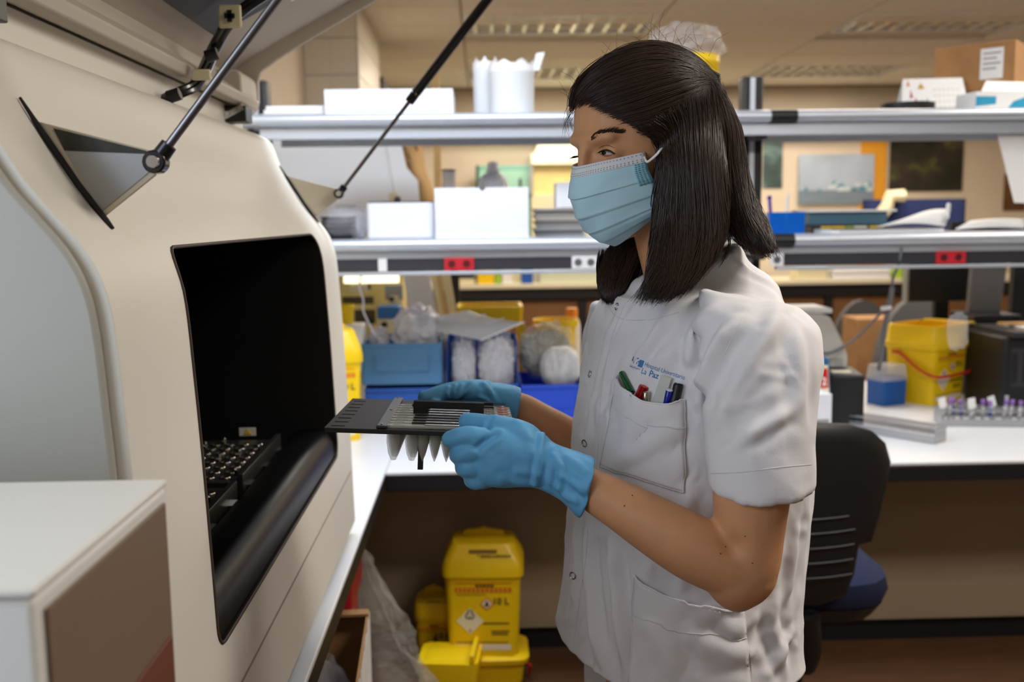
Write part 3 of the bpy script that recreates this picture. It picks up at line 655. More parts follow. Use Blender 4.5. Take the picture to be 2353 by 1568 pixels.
# flat sheet of strip tubes lying across the bags
ssh = thing('strip_sheet', 'ribbed clear sheet of strip tubes lying across the bags', 'plastic sheet', tuple(at(1090, 770, 3.80)))
rows = []
ribs = []
q0, q1, q2, q3 = at(925, 745, 3.86), at(1075, 715, 3.95), at(1205, 740, 3.76), at(1105, 782, 3.70)
for j in range(9):
    v = j / 8; rows.append([tuple(((q0 * (1 - u) + q1 * u) * (1 - v) + (q3 * (1 - u) + q2 * u) * v) + Vector((0, 0, .012 * math.sin(u * 5) * math.sin(3.1 * v) + .002 * (k % 2))) - Vector(ssh.location)) for k, u in enumerate(np.linspace(0, 1, 41))])
MB().grid(rows).build('ribbed_sheet', mat('ribbed_clear_sheet', (214, 220, 228), .2, alpha=.7), ssh, solid=.0015)
for u in (.0, .33, .66, 1.0):
    a = q0 * (1 - u) + q3 * u - Vector(ssh.location); b = q1 * (1 - u) + q2 * u - Vector(ssh.location)
    MB().bar(a, b, .005, .004).build('edge_strip', M_paper, ssh)
# yellow wire-sided crate, round tub, bottle with orange cap behind the bins
cy = 4.21
t = thing('yellow_crate', 'open sided yellow plastic crate behind the middle storage bin', 'crate', (X(1126, 760, cy), cy, DT)); w = X(1196, 760, cy) - X(1056, 760, cy); hz = Z(1126, 700, cy) - DT
MB().rings([rrp(w, .22, .015, hz - .075), rrp(w + .015, .235, .02, hz - .012), rrp(w + .015, .235, .02, hz), rrp(w - .012, .208, .015, hz), rrp(w - .02, .2, .015, hz - .075)], cap=False).build('rim', M_yb, t, smooth=True)
for s in (-1, 1):
    for y in (-.10, .10): MB().box(s * w/2 - .012, s * w/2 + .012, y - .012, y + .012, 0, hz - .07).build('corner_post', M_yb, t)
for z in (.06, .18): MB().box(-w/2, w/2, -.106, -.098, z, z + .02).build('front_slat', M_yb, t)
MB().box(-w/2, w/2, -.1, .1, .001, .012).build('base', M_yb, t)
for k in range(2): MB().box(w/2 + .0125, w/2 + .015, -.09, .09, hz - .11 - .12 * k, hz - .085 - .12 * k).build('red_tag', M_redh, t)
ty = 4.17
t = thing('yellow_tub', 'round yellow plastic tub with wide rim behind the right bin', 'tub', (X(1277, 760, ty), ty, DT)); r = (X(1330, 750, ty) - X(1225, 750, ty)) / 2; h = Z(1277, 733, ty) - DT
MB().lathe((0, 0, 0), [(r*.70, .001), (r*.86, h - .03), (r*.98, h - .028), (r, h - .015), (r, h), (r*.94, h), (r*.82, h - .04), (r*.66, .01)], 32).build('bowl', M_yb, t, smooth=True)
yy = 4.34
t = thing('reagent_bottle', 'white plastic bottle with orange screw cap behind the yellow tub', 'bottle', (X(1314, 760, yy), yy, DT)); h = Z(1314, 728, yy) - DT
MB().lathe((0, 0, 0), [(.036, .001), (.038, .01), (.038, h - .045), (.034, h - .02), (.022, h)], 24).build('body', mat('white_hdpe', (230, 226, 214), .45), t, smooth=True)
MB().lathe((0, 0, 0), [(.0265, h - .004), (.027, h + .03), (.024, h + .038)], 20).build('cap', mat('orange_cap', (236, 140, 40), .4), t, smooth=True)
# left group beside the machine: yellow sharps bin, white box, small yellow pot
p = Vector((X(795, 900, 3.40), 3.40, DT))
sharps_bin('yellow sharps container half hidden behind the far end of the machine', (p.x - .055, 3.46, DT), math.radians(12), .205, .19, Z(800, 757, 3.4) - DT, handle=False)
t = thing('white_case', 'white moulded case behind the half hidden sharps container', 'case', (X(812, 850, 3.72), 3.78, DT)); 
MB().prism([(-.13, 0), (.012, 0), (.016, .16), (.03, .20), (.04, Z(830, 748, 3.72) - DT), (-.13, Z(830, 748, 3.72) - DT)], 'y', -.06, .06).build('shell', M_white, t, bevel=.006)
MB().box(-.02, .008, -.066, -.0605, .02, .14).build('front_rib', M_white, t)
zt = Z(830, 748, 3.72)
t = thing('yellow_pot', 'small yellow pot with rim standing on the white case', 'pot', (X(792, 730, 3.78), 3.78, zt))
MB().lathe((0, 0, 0), [(.030, .001), (.034, .055), (.039, .056), (.040, .07), (.036, .075), (.034, .07), (.028, .01)], 24).build('cup', M_yb, t, smooth=True)
# white cable dangling from the service rail behind the left bins
tag(MB().tube([tuple(q_) for q_ in spline([tuple(at(831, 628, 3.50)), tuple(at(826, 660, 3.56)), tuple(at(835, 690, 3.6)), tuple(at(834, 712, 3.63)), tuple(at(848, 745, 3.68)), tuple(at(862, 772, 3.72)), tuple(at(870, 800, 3.9))], 30)], .0035, 8).build('hanging_cable', mat('white_cable', (206, 210, 224), .5), smooth=True), 'white cable hanging from the service rail above the left bins', 'cable')
# ---------------------------------------------------------------- cream cabinet glowing in the far left corner
cy0 = 4.75
cb = thing('instrument_cabinet', 'cream lit instrument cabinet seen under the shelf beside the machine', 'cabinet', (-.68, cy0 + .2, 0)); co = Vector(cb.location)
def cbx(name, m, px0, px1, py0, py1, dy=0.0, th=.02, par=None):
    a = at(px0, py1, cy0 + dy); b = at(px1, py0, cy0 + dy)
    return MB().box(a.x - co.x, b.x - co.x, cy0 + dy - co.y, cy0 + dy + th - co.y, a.z - co.z, b.z - co.z).build(name, m, par or cb, bevel=.002)
M_cab = mat('cream_cabinet', (226, 208, 138), .5, var=.1, vscale=10); M_cabd = mat('brown_cabinet_gap', (86, 76, 50), .7)
MB().box(-.28, .28, .02, .25, 0, 1.62).build('carcass', M_cab, cb)
cbx('lamp_strip', mat('cabinet_lamp', (255, 246, 200), .5, emit=(1.0, .93, .62), es=1.5), 790, 916, 632, 652, -.01)
cbx('dark_recess', M_cabd, 786, 858, 682, 700); cbx('dark_recess', M_cabd, 815, 862, 712, 745); cbx('grey_module', M_greyp, 885, 925, 655, 690)
cbx('upper_module', M_cream, 804, 845, 655, 672, -.015); cbx('knob_plate', M_cream, 895, 915, 680, 700, -.015)
k = at(900, 688, cy0 - .02); MB().tube([(k.x - co.x, -.225, k.z), (k.x - co.x, -.21, k.z)], .012, 12).build('knob', M_dark, cb)
for (px, py) in ((846, 660), (850, 740)): cbx('latch', M_dark, px - 5, px + 5, py - 6, py + 6, -.012)
bd = thing('bench_device', 'small cream device with blue top and round black port in front of the cabinet', 'device', (X(893, 740, 4.55), 4.6, DT)); bo = Vector(bd.location)
w = X(918, 740, 4.55) - X(868, 740, 4.55); z0, z1, z2 = 0.001, Z(893, 733, 4.55) - DT, Z(893, 705, 4.55) - DT
MB().box(-w/2, w/2, -.05, .08, z0, z1).build('body', M_cream, bd, bevel=.004); MB().box(-w/2 - .002, w/2 + .002, -.054, .084, z1 + .0005, z2).build('blue_top', mat('blue_device_top', (52, 110, 180), .4), bd, bevel=.006)
MB().tube([(-.02, -.058, z1 - .028), (-.02, -.0505, z1 - .028)], .015, 16).build('port', M_dark, bd)
# ---------------------------------------------------------------- boards leaning behind the shelf
wy = 4.30
def board(name, label, pts, Y0, m, th=.012, lean=.06, cat='board'):
    P = [at(px, py, Y0) for px, py in pts]; zb = min(q_.z for q_ in P); cx_ = sum(q_.x for q_ in P) / len(P)
    t = thing(name, label, cat, (cx_, Y0, zb))
    mb = MB().rings([[(q_.x - cx_, dy + lean * (q_.z - zb), q_.z - zb) for q_ in P] for dy in (0, th)])
    mb.build('sheet', m, t, bevel=.001); return t, cx_, zb
def bz(px, Y): return pix((X(px, 900, Y), Y, DT))[1]
bz0 = bz(980, wy)
t, cxx, zb = board('white_board', 'large bright white board standing behind the lower shelf at the left', [(966, bz0), (1030, bz0), (1004, 727), (986, 631), (964, 462), (960, 415), (933, 384), (919, 315), (905, 250), (560, 250), (560, 600), (920, 600), (925, 631), (945, 725)], wy, mat('white_board_face', (236, 238, 242), .45), lean=0.0)
tp = thing('paper_scroll', 'brown kraft paper scroll with dark marks curling beside the white board', 'paper', tuple(at(950, 500, wy + .05)))
po = Vector(tp.location); rows = []
for k, (xl, xr, y) in enumerate([(915, 968, 250), (919, 968, 315), (930, 972, 360), (938, 978, 395), (955, 990, 420), (962, 998, 450), (963, 1000, 500)]):
    rows.append([tuple(at(xl + (xr - xl) * u, y, wy + .06 - .035 * math.sin(math.pi * u)) - po) for u in np.linspace(0, 1, 9)])
MB().grid(rows).build('sheet', mat('kraft_scroll', (206, 164, 108), .8, var=.1, vscale=9), tp, solid=.002, smooth=True)
for (px, py) in ((925, 330), (935, 350), (938, 372), (952, 330), (975, 480), (985, 490)):
    a = at(px, py, wy - .004) - po; MB().bar(a, a + Vector((.012, 0, -.03)), .010, .002, (0, 1, 0)).build('ink_mark', mat('faded_ink', (110, 86, 60), .8), tp)
tag(MB().box(X(1000, 500, 4.9), X(1016, 500, 4.9), 4.88, 4.92, 0, Z(1005, 315, 4.9) + .3).build('wooden_post', mat('light_wood_post', (206, 170, 112), .6)), 'pale wooden post standing behind the brown paper scroll', 'post')
t = thing('tan_board', 'tan boards tilted behind the yellow crate left of the black upright', 'board', (X(1010, 700, 4.42), 4.42, DT)); to = Vector(t.location)
for (a, b, c, d_, m) in ((988, 1000, 1008, 1020, M_cream), (1003, 1012, 1022, 1030, mat('tan_board_face', (206, 180, 128), .6)), (1014, 1034, 1032, 1050, M_cream)):
    zlo = DT; y0_ = pix((-.2, 4.42, DT))[1]
    k_ = (y0_ - 631) / 95.0
    P = [at(a, 631, 4.42), at(b, 631, 4.42), at(b + (d_ - b) * k_, y0_, 4.42), at(a + (c - a) * k_, y0_, 4.42)]
    MB().rings([[(q_.x - to.x, dy, max(q_.z, DT + .001) - DT) for q_ in P] for dy in (0, .015)]).build('plank', m, t)
tag(MB().box(X(1036, 680, 4.7), X(1056, 680, 4.7), 4.68, 4.74, 0, Z(1045, 560, 4.7)).build('black_upright', M_dark), 'black upright post behind the tan boards', 'post')
# pull cord with switch box in front of white board
pc = thing('pull_cord', 'thin cord with cream switch box hanging before the white board', 'cord', tuple(at(905, 455, wy - .03)))
MB().tube([at(884, 318, wy - .03) - Vector(pc.location), at(905, 440, wy - .03) - Vector(pc.location)], .0015, 6).build('string', mat('cord_grey', (190, 180, 170), .7), pc)
MB().box(-.018, .018, -.012, .012, -.018, .022).build('switch_box', M_cream, pc, bevel=.003)
# ================================================================== on the upper shelf
ZU, ZL = 1.85, 1.43
def carton(name, label, px0, px1, pyt, Y, d, z0, m, cat='box', flap=False, taper=0.0, lid=False, group=None, rz=0.0):
    xm = (px0 + px1) / 2; x0, x1 = X(px0, pyt, Y), X(px1, pyt, Y); h = Z(xm, pyt, Y) - z0; w = x1 - x0
    t = thing(name, label, cat, ((x0 + x1) / 2, Y + d / 2, z0), rz, group)
    return t, w, d, h
t, w, d, h = carton('flat_box', 'long low white cardboard tray on the upper shelf', 745, 1040, 205, 3.47, .30, ZU, M_card)
shellbox(w, d, h, .004, .004, 1.0, .0005).build('tray', M_card, t); MB().box(-w/2, w/2, -d/2 - .001, -d/2, .002, h).build('front_flap', M_card, t)
t, w, d, h = carton('paper_stack', 'low stack of white paper at the left end of the upper shelf', 600, 744, 243, 3.50, .26, ZU, M_paper, 'paper')
for k in range(3): boxm(w * (1 - .04 * k), d, h / 3 - .001, (.004 * k), 0, .0005 + h / 3 * k).build('sheaf', M_paper, t)
def bucket(label, px0, px1, pyt, Y, m, torn=True, taper=.94, name='white_bucket'):
    x0, x1 = X(px0, pyt + 40, Y), X(px1, pyt + 40, Y); r = (x1 - x0) / 2; h = Z((px0 + px1) / 2, pyt, Y) - ZU
    t = thing(name, label, 'bucket', ((x0 + x1) / 2, Y + r, ZU), 0, 'buckets on the upper shelf')
    MB().lathe((0, 0, 0), [(r * taper * .97, .0005), (r * taper, .006), (r * .985, h - .03), (r, h - .028), (r, h - .018), (r * .985, h - .016), (r * .99, h), (r * .95, h), (r * taper * .93, .01)], 40).build('pail', m, t, smooth=True)
    return t, r, h
M_pail = mat('white_pail', (226, 228, 230), .4)
t, r, h = bucket('large round white bucket with a torn paper liner on the upper shelf', 1122, 1232, 143, 3.48, M_pail)
rng = random.Random(3)
for k in range(8):
    a = 2 * math.pi * k / 8 + .2; b = a + .5
    pts = [(r*.9*math.cos(a), r*.9*math.sin(a), h - .02), (r*.9*math.cos(b), r*.9*math.sin(b), h - .02), (r*.97*math.cos(b), r*.97*math.sin(b), h + rng.uniform(.0, .008)), (r*.97*math.cos((a+b)/2), r*.97*math.sin((a+b)/2), h + rng.uniform(.002, .02)), (r*.97*math.cos(a), r*.97*math.sin(a), h + rng.uniform(.0, .008))]
    MB().add(pts, [(0, 1, 2, 3, 4)]).build('liner_flap', M_paper, t, solid=.001)
a = Vector((r * .86, -r * .3, h - .02)); MB().add([a, a + Vector((.025, .0, .0)), a + Vector((.045, 0, .062)), a + Vector((.016, 0, .058))], [(0, 1, 2, 3)]).build('paper_tab', M_paper, t, solid=.002)
t, r, h = bucket('narrower white bucket half hidden behind the large round bucket', 1086, 1150, 140, 3.62, M_pail)
for k in range(6):
    a = 2 * math.pi * k / 6; MB().add([(r*.9*math.cos(a), r*.9*math.sin(a), h - .01), (r*.9*math.cos(a+.7), r*.9*math.sin(a+.7), h - .01), (r*.8*math.cos(a+.4), r*.8*math.sin(a+.4), h + .02)], [(0, 1, 2)]).build('liner_flap', M_paper, t, solid=.001)
t, r, h = bucket('yellow bucket with red handle and clear bag liner on the upper shelf', 1545, 1666, 120, 3.50, M_yb, name='yellow_bucket')
MB().tube([tuple(q_) for q_ in spline([(-r*1.0, 0, h*.85), (-r*.75, -r*.75, h*.80), (0, -r*1.06, h*.84), (r*.6, -r*.86, h*.56), (r*1.0, -r*.15, h*.48), (r*1.0, .02, h*.7)], 26)], .006, 8).build('bucket_handle', M_redh, t, smooth=True)
lb = crumple((-.03, 0, h + .035), (r*1.35, r*1.1, .075), 21, 4, .22); lb.v = [(x, y, max(z, h*.75)) if (x*x+y*y) < r*r*.8 else (x, y, max(z, h + .003)) for x, y, z in lb.v]
lb.build('bag_liner', M_clear, t, smooth=True)
# black lids, calendar, cartons on the right part of the upper shelf
def disc(label, px, py, Y, r, h, z0, hole=True):
    t = thing('round_dish', label, 'lid', (X(px, py, Y), Y, z0), 0, 'black round lids')
    MB().lathe((0, 0, 0), [(r*.9, .0005), (r, .003), (r, h*.5), (r*.985, h*.55), (r, h*.6), (r, h), (r*.92, h), (r*.9, h - .004)], 40).build('dish', M_dark, t, smooth=True); return t
disc('wide flat black lid lying on the upper shelf', 2118, 250, 3.60, .125, .010, ZU); disc('round ribbed black lid stacked on the wide flat lid', 2085, 240, 3.58, .092, .026, ZU + .0105)
t = thing('clear_lid', 'thin clear lid lying left of the black lids', 'lid', (X(1985, 250, 3.62), 3.62, ZU)); MB().lathe((0, 0, 0), [(.10, .0005), (.105, .006), (.09, .010), (.01, .011)], 32).build('dish', M_clearl, t, smooth=True)
t = thing('desk_calendar', 'standing desk calendar with faded drawings before the cardboard carton', 'calendar', (X(2140, 250, 3.70), 3.70, ZU), math.radians(-8)); w, h = .225, .14
for s in (-1, 1):
    MB().add([(-w/2 - .01, s * .055, .001), (w/2 + .01, s * .055, .001), (w/2 - .008, 0, h), (-w/2 + .008, 0, h)], [(0, 1, 2, 3)]).build('leaf', M_paper, t, solid=.002)
cf = lambda u, v: Vector(((u - .5) * w * .95, -.055 * (1 - v) - .0025, h * v + .001))
for (u, v, du, dv, c) in ((.06, .80, .05, .16, (210, 120, 50)), (.24, .72, .11, .16, (196, 150, 40)), (.10, .48, .05, .22, (170, 70, 90)), (.16, .30, .07, .2, (190, 100, 120)), (.27, .22, .06, .22, (70, 80, 150)), (.36, .25, .05, .25, (110, 150, 130))):
    MB().add([cf(u, v), cf(u + du, v), cf(u + du * .5, v + dv)], [(0, 1, 2)]).build('drawing', mat('calendar_ink_%d' % c[0], c, .8), t)
for j in range(4):
    for i in range(6): MB().add([cf(.5 + .075 * i, .2 + .16 * j), cf(.53 + .075 * i, .2 + .16 * j), cf(.53 + .075 * i, .22 + .16 * j), cf(.5 + .075 * i, .22 + .16 * j)], [(0, 1, 2, 3)]).build('date_print', M_greyp, t)
t = thing('cardboard_carton', 'brown cardboard carton with white address label on the upper shelf', 'box', (X(2305, 240, 3.62) + .02, 3.80, ZU), math.radians(-42)); w, d, h = .28, .30, Z(2300, 100, 3.68) - ZU
MB().box(-w/2, w/2, -d/2, d/2, .0005, h).build('carton', M_kraft, t, bevel=.002)
# visible faces after the turn: left-front and right-front
MB().add([(w*.08, -d/2 - .001, h*.50), (w*.36, -d/2 - .001, h*.50), (w*.36, -d/2 - .001, h*.92), (w*.08, -d/2 - .001, h*.92)], [(0, 1, 2, 3)]).build('address_label', M_paper, t)
for k in range(4): MB().add([(w*.11, -d/2 - .0015, h*(.84 - .07*k)), (w*(.33 - .05*(k % 2)), -d/2 - .0015, h*(.84 - .07*k)), (w*(.33 - .05*(k % 2)), -d/2 - .0015, h*(.865 - .07*k)), (w*.11, -d/2 - .0015, h*(.865 - .07*k))], [(0, 1, 2, 3)]).build('label_print', M_greyp, t)
MB().add([(-w*.2, -d/2 - .001, h*.1), (w*.1, -d/2 - .001, h*.1), (w*.1, -d/2 - .001, h*.35), (-w*.2, -d/2 - .001, h*.35)], [(0, 1, 2, 3)]).build('flap_print', mat('kraft_print', (120, 86, 52), .85), t)
t = thing('glove_box', 'white and turquoise glove carton with lifted flap in front of the brown carton', 'box', (X(2300, 245, 3.47) + .01, 3.52, ZU), math.radians(6)); w, d, h = .235, .12, .062
MB().box(-w/2, w/2, -d/2, d/2, .0005, h).build('carton', M_paper, t, bevel=.002)
M_turq = mat('turquoise_print', (40, 150, 190), .6)
MB().add([(-w/2, -d/2 - .001, .012), (-w*.18, -d/2 - .001, .02), (-w*.18, -d/2 - .001, .046), (-w/2, -d/2 - .001, .046)], [(0, 1, 2, 3)]).build('colour_band', M_turq, t)
MB().add([(0, -d/2 - .001, .004), (w*.42, -d/2 - .001, .004), (w*.48, -d/2 - .001, .058), (w*.1, -d/2 - .001, .030)], [(0, 1, 2, 3)]).build('colour_band', M_turq, t)
MB().add([(-w*.42, -d/2, h), (w*.5, -d/2, h), (w*.5, -d*.1, h + .038), (-w*.22, -d*.1, h + .042)], [(0, 1, 2, 3)]).build('flap', M_paper, t, solid=.0015)
# ================================================================== on the lower shelf, left part
t, w, d, h = carton('white_box', 'white rounded plastic box with dark lid gap on the lower shelf', 841, 997, 462, 3.47, .16, ZL, M_card)
MB().rings([rrp(w, d, .018, .006), rrp(w, d, .018, h - .006)]).build('body', M_card, t, smooth=True); MB().rings([rrp(w - .008, d - .008, .016, h - .0055), rrp(w - .008, d - .008, .016, h - .002)]).build('lid', M_charcoal, t)
MB().rings([rrp(w * .9, d * .9, .016, .0003), rrp(w * .9, d * .9, .016, .0055)]).build('foot', M_dark, t)
MB().ball((w * .0 - .015, 0, h + .006), .012, 12, 8).build('black_knob', M_dark, t, smooth=True)
t, w, d, h = carton('file_box', 'big plain white archive box with thumb notch on the lower shelf', 998, 1214, 431, 3.435, .30, ZL, M_card)
fr = []
for k in range(9): fr.append((w * .01 + .011 * math.cos(math.pi - math.pi * k / 8), h - .011 * math.sin(math.pi * k / 8)))
MB().prism([(-w/2, .001), (w/2, .001), (w/2, h)] + fr[::-1] + [(-w/2, h)], 'y', -d/2, -d/2 + .004).build('front', M_card, t)
for s in (-1, 1): MB().box(s * w/2 - (.004 if s > 0 else 0), s * w/2 + (0 if s > 0 else .004), -d/2 + .0045, d/2, .001, h - .002).build('side', M_card, t)
MB().box(-w/2 + .004, w/2 - .004, d/2 - .004, d/2, .001, h - .002).build('back', M_card, t); MB().box(-w/2, w/2, -d/2 + .0045, d/2, .0003, .004).build('bottom', M_card, t)
by_ = 3.77
t = thing('wash_bottle', 'translucent squat wash bottle with white cap behind the archive box', 'bottle', (X(1133, 420, by_), by_ + .02, ZL)); r = .055; h = Z(1133, 405, by_) - ZL
MB().lathe((0, 0, 0), [(r*.95, .001), (r, .01), (r, h - .030), (r*.97, h - .016), (r*.84, h - .002), (r*.6, h + .008), (r*.42, h + .014)], 28).build('body', mat('translucent_hdpe', (214, 218, 224), .3), t, smooth=True)
MB().lathe((0, 0, 0), [(r*.46, h + .014), (r*.46, h + .024), (r*.36, h + .03), (r*.34, h + .05), (r*.2, h + .054)], 20).build('cap', M_paper, t, smooth=True)
t = thing('glass_beaker', 'small clear glass jar behind the left of the archive box', 'jar', (X(1031, 410, by_), by_ + .02, ZL)); h = Z(1031, 392, by_) - ZL
MB().lathe((0, 0, 0), [(.024, .001), (.026, .004), (.026, h), (.023, h), (.023, .006)], 20).build('glass', M_clearl, t, smooth=True); MB().lathe((0, 0, 0), [(.0275, h - .003), (.0275, h + .004), (.02, h + .006)], 20).build('lid', M_greyp, t, smooth=True)
t = thing('leaf_label', 'bottle with green leafy label behind the archive box', 'bottle', (X(1070, 420, by_ + .1), by_ + .1, 0)); t.location.z = ZL
MB().lathe((0, 0, 0), [(.03, -.0), (.03, .125), (.012, .14)], 16).build('body', M_paper, t, smooth=True)
M_leaf = mat('leaf_green', (128, 186, 40), .6); M_leafy = mat('leaf_yellow', (216, 176, 40), .6)
rng = random.Random(11)
for k in range(14):
    c = Vector((rng.uniform(-.022, .034), -.031, .085 + rng.uniform(0, .055))); MB().ball(c, .010, 6, 5, (1, .15, .8)).build('leaf_print', M_leaf if k % 4 else M_leafy, t)
t.location = (X(1072, 420, 3.86), 3.86, ZL - .0)
# stack of grey microplates with a white box on it
t0 = None
x0, x1 = X(1229, 510, 3.56), X(1352, 510, 3.56); n = 9; zt = Z(1290, 478, 3.56)
for k in range(n):
    hh = (zt - ZL) / n; rng = random.Random(40 + k); wd = (x1 - x0) * rng.uniform(.93, 1.0)
    t = thing('grey_tray', ('topmost of the stacked grey trays on the lower shelf behind the mask' if k == n - 1 else 'lowest of the stacked grey trays on the lower shelf' if k == 0 else 'grey plastic tray, number %s from the top of the stack beside the archive box' % ['', 'two', 'three', 'four', 'five', 'six', 'seven', 'eight'][n - 1 - k]), 'tray', ((x0 + x1) / 2 + rng.uniform(-.004, .004), 3.56 + .13, ZL + hh * k), rng.uniform(-.04, .04), 'stacked grey trays')
    MB().rings([rrp(wd * .94, .20, .008, .0005), rrp(wd * .95, .205, .008, hh * .55), rrp(wd, .215, .008, hh * .6), rrp(wd, .215, .008, hh * .92)]).build('tray', mat('tray_grey_%d' % (k % 3), ((168, 168, 168), (120, 120, 122), (194, 192, 188))[k % 3], .45), t, smooth=True)
t, w, d, h = carton('small_white_box', 'small white box standing on the stack of grey trays', 1278, 1345, 419, 3.58, .12, zt + .001, M_card); MB().box(-w/2, w/2, -d/2, d/2, 0, h).build('carton', M_card, t, bevel=.002); MB().box(-w/2 - .0005, -w/2 + .018, -d/2 - .001, -d/2, 0, h).build('edge_flap', M_paper, t)
# black trays wrapped in plastic by the machine, bag behind
for k in range(5):
    t = thing('black_tray', ['bottom', 'second lowest', 'middle', 'second highest', 'top'][k] + ' black tray of the wrapped pile beside the machine on the lower shelf', 'tray', (X(772, 540, 3.50), 3.58, ZL + .0165 * k), 0, 'wrapped black trays')
    MB().rings([rrp(.100, .13, .006, .0005), rrp(.104, .135, .006, .011), rrp(.108, .14, .006, .012), rrp(.108, .14, .006, .016)]).build('tray', M_charcoal if k % 2 else M_dark, t, smooth=True)
bag('clear wrapping film around the pile of black trays', (X(782, 530, 3.5), 3.585, ZL + .055), (.078, .085, .055), 31, M_clear, amp=.08)
bag('bright crumpled white film behind the wrapped black trays', (X(800, 500, 3.7), 3.74, ZL + .06), (.07, .035, .06), 33, M_clearw)
# ================================================================== lower shelf, right part
t = thing('pen_holder', 'translucent blue plastic pen holder on the lower shelf behind her hair', 'pen holder', (X(1814, 520, 3.48), 3.53, ZL), math.radians(-6)); w, d, h = .125, .07, Z(1820, 488, 3.48) - ZL
M_bclear = mat('translucent_blue', (10, 96, 196), .2, alpha=.85)
shellbox(w, d, h, .003, .004, .98, .0005).build('cup', M_bclear, t, smooth=False); MB().box(-w*.18, -w*.16, -d/2 + .003, d/2 - .003, .003, h * .95).build('divider', M_bclear, t)
def stick(name, label, base, top, r, m, cat='pen', tip=None):
    o = thing(name, label, cat, tuple(base)); b = Vector(base); MB().tube([(0, 0, 0), tuple((Vector(top) - b) * .9), tuple(Vector(top) - b)], [r, r, r * .5], 10).build('barrel', m, o, smooth=True)
    if tip: MB().ball(tuple(Vector(top) - b), r * 1.5, 8, 6).build('end', tip, o, smooth=True)
    return o
pb = Vector((X(1800, 545, 3.5), 3.52, ZL + .006))
stick('purple_pen', 'purple clip pen sticking out at the left of the blue pen holder', pb + Vector((-.035, 0, 0)), tuple(at(1768, 455, 3.52)), .006, mat('purple_plastic', (84, 40, 150), .4), tip=mat('purple_plastic', (84, 40, 150), .4))
stick('white_stick', 'white plastic stick standing in the blue pen holder', pb + Vector((.015, .01, 0)), tuple(at(1811, 445, 3.53)), .0045, M_paper, 'stick')
stick('grey_marker', 'short grey marker in the right of the blue pen holder', pb + Vector((.06, .01, 0)), tuple(at(1826, 482, 3.53)), .006, M_greyp)
t = thing('yellow_cup', 'small yellow cup on the lower shelf just behind her hair', 'cup', (X(1724, 470, 3.66), 3.70, ZL)); h = Z(1724, 423, 3.66) - ZL
MB().lathe((0, 0, 0), [(.018, .0005), (.022, h - .012), (.026, h - .011), (.026, h), (.022, h), (.016, .005)], 20).build('cup', mat('lime_yellow', (226, 214, 10), .4), t, smooth=True)
# binders lying flat
zz = ZL
for (nm, lab, px0, px1, th, m, dx) in (('dark_binder', 'black ring binder lying at the bottom of the binder pile', 1862, 2030, .030, M_charcoal, 0), ('teal_binder', 'teal grey binder lying on top of the binder pile', 1856, 2034, .046, mat('teal_binder_face', (70, 104, 122), .5), 0)):
    x0, x1 = X(px0, 500, 3.62), X(px1, 500, 3.62); t = thing(nm, lab, 'binder', ((x0 + x1) / 2, 3.70, zz)); w = x1 - x0
    MB().box(-w/2, w/2, -.1, .1, .0005, th).build('cover', m, t, bevel=.002)
    if nm == 'dark_binder':
        for k, (a, b, c) in enumerate(((-.38, -.05, (230, 190, 40)), (-.04, .06, (150, 170, 60)), (.07, .25, (220, 220, 200)), (.28, .48, (230, 190, 40)))): MB().add([(w*a, -.1012, .016), (w*b, -.1012, .016), (w*b, -.1012, .026), (w*a, -.1012, .026)], [(0, 1, 2, 3)]).build('spine_label', mat('spine_%d' % c[1], c, .6), t)
    else:
        MB().box(-w/2 - .008, w/2 + .03, -.11, .1, th + .0005, th + .008).build('loose_pages', M_paper, t)
    zz += th + .0006
t = thing('spiral_notebook', 'wire bound spiral notebook lying on the front of the lower shelf', 'notebook', (X(2030, 540, 3.47), 3.52, ZL), math.radians(2)); w = X(2160, 540, 3.47) - X(1900, 540, 3.47)
MB().box(-w/2, w/2, -.08, .10, .0005, .016).build('pages', M_paper, t); MB().box(-w/2, w/2, -.082, .102, .0165, .0185).build('cover', M_charcoal, t)
coil = MB().tube([(0, .0085 * math.cos(t_), .0085 * math.sin(t_)) for t_ in np.linspace(0, 2 * math.pi, 9)], .0013, 4, cap=False).mesh('coil')
for k in range(34):
    o = put('coil', coil, M_chrome, t, smooth=True); o.location = (-w/2 + .03 + (w - .06) * k / 33, -.084, .0098)
def sheets(label, pts, Y, sag, name='loose_papers'):
    t = thing(name, label, 'paper', tuple(at(*pts[0], Y)))
    o = Vector(t.location); A, B, C_, D = [at(px, py, Y + dy) for (px, py), dy in zip(pts, (0, 0, .14, .14))]
    MB().grid([[tuple(((A * (1 - u) + B * u) * (1 - v) + (D * (1 - u) + C_ * u) * v) + Vector((0, 0, sag * math.sin(math.pi * u))) - o) for u in np.linspace(0, 1, 9)] for v in np.linspace(0, 1, 4)]).build('sheet', M_paper, t, solid=.004, smooth=True)
    return t
t = sheets('white printed sheets curling up on the spiral notebook', [(2016, 522), (2172, 520), (2185, 482), (2090, 500)], 3.55, .012)
a = at(2176, 500, 3.56); MB().tube([a - Vector(t.location), at(2180, 470, 3.62) - Vector(t.location)], .008, 8).build('rolled_corner', M_paper, t)
sheets('flat stack of papers at the right edge of the lower shelf', [(2195, 527), (2353, 524), (2360, 505), (2230, 508)], 3.5, .006)
tag(MB().box(X(2185, 495, 3.76), 3.45, 3.75, 3.775, ZL + .001, ZL + .035).build('black_edge_strip', M_dark), 'long black strip along the back of the lower shelf at the right', 'strip')
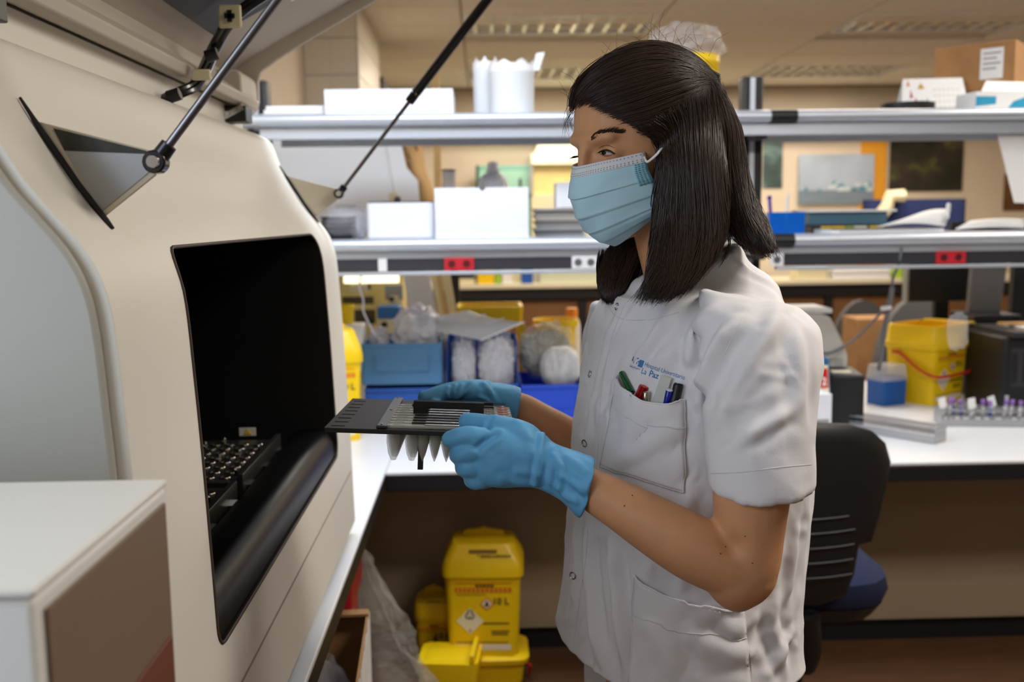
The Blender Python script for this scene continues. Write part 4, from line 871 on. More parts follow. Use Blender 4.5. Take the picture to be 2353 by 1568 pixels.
# hanging printed sheet clipped under the upper shelf at the far right
P = [at(2290, 302, 3.46), at(2400, 302, 3.46), at(2420, 470, 3.46), at(2330, 466, 3.46)]
t = thing('hanging_sheet', 'white sheet hanging from the upper shelf at the right edge', 'paper', tuple(P[0])); MB().add([tuple(q_ - P[0]) for q_ in P], [(0, 1, 2, 3)]).build('sheet', M_paper, t, solid=.001)
# grey cable tied to the service rail, running down to the instrument
cbl = mat('grey_cable', (112, 112, 116), .5)
t = thing('cable_bundle', 'grey cable bundle hanging from the right service rail', 'cable', tuple(at(2070, 600, 3.43)))
MB().tube([tuple(Vector(q_) - Vector(t.location)) for q_ in spline([tuple(at(2072, 570, 3.42)), tuple(at(2066, 605, 3.44)), tuple(at(2052, 640, 3.5)), tuple(at(2046, 680, 3.55)), tuple(at(2030, 712, 3.6)), tuple(at(1990, 755, 3.62)), tuple(at(1950, 790, 3.62)), tuple(at(1900, 812, 3.6)), tuple(at(1870, 800, 3.6))], 40)], .005, 8).build('cable', cbl, t, smooth=True)
MB().tube([tuple(Vector(q_) - Vector(t.location)) for q_ in spline([tuple(at(2050, 660, 3.52)), tuple(at(2044, 705, 3.6)), tuple(at(2036, 735, 3.62)), tuple(at(2028, 790, 3.65)), tuple(at(2020, 850, 3.7))], 30)], .009, 8).build('cable', cbl, t, smooth=True)
a = at(2036, 708, 3.585) - Vector(t.location); MB().tube([a - Vector((.018, 0, .002)), a + Vector((.018, 0, .002))], .008, 8).build('cable_tie', M_paper, t)
# ================================================================== right part of the bench
p = atz(1880, 905, DT); yv = 3.62
t = thing('centrifuge', 'grey beige benchtop centrifuge with sloping top behind the woman', 'centrifuge', (X(1880, 800, yv), yv + .12, DT)); w = X(1950, 800, yv) - X(1810, 800, yv); h = Z(1880, 722, yv) - DT
MB().prism([(-w/2, .001), (w/2, .001), (w/2, h*.60), (w/2 - .03, h*.78), (w/2 - .07, h*.97), (w/2 - .10, h), (-w/2, h)], 'y', -.12, .12).build('housing', mat('warm_grey_housing', (196, 192, 184), .5), t, bevel=.008)
for k in range(5):
    for j in range(2): MB().box(w*.08 + .04 * j, w*.08 + .035 + .04 * j, -.1215, -.1205, h*.56 - .011 * k, h*.56 + .005 - .011 * k).build('vent_slot', M_greyp, t)
MB().box(-w*.3, w*.25, -.10, .1, h + .0005, h + .018).build('top_tray', M_paper, t, bevel=.003)
yv = 3.37
t = thing('vortex_mixer', 'blue vortex mixer with red white label and white dial on the bench', 'mixer', (X(1868, 880, yv), yv + .06, DT), math.radians(14)); w, h = .125, Z(1880, 826, yv) - DT
MB().prism([(-.07, .001), (.06, .001), (.055, h), (-.035, h)], 'x', -w/2, w/2).build('housing', mat('mixer_blue', (44, 96, 140), .4), t, bevel=.006)
sl = lambda u, v, o=.0012: Vector((u * w, -.07 + .035 * v - o, .001 + (h - .001) * v))
def slq(name, m, u0, u1, v0, v1, o=.0012): MB().add([sl(u0, v0, o), sl(u1, v0, o), sl(u1, v1, o), sl(u0, v1, o)], [(0, 1, 2, 3)]).build(name, m, t)
slq('face_plate', M_lab, -.45, .44, .22, .90); slq('print_band', mat('mixer_blue', (44, 96, 140), .4), -.42, .12, .74, .84, .0018); slq('print_band', M_greyp, -.42, .12, .60, .66, .0018); slq('red_square', M_redh, .16, .42, .60, .86, .0018)
text_on('label_digit', '2', M_paper, t, sl(.29, .64, .0026), (1, 0, 0), (0, .035, h), .038, bold=.001)
c = sl(.22, .40, .0); MB().tube([c + Vector((0, -.002, 0)), c + Vector((0, -.014, .002))], [.026, .024], 24).build('dial', M_paper, t, smooth=True); MB().tube([c + Vector((0, -.015, .002)), c + Vector((0, -.022, .003))], .010, 12).build('dial_knob', M_dark, t, smooth=True)
yv = 3.42
t = thing('power_supply', 'black box with cream sticker between the mixer and the tip box', 'power supply', (X(1955, 900, yv), yv + .10, DT), math.radians(-8)); w = X(1995, 890, yv) - X(1915, 890, yv); h = Z(1955, 862, yv) - DT
MB().box(-w/2, w/2, -.10, .10, .001, h).build('case', M_dark, t, bevel=.008); MB().box(-w*.32, w*.22, -.05, .0, h + .0003, h + .0012).build('sticker', M_lab, t)
p = atz(2047, 933, DT)
t = thing('tip_box', 'blue pipette tip box with clear lid in front of the yellow container', 'tip box', (p.x, p.y + .05, DT), math.radians(24)); w, d, h = .125, .095, Z(2047, 842, p.y) - DT
shellbox(w, d, h * .68, .003, .006, .97, .0005).build('base', mat('tip_box_blue', (20, 92, 176), .3, alpha=.95), t, smooth=False)
MB().rings([rrp(w*1.03, d*1.03, .007, h*.62), rrp(w*1.03, d*1.03, .007, h*.74), rrp(w, d, .007, h*.76), rrp(w*.97, d*.97, .01, h), rrp(w*.5, d*.5, .01, h + .0005)]).build('lid', M_clearl, t, smooth=True); MB().box(-w*.45, w*.45, -d*.45, d*.45, h*.05, h*.6).build('rack_insert', mat('tip_insert_blue', (14, 70, 150), .5), t)
t = thing('small_carton', 'small white carton on the bench against her back', 'box', (X(1868, 960, 3.22), 3.26, DT), math.radians(10)); h = Z(1880, 906, 3.22) - DT; MB().box(-.08, .055, -.05, .05, .0005, h).build('carton', M_card, t, bevel=.002); MB().add([(-.02, -.0512, h*.3), (.045, -.0512, h*.3), (.045, -.0512, h*.5), (-.02, -.0512, h*.5)], [(0, 1, 2, 3)]).build('print', M_greyp, t)
t = thing('paper_slip', 'pale slip of paper on the bench by the chair back', 'paper', tuple(atz(1880, 975, DT + .001)), .2); MB().box(-.06, .05, -.03, .03, 0, .001).build('sheet', M_paper, t)
# tube racks: wire tiers with tubes
M_rack = mat('rack_aluminium', (176, 178, 182), .35, .7)
tubeg = MB().lathe((0, 0, 0), [(.002, .0), (.0055, .004), (.006, .012), (.006, .068)], 10).mesh('glass_tube'); capg = MB().lathe((0, 0, 0), [(.0062, .064), (.0078, .066), (.0078, .082), (.006, .084)], 10).mesh('tube_cap'); labg = MB().lathe((0, 0, 0), [(.0063, .02), (.0063, .055)], 10, cap=False).mesh('tube_label')
M_blood = mat('blood_sample', (64, 12, 14), .3); bl = MB().lathe((0, 0, 0), [(.001, .002), (.005, .005), (.0053, .03)], 10).mesh('blood')
M_purple = mat('purple_stopper', (150, 110, 186), .5); M_bluel = mat('blue_label', (60, 80, 180), .6)
def rack(label, p0, p1, depth, nx, ny, h):
    a, b = Vector(p0), Vector(p1); L_ = (b - a).length; ang = math.atan2(b.y - a.y, b.x - a.x)
    t = thing('tube_rack', label, 'tube rack', tuple(a), ang, 'test tube racks')
    MB().box(0, L_, 0, depth, .001, .006).build('base_plate', M_rack, t); MB().box(0, L_, -.002, 0, .001, .028).build('front_plate', M_rack, t)
    for s in (0, L_): MB().box(s - .0015, s + .0015, 0, depth, .0, h + .004).build('end_plate', M_rack, t)
    for z in (h * .62, h):
        tier = MB()
        for j in range(ny + 1): tier.box(0, L_, depth * j / ny - .0015, depth * j / ny + .0015, z - .0015, z + .0015)
        for i in range(nx + 1): tier.box(L_ * i / nx - .0015, L_ * i / nx + .0015, 0, depth, z - .0015, z + .0015)
        tier.build('wire_tier', M_rack, t)
    def pos(i, j): return Matrix.Translation(a) @ Matrix.Rotation(ang, 4, 'Z') @ Vector((L_ * (i + .5) / nx, depth * (j + .5) / ny, .007))
    return t, pos, ang
def sample_tube(label, p, ang, lean=(0, 0), cap=M_purple, lab=M_paper, flag=False, blood=True, tall=False):
    t = thing('sample_tube', label, 'sample tube', tuple(p), ang, 'blood sample tubes'); t.rotation_euler = (lean[0], lean[1], ang)
    put('glass', tubeg, M_clearl, t, smooth=True)
    if cap: put('stopper', capg, cap, t, smooth=True)
    put('paper_label', labg, lab, t, smooth=True)
    if blood: put('blood', bl, M_blood, t, smooth=True)
    if flag: MB().add([(-.014, -.0085, .052), (.012, -.0085, .058), (.006, -.0085, .096), (-.018, -.0085, .090)], [(0, 1, 2, 3)]).build('barcode_flag', M_paper, t, solid=.0006)
    if tall: t.scale = (1.2, 1.2, 1.35)
    return t
t, pos, ang = rack('empty metal tube rack at an angle in front of the tip box', atz(1928, 985, DT), atz(2148, 1022, DT), .075, 12, 4, .052)
sample_tube('single flagged tube at the left end of the empty rack', pos(0, 1), ang, flag=True, cap=None)
t, pos, ang = rack('metal tube rack full of purple capped blood tubes', atz(2164, 980, DT), atz(2420, 984, DT), .10, 16, 5, .055)
rng = random.Random(9); place = ['leftmost', 'second', 'third', 'fourth', 'fifth', 'sixth', 'seventh', 'eighth', 'ninth', 'tenth', 'eleventh', 'last visible']
for i in range(12):
    j = (1, 2, 3, 2, 1, 3, 2, 1, 3, 2, 2, 1)[i]
    sample_tube('%s purple capped blood tube%s in the full rack' % (place[i] if i in (0, 11) else place[i] + ' from the left', ' with white barcode flag' if i in (0, 4, 8) else ''), pos(i, j), ang, (rng.uniform(-.12, .12), rng.uniform(-.15, .15)), flag=i in (0, 4, 8), lab=M_bluel if i in (2, 3, 7) else M_paper)
sample_tube('tall clear uncapped tube rising behind the purple capped tubes', pos(10, 4), ang, cap=None, blood=False, tall=True)
# monitor seen from behind and a grey stand, chair and printer on the other side of the island
yv = 4.22
t = thing('monitor', 'back of a black computer monitor with pale edge under the right shelf', 'monitor', (X(2165, 690, yv), yv, DT)); w = X(2250, 650, yv) - X(2086, 650, yv); h0, h1 = Z(2165, 692, yv) - DT, Z(2165, 560, yv) - DT
MB().box(-w/2, w/2, -.02, .02, h0, h1).build('back_shell', M_dark, t, bevel=.004); MB().box(-w/2 - .010, -w/2 - .0005, -.018, .022, h0 - .004, h1).build('side_bezel', M_greyp, t)
MB().box(-.03, .03, .0, .03, .01, h0 + .08).build('neck', M_dark, t); MB().box(-.11, .11, -.08, .10, .0005, .012).build('foot', M_dark, t, bevel=.003)
yv = 4.08
t = thing('grey_stand', 'slanting grey metal stand to the right of the monitor', 'stand', (X(2270, 720, yv), yv, DT)); w = .10
P = [at(2225, 720, yv), at(2298, 724, yv), at(2322, 560, yv), at(2240, 560, yv)]; z0 = 0
MB().rings([[(q_.x - t.location.x, dy, q_.z - DT) for q_ in P] for dy in (0, .03)]).build('upright', mat('grey_metal', (122, 124, 128), .5), t, bevel=.003); MB().box(-.10, .10, -.08, .12, .0005, (Z(2260, 722, yv) - DT) + .003).build('base', M_charcoal, t, bevel=.004)
t = thing('second_monitor', 'dark monitor at the right edge under the shelf', 'monitor', (X(2345, 640, 4.28) + .08, 4.28, DT)); MB().box(-.12, .3, -.02, .02, .28, .62).build('back_shell', M_dark, t, bevel=.004); MB().box(.05, .12, 0, .03, .01, .4).build('neck', M_dark, t); MB().box(-.03, .2, -.08, .1, .0005, .012).build('foot', M_dark, t)
t = thing('printer', 'black printer half out of the picture at the right behind the tube rack', 'printer', (X(2330, 900, 3.72) + .14, 3.80, DT)); h = Z(2330, 772, 3.7) - DT
MB().box(-.22, .25, -.14, .16, .001, h).build('case', M_dark, t, bevel=.01); MB().box(-.19, .1, -.142, -.1405, h*.35, h*.85).build('vent_grille', M_charcoal, t)
for k in range(7): MB().box(-.185 + .04*k, -.165 + .04*k, -.1435, -.1422, h*.4, h*.8).build('vent_slot', M_dark, t)
MB().box(-.20, .22, -.17, .14, h + .0006, h + .02).build('paper_output', M_charcoal, t); MB().box(-.12, .20, -.16, .1, h + .0205, h + .03).build('paper', M_paper, t)
t = thing('wood_ruler', 'tan wooden strip lying over the printer at the right edge', 'strip', (X(2320, 738, 3.8) + .05, 3.8, DT + h + .032)); MB().box(-.09, .2, -.02, .02, 0, .008).build('strip', mat('tan_strip', (206, 160, 100), .6), t)
bag('clear bag standing up in the mouth of the open yellow container', (X(2205, 720, 3.52), 3.53, DT + .335), (.034, .02, .062), 44, M_clear)
# chairs on the far side of the island
def far_chair(label, px, py, Y, w, m):
    t = thing('far_chair', label, 'chair', (X(px, py, Y), Y, 0), 0, 'chairs beyond the island'); zt = Z(px, py, Y)
    MB().rings([[(w/2 * s_ * math.cos(a), dy, zt - .42 + .42 * math.sin(a)) for a in np.linspace(0, math.pi, 15) for s_ in (1,)] + [(-w/2, dy, zt - .5), (w/2, dy, zt - .5)] for dy in (0, .06)]).build('backrest', m, t, smooth=True)
    MB().rings([rrp(w * 1.02, .44, .06, .42), rrp(w * 1.02, .44, .06, .48)]).tf(Matrix.Translation((0, .25, 0))).build('seat', m, t, smooth=True)
    MB().cyl((0, .25, .06), .03, .03, .36, 10).build('column', M_dark, t)
    for k in range(5): MB().bar((0, .25, .06), (.28 * math.cos(k * 1.2566), .25 + .28 * math.sin(k * 1.2566), .03), .04, .05).build('foot', M_dark, t)
    return t
far_chair('rounded grey chair back beyond the island below the monitor', 2115, 684, 4.95, .44, mat('grey_fabric', (104, 104, 104), .9))
far_chair('dim grey chair back beyond the island behind the cable', 1985, 690, 6.3, .42, mat('dim_grey_fabric', (84, 82, 84), .9))
# blue office chair + cream armrest seen over the binders, beyond
# ---------------------------------------------------------------- far bench along the back wall with things on it
fz = .92; FY = 8.75
t = thing('far_bench', 'long cream topped bench with brown cupboards along the far wall', 'workbench', (2.0, FY + .35, 0)); fo = Vector(t.location)
MB().box(-2.6, 4.1, -.35, .42, fz - .04, fz).build('worktop', mat('cream_worktop', (226, 218, 190), .4), t, bevel=.004)
MB().box(-2.6, 4.1, -.30, -.28, fz - .14, fz - .045).build('apron', M_dark, t)
M_cup = mat('brown_cupboard', (132, 92, 52), .6, var=.1, vscale=3)
for k in range(9):
    x = -2.55 + .74 * k
    MB().box(x, x + .66, -.24, .38, .06, fz - .16).build('cupboard_door', M_cup, t, bevel=.004)
    MB().box(x + .665, x + .735, -.27, -.2, 0, fz - .15).build('upright', M_dark, t)
def far_box(name, label, px0, px1, pyt, pyb, m, cat='box', d=.2, lid=None):
    x0, x1 = X(px0, pyb, FY + .05), X(px1, pyb, FY + .05); h = max(.05, Z(px0, pyt, FY + .05) - fz)
    t = thing(name, label, cat, ((x0 + x1) / 2, FY + .05 + d / 2, fz)); w = x1 - x0
    MB().box(-w/2, w/2, -d/2, d/2, .001, h).build('body', m, t, bevel=.006)
    if lid: MB().box(-w/2 - .005, w/2 + .005, -d/2 - .005, d/2 + .005, h + .0005, h + .03).build('lid', lid, t, bevel=.004)
    return t
far_box('far_yellow_box', 'small yellow box on the far bench under the left shelf', 1098, 1135, 610, 648, M_yb)
far_box('far_green_box', 'lime green box beside the yellow one on the far bench', 1138, 1152, 605, 650, mat('lime_green', (150, 196, 40), .5))
far_box('far_white_bottle', 'white box between the green and blue boxes on the far bench', 1154, 1176, 605, 650, M_paper)
far_box('far_blue_box', 'blue box on the far bench under the left shelf', 1199, 1225, 605, 656, mat('deep_blue', (30, 84, 176), .5))
far_box('far_cream_case', 'wide pale green case on the far bench left of her hair', 1240, 1400, 612, 655, mat('pale_green_case', (206, 212, 186), .5), d=.3)
far_box('far_sink_unit', 'cream box with black domed lid at the left end of the far bench', 1056, 1090, 640, 668, M_cream, lid=M_dark)
far_box('far_paper_stack', 'stack of pale paper boxes on the far bench right of the woman', 1830, 1900, 618, 655, M_cream, lid=M_paper)
far_box('far_long_carton', 'long white carton on the far bench right of the woman', 1915, 2045, 628, 655, M_card, lid=M_paper)
far_box('far_plant_pot', 'green and white pot on the far bench beside the monitor', 2055, 2085, 615, 648, mat('lime_pot', (170, 200, 60), .5))
t = thing('kraft_carton', 'tan cardboard carton on the floor beyond the island', 'box', (X(2000, 760, 5.6), 5.6, 0)); MB().box(-.12, .14, -.12, .12, .001, Z(2000, 733, 5.5)).build('carton', M_kraft, t, bevel=.003)
# teal instrument and domed cream hood seen between the shelves
yv = 9.05
def far_unit(name, label, cat, px0, px1, Y, d, zb_=0.0): 
    x0, x1 = X(px0, 500, Y), X(px1, 500, Y); return thing(name, label, cat, ((x0 + x1) / 2, Y + d / 2, zb_)), x1 - x0
t, w = far_unit('teal_incubator', 'teal green incubator standing behind the wash bottle', 'incubator', 1095, 1222, yv, .42, fz); zt = Z(1150, 380, yv) - fz
MB().box(-w/2, w/2, -.205, .205, .001, zt * .35).build('plinth', M_cream, t); MB().box(-w/2, w/2, -.205, .205, zt * .352, zt).build('cabinet', mat('teal_cabinet', (120, 168, 152), .5), t, bevel=.006); MB().box(-w/2, w/2, -.217, -.2055, zt - .26, zt - .05).build('front_panel', mat('teal_panel', (150, 196, 176), .5), t); MB().box(-w/2, -w/2 + .03, -.219, -.2175, zt * .36, zt).build('frame', mat('dark_teal', (52, 84, 74), .5), t)
for k in range(2): MB().box(-w*.05 + k * .16, -w*.05 + .025 + k * .16, -.221, -.2175, zt - .20, zt - .12).build('latch', M_charcoal, t)
yv = 8.95
t, w = far_unit('domed_hood', 'pale cream laboratory hood with arched top behind her face', 'fume hood', 1222, 1520, yv, .55, fz); z1 = Z(1300, 378, yv) - fz; z2 = Z(1300, 352, yv) - fz; zc = Z(1330, 300, yv)
MB().box(-w/2, w/2, -.25, .27, .001, z1 - .26).build('base_cabinet', M_cream, t); MB().box(-w/2, w/2, -.27, .27, z1, z2).build('header', mat('hood_header', (232, 234, 206), .5), t, bevel=.004)
arch = [(-w/2 + .04, z2)] + [(-w/2 + .04 + (w - .08) * (.5 - .5 * math.cos(a)), z2 + .27 * math.sin(a)) for a in np.linspace(0.02, math.pi - .02, 15)] + [(w/2 - .04, z2)]
MB().prism(arch, 'y', -.25, .26).build('arched_top', mat('hood_dome', (226, 232, 208), .4), t, smooth=True)
MB().box(-w/2, w/2, -.22, .27, z1 - .26, z1).build('back_panel', M_cab, t)
for s in (-1, 1): MB().box(s * w/2 - .015, s * w/2 + .015, -.26, .27, z1 - .26, z1).build('side_post', M_greyp, t)
# posters on the back wall
def scenery(name, ramp, scale, stretch=(1, 1, 1), seed=0.0):
    m = bpy.data.materials.new(name); m.use_nodes = True; nt = m.node_tree; b = nt.nodes['Principled BSDF']; b.inputs['Roughness'].default_value = .5
    tc = nt.nodes.new('ShaderNodeTexCoord'); mp = nt.nodes.new('ShaderNodeMapping'); mp.inputs['Scale'].default_value = stretch; mp.inputs['Location'].default_value = (seed, seed, seed)
    n = nt.nodes.new('ShaderNodeTexNoise'); n.inputs['Scale'].default_value = scale; n.inputs['Detail'].default_value = 6
    r = nt.nodes.new('ShaderNodeValToRGB'); els = r.color_ramp.elements
    for k, (p_, c) in enumerate(ramp):
        e = els[k] if k < 2 else els.new(p_); e.position = p_; e.color = (*s2l(c), 1)
    nt.links.new(tc.outputs['Object'], mp.inputs[0]); nt.links.new(mp.outputs[0], n.inputs['Vector']); nt.links.new(n.outputs['Fac'], r.inputs[0]); nt.links.new(r.outputs[0], b.inputs['Base Color']); return m
def poster(name, label, px0, px1, py0, py1, Y, m):
    a, b = at(px0, py1, Y), at(px1, py0, Y); t = thing(name, label, 'poster', ((a.x + b.x) / 2, Y, a.z)); w, h = b.x - a.x, b.z - a.z
    MB().box(-w/2, w/2, 0, .008, 0, h).build('print', m, t); return t, w, h
PYW = 9.588
forest = scenery('forest_print', [(.30, (14, 16, 12)), (.48, (40, 42, 26)), (.56, (60, 50, 44)), (.62, (96, 106, 44)), (.72, (120, 90, 90))], 2.2, (1, 1, 1.2), 3.3)
poster('forest_poster', 'dark forest photo poster on the far wall at the right', 2042, 2217, 290, 441, PYW, forest)
green = scenery('stream_print', [(.30, (16, 22, 16)), (.50, (60, 84, 80)), (.60, (110, 140, 140)), (.70, (110, 120, 30))], 3.0, (1, 1, 1.5), 8.1)
poster('stream_poster', 'narrow green landscape poster just right of the black post', 1752, 1800, 295, 433, PYW, green)
t, w, h = poster('iceberg_poster', 'pale blue iceberg photo poster on the far wall', 1834, 2010, 354, 470, PYW - .03, mat('iceberg_sky', (176, 190, 208), .5, var=.18, vscale=3))
M_ice = mat('iceberg_teal', (70, 140, 166), .5, var=.4, vscale=12); M_icew = mat('iceberg_white', (206, 216, 220), .5, var=.2, vscale=14)
MB().add([(-w/2, -.001, 0), (w/2, -.001, 0), (w/2, -.001, h*.28), (-w/2, -.001, h*.28)], [(0, 1, 2, 3)]).build('sea', mat('iceberg_sea', (120, 136, 150), .5, var=.15, vscale=10, stretch=(.3, 1, 3)), t)
rng = random.Random(2)
for k in range(16):
    x = rng.uniform(-.46, .44) * w; ww = rng.uniform(.05, .14) * w; hh = rng.uniform(.03, .14) * h; z = h * rng.uniform(.24, .36); x1_ = min(x + ww, w * .49)
    MB().add([(x, -.002 - .0002 * k, z), (x1_, -.002 - .0002 * k, z), (x + (x1_ - x) * .7, -.002 - .0002 * k, z + hh), (x + (x1_ - x) * .3, -.002 - .0002 * k, z + hh * .8)], [(0, 1, 2, 3)]).build('ice_block', M_ice if k % 2 else M_icew, t)
poster('brown_notice', 'brown notice at the right edge of the far wall', 2305, 2360, 400, 485, PYW, scenery('notice_print', [(.3, (60, 40, 24)), (.6, (130, 90, 50))], 3))
t, w = far_unit('blue_sofa_chair', 'dark blue upholstered chair back beyond the binders', 'chair', 2020, 2262, 6.9, .6); z1, z0 = Z(2150, 456, 6.9), Z(2150, 515, 6.9)
M_navy = mat('navy_fabric', (40, 52, 100), .9)
MB().rings([rrp(w, .12, .05, z0 - .05), rrp(w, .12, .05, z1)]).build('backrest', M_navy, t, smooth=True); MB().rings([rrp(w, .5, .06, .40), rrp(w, .5, .06, .50)]).tf(Matrix.Translation((0, .3, 0))).build('seat', M_navy, t, smooth=True); MB().box(-.03, .03, .04, .08, .45, z0).build('back_post', M_dark, t)
a = X(2075, 480, 6.85) - t.location.x; MB().tube([(a - .12, -.12, z0), (a - .02, -.12, z1 - .06), (a, -.12, z1 + .02), (a + .10, -.12, z1 + .02)], .05, 8).build('armrest', M_cream, t, smooth=True)
for s in (-1, 1): MB().box(s * w * .4 - .03, s * w * .4 + .03, .1, .5, .001, .3).build('leg', M_dark, t)
# ================================================================== under the benches
fy = 3.08; zlow = Z(1110, 1500, fy)
t = thing('squat_container', 'squat yellow container carrying the tall sharps container', 'waste container', (X(1140, 1530, fy), fy + .06, 0), 0, 'yellow containers on the floor')
MB().rings([rrp(.17, .16, .03, .001), rrp(.185, .175, .03, zlow - .03), rrp(.21, .195, .035, zlow - .028), rrp(.215, .20, .035, zlow - .012), rrp(.18, .17, .03, zlow - .001)]).build('body', M_yb, t, smooth=True)
MB().tube([(.10, -.03, zlow - .05), (.112, -.05, .05), (.11, -.02, .0 + .01)], .005, 8).build('red_strap', M_redh, t, smooth=True)
sharps_bin('tall closed yellow sharps container with marker writing under the bench', (X(1113, 1400, fy), fy + .06, zlow), math.radians(-3), .262, .20, Z(1113, 1232, fy + .05) - zlow, handle=False, writing=True)
t = thing('yellow_carton_bin', 'yellow bin with raised flap on the floor left of the sharps container', 'waste container', (X(1035, 1560, 2.98), 3.0, 0), math.radians(-6), 'yellow containers on the floor'); h = Z(1035, 1508, 2.98)
MB().rings([rrp(.16, .14, .02, .001), rrp(.19, .16, .02, h - .01), rrp(.19, .16, .02, h)]).build('body', M_yb, t, smooth=True); MB().box(.07, .085, -.08, .08, h, h + .03).build('flap', M_ybd, t, bevel=.003); MB().rings([rrp(.15, .12, .02, h + .0005), rrp(.13, .10, .02, h + .004)]).build('lid_recess', M_ybd, t, smooth=True)
sharps_bin('yellow container in the dark behind the tall sharps container', (X(1012, 1450, 3.22) - .02, 3.215, 0.0), 0, .13, .13, .26, handle=False)
# hanging clear waste bag on the side bench frame, red bin, torn cardboard box
t = thing('waste_bag', 'big clear waste bag drooping beside the side bench', 'plastic bag', (X(880, 1500, 2.8), 2.79, 0)); hb = Z(830, 1255, 2.79)
prof = [(.03, hb), (.06, hb * .86), (.085, hb * .66), (.12, hb * .42), (.155, hb * .2), (.15, .05), (.08, .003)]
rs = []
for (r, z) in spline([(p_[0], p_[1]) for p_ in prof], 40):
    cx0 = -.09 + .10 * (1 - z / hb)
    rs.append([(cx0 + r * (1 + .42 * mnoise.noise(Vector((math.cos(a) * 1.6, math.sin(a) * 1.6, z * 7))) + .45 * abs(mnoise.noise(Vector((math.cos(a) * 4, math.sin(a) * 4, z * 16))))) * math.cos(a), r * .62 * (1 + .25 * mnoise.noise(Vector((math.cos(a) * 2, math.sin(a) * 2, z * 9 + 5)))) * math.sin(a), z) for a in np.linspace(0, 2 * math.pi, 64, endpoint=False)])
MB().rings(rs).build('film', mat('dusty_polythene', (206, 196, 180), .15, alpha=.26, spec=.9, bump=1.0, bscale=22, bdist=.012), t, smooth=True)
t = thing('red_bin', 'dark red bin under the side bench beside the machine', 'bin', (-.44, 2.45, 0)); h = Z(800, 1300, 2.4)
MB().rings([rrp(.16, .2, .03, .001), rrp(.2, .24, .03, h - .10), rrp(.215, .255, .03, h - .098), rrp(.22, .26, .03, h - .08), rrp(.22, .26, .03, h), rrp(.2, .24, .03, h), rrp(.19, .23, .03, .02)]).build('tub', mat('deep_red_plastic', (150, 16, 34), .35), t, smooth=True)
t = thing('torn_carton', 'torn open cardboard box full of clear packing under the side bench', 'box', (-.395, 2.02, 0), math.radians(3)); h = Z(800, 1440, 2.15); w, d = .26, .42
for (x0, x1, y0, y1) in ((-w/2, -w/2 + .005, -d/2, d/2), (w/2 - .005, w/2, -d/2, d/2), (-w/2 + .0055, w/2 - .0055, d/2 - .005, d/2), (-w/2 + .0055, w/2 - .0055, -d/2, -d/2 + .005)):
    MB().box(x0, x1, y0, y1, .001, h).build('carton_wall', M_kraft, t)
rng = random.Random(8); rows = []
MB().grid([[(w/2 + .001, -d/2 + d * u, max(.002, h * v - (rng.uniform(0, .02) if v == 1 else 0))) for u in np.linspace(0, 1, 25)] for v in (0.0, .5, 1)]).build('white_liner', mat('torn_white_liner', (216, 212, 204), .8, var=.15, vscale=25), t, solid=.001)
MB().bar((-w/2, d/2 - .02, h + .004), (w/2, d/2 - .02, h + .004), .03, .006).build('corrugated_edge', M_kraft, t)
mb = crumple((0, 0, h * .7), (w * .42, d * .44, h * .25), 51, 4, .14); mb.build('packing_film', M_clear, t, smooth=True)
# ================================================================== office chair
cx_, cyy = X(1900, 1000, 2.30), 2.30
t = thing('office_chair', 'black office chair with ribbed plastic back and blue seat behind the woman', 'chair', (X(1845, 1400, 2.5), 2.52, 0)); o = Vector(t.location); 
M_cb = mat('chair_black_shell', (24, 24, 25), .45)
# back shell seen from behind: rounded outline, gently curved
Yc = 2.30
ol = [(1850 - 210, 1400), (1850 - 222, 1210), (1850 - 228, 1080), (1850 - 205, 1010), (1850 - 150, 982), (1850, 977), (1960, 982), (2020, 1000), (2055, 1030), (2070, 1075), (2062, 1120), (2040, 1200), (2018, 1258), (1985, 1262), (1972, 1330), (1950, 1380), (1880, 1398)]
pts = [at(px, py, Yc) for px, py in ol]; xm = X(1850, 1200, Yc)
def bow(q_, dy): return (q_.x - o.x, q_.y - o.y + dy + .9 * (q_.x - xm) ** 2, q_.z - o.z)
n = len(pts); cen = sum(pts, Vector()) / n
mb = MB(); front = []; 
R_ = [[bow(cen + (q_ - cen) * s_, dy) for q_ in pts] for (s_, dy) in ((.02, -.004), (.5, -.003), (.8, 0), (.95, .004), (1.0, .012), (1.0, .035), (.96, .045), (.5, .05), (.02, .05))]
mb.rings(R_).build('back_shell', M_cb, t, smooth=True)
for k, y_ in enumerate((1195, 1228, 1262, 1296, 1330)):
    xs = np.linspace(1700, 1952 - k * 2 + (18 if k else 0), 14)
    MB().tube([bow(at(px, y_ + (1 - ((px - 1790) / 190.0) ** 2) * 10 - 10, Yc - .0035), -.0045) for px in xs], .0016, 6).build('rib', mat('rib_grey', (92, 96, 98), .4), t)
sx = X(1835, 1320, 2.5)
MB().rings([rrp(.44, .42, .10, Z(1850, 1375, 2.45)), rrp(.47, .45, .12, Z(1850, 1345, 2.45)), rrp(.46, .44, .12, Z(1850, 1320, 2.45)), rrp(.40, .38, .10, Z(1850, 1305, 2.45))]).tf(Matrix.Translation((sx - o.x - .015, 2.58 - o.y, 0))).build('seat', mat('chair_blue_fabric', (22, 30, 62), .9, bump=.3, bscale=300), t, smooth=True)
MB().rings([rrp(.40, .38, .10, Z(1850, 1412, 2.45)), rrp(.44, .42, .10, Z(1850, 1378, 2.45))]).tf(Matrix.Translation((sx - o.x - .015, 2.58 - o.y, 0))).build('seat_pan', M_cb, t, smooth=True)
MB().cyl((sx - o.x, 2.58 - o.y, .09), .028, .028, .42, 14).build('column', M_dark, t); MB().cyl((sx - o.x, 2.58 - o.y, .12), .045, .04, .2, 14).build('column_sleeve', M_dark, t)
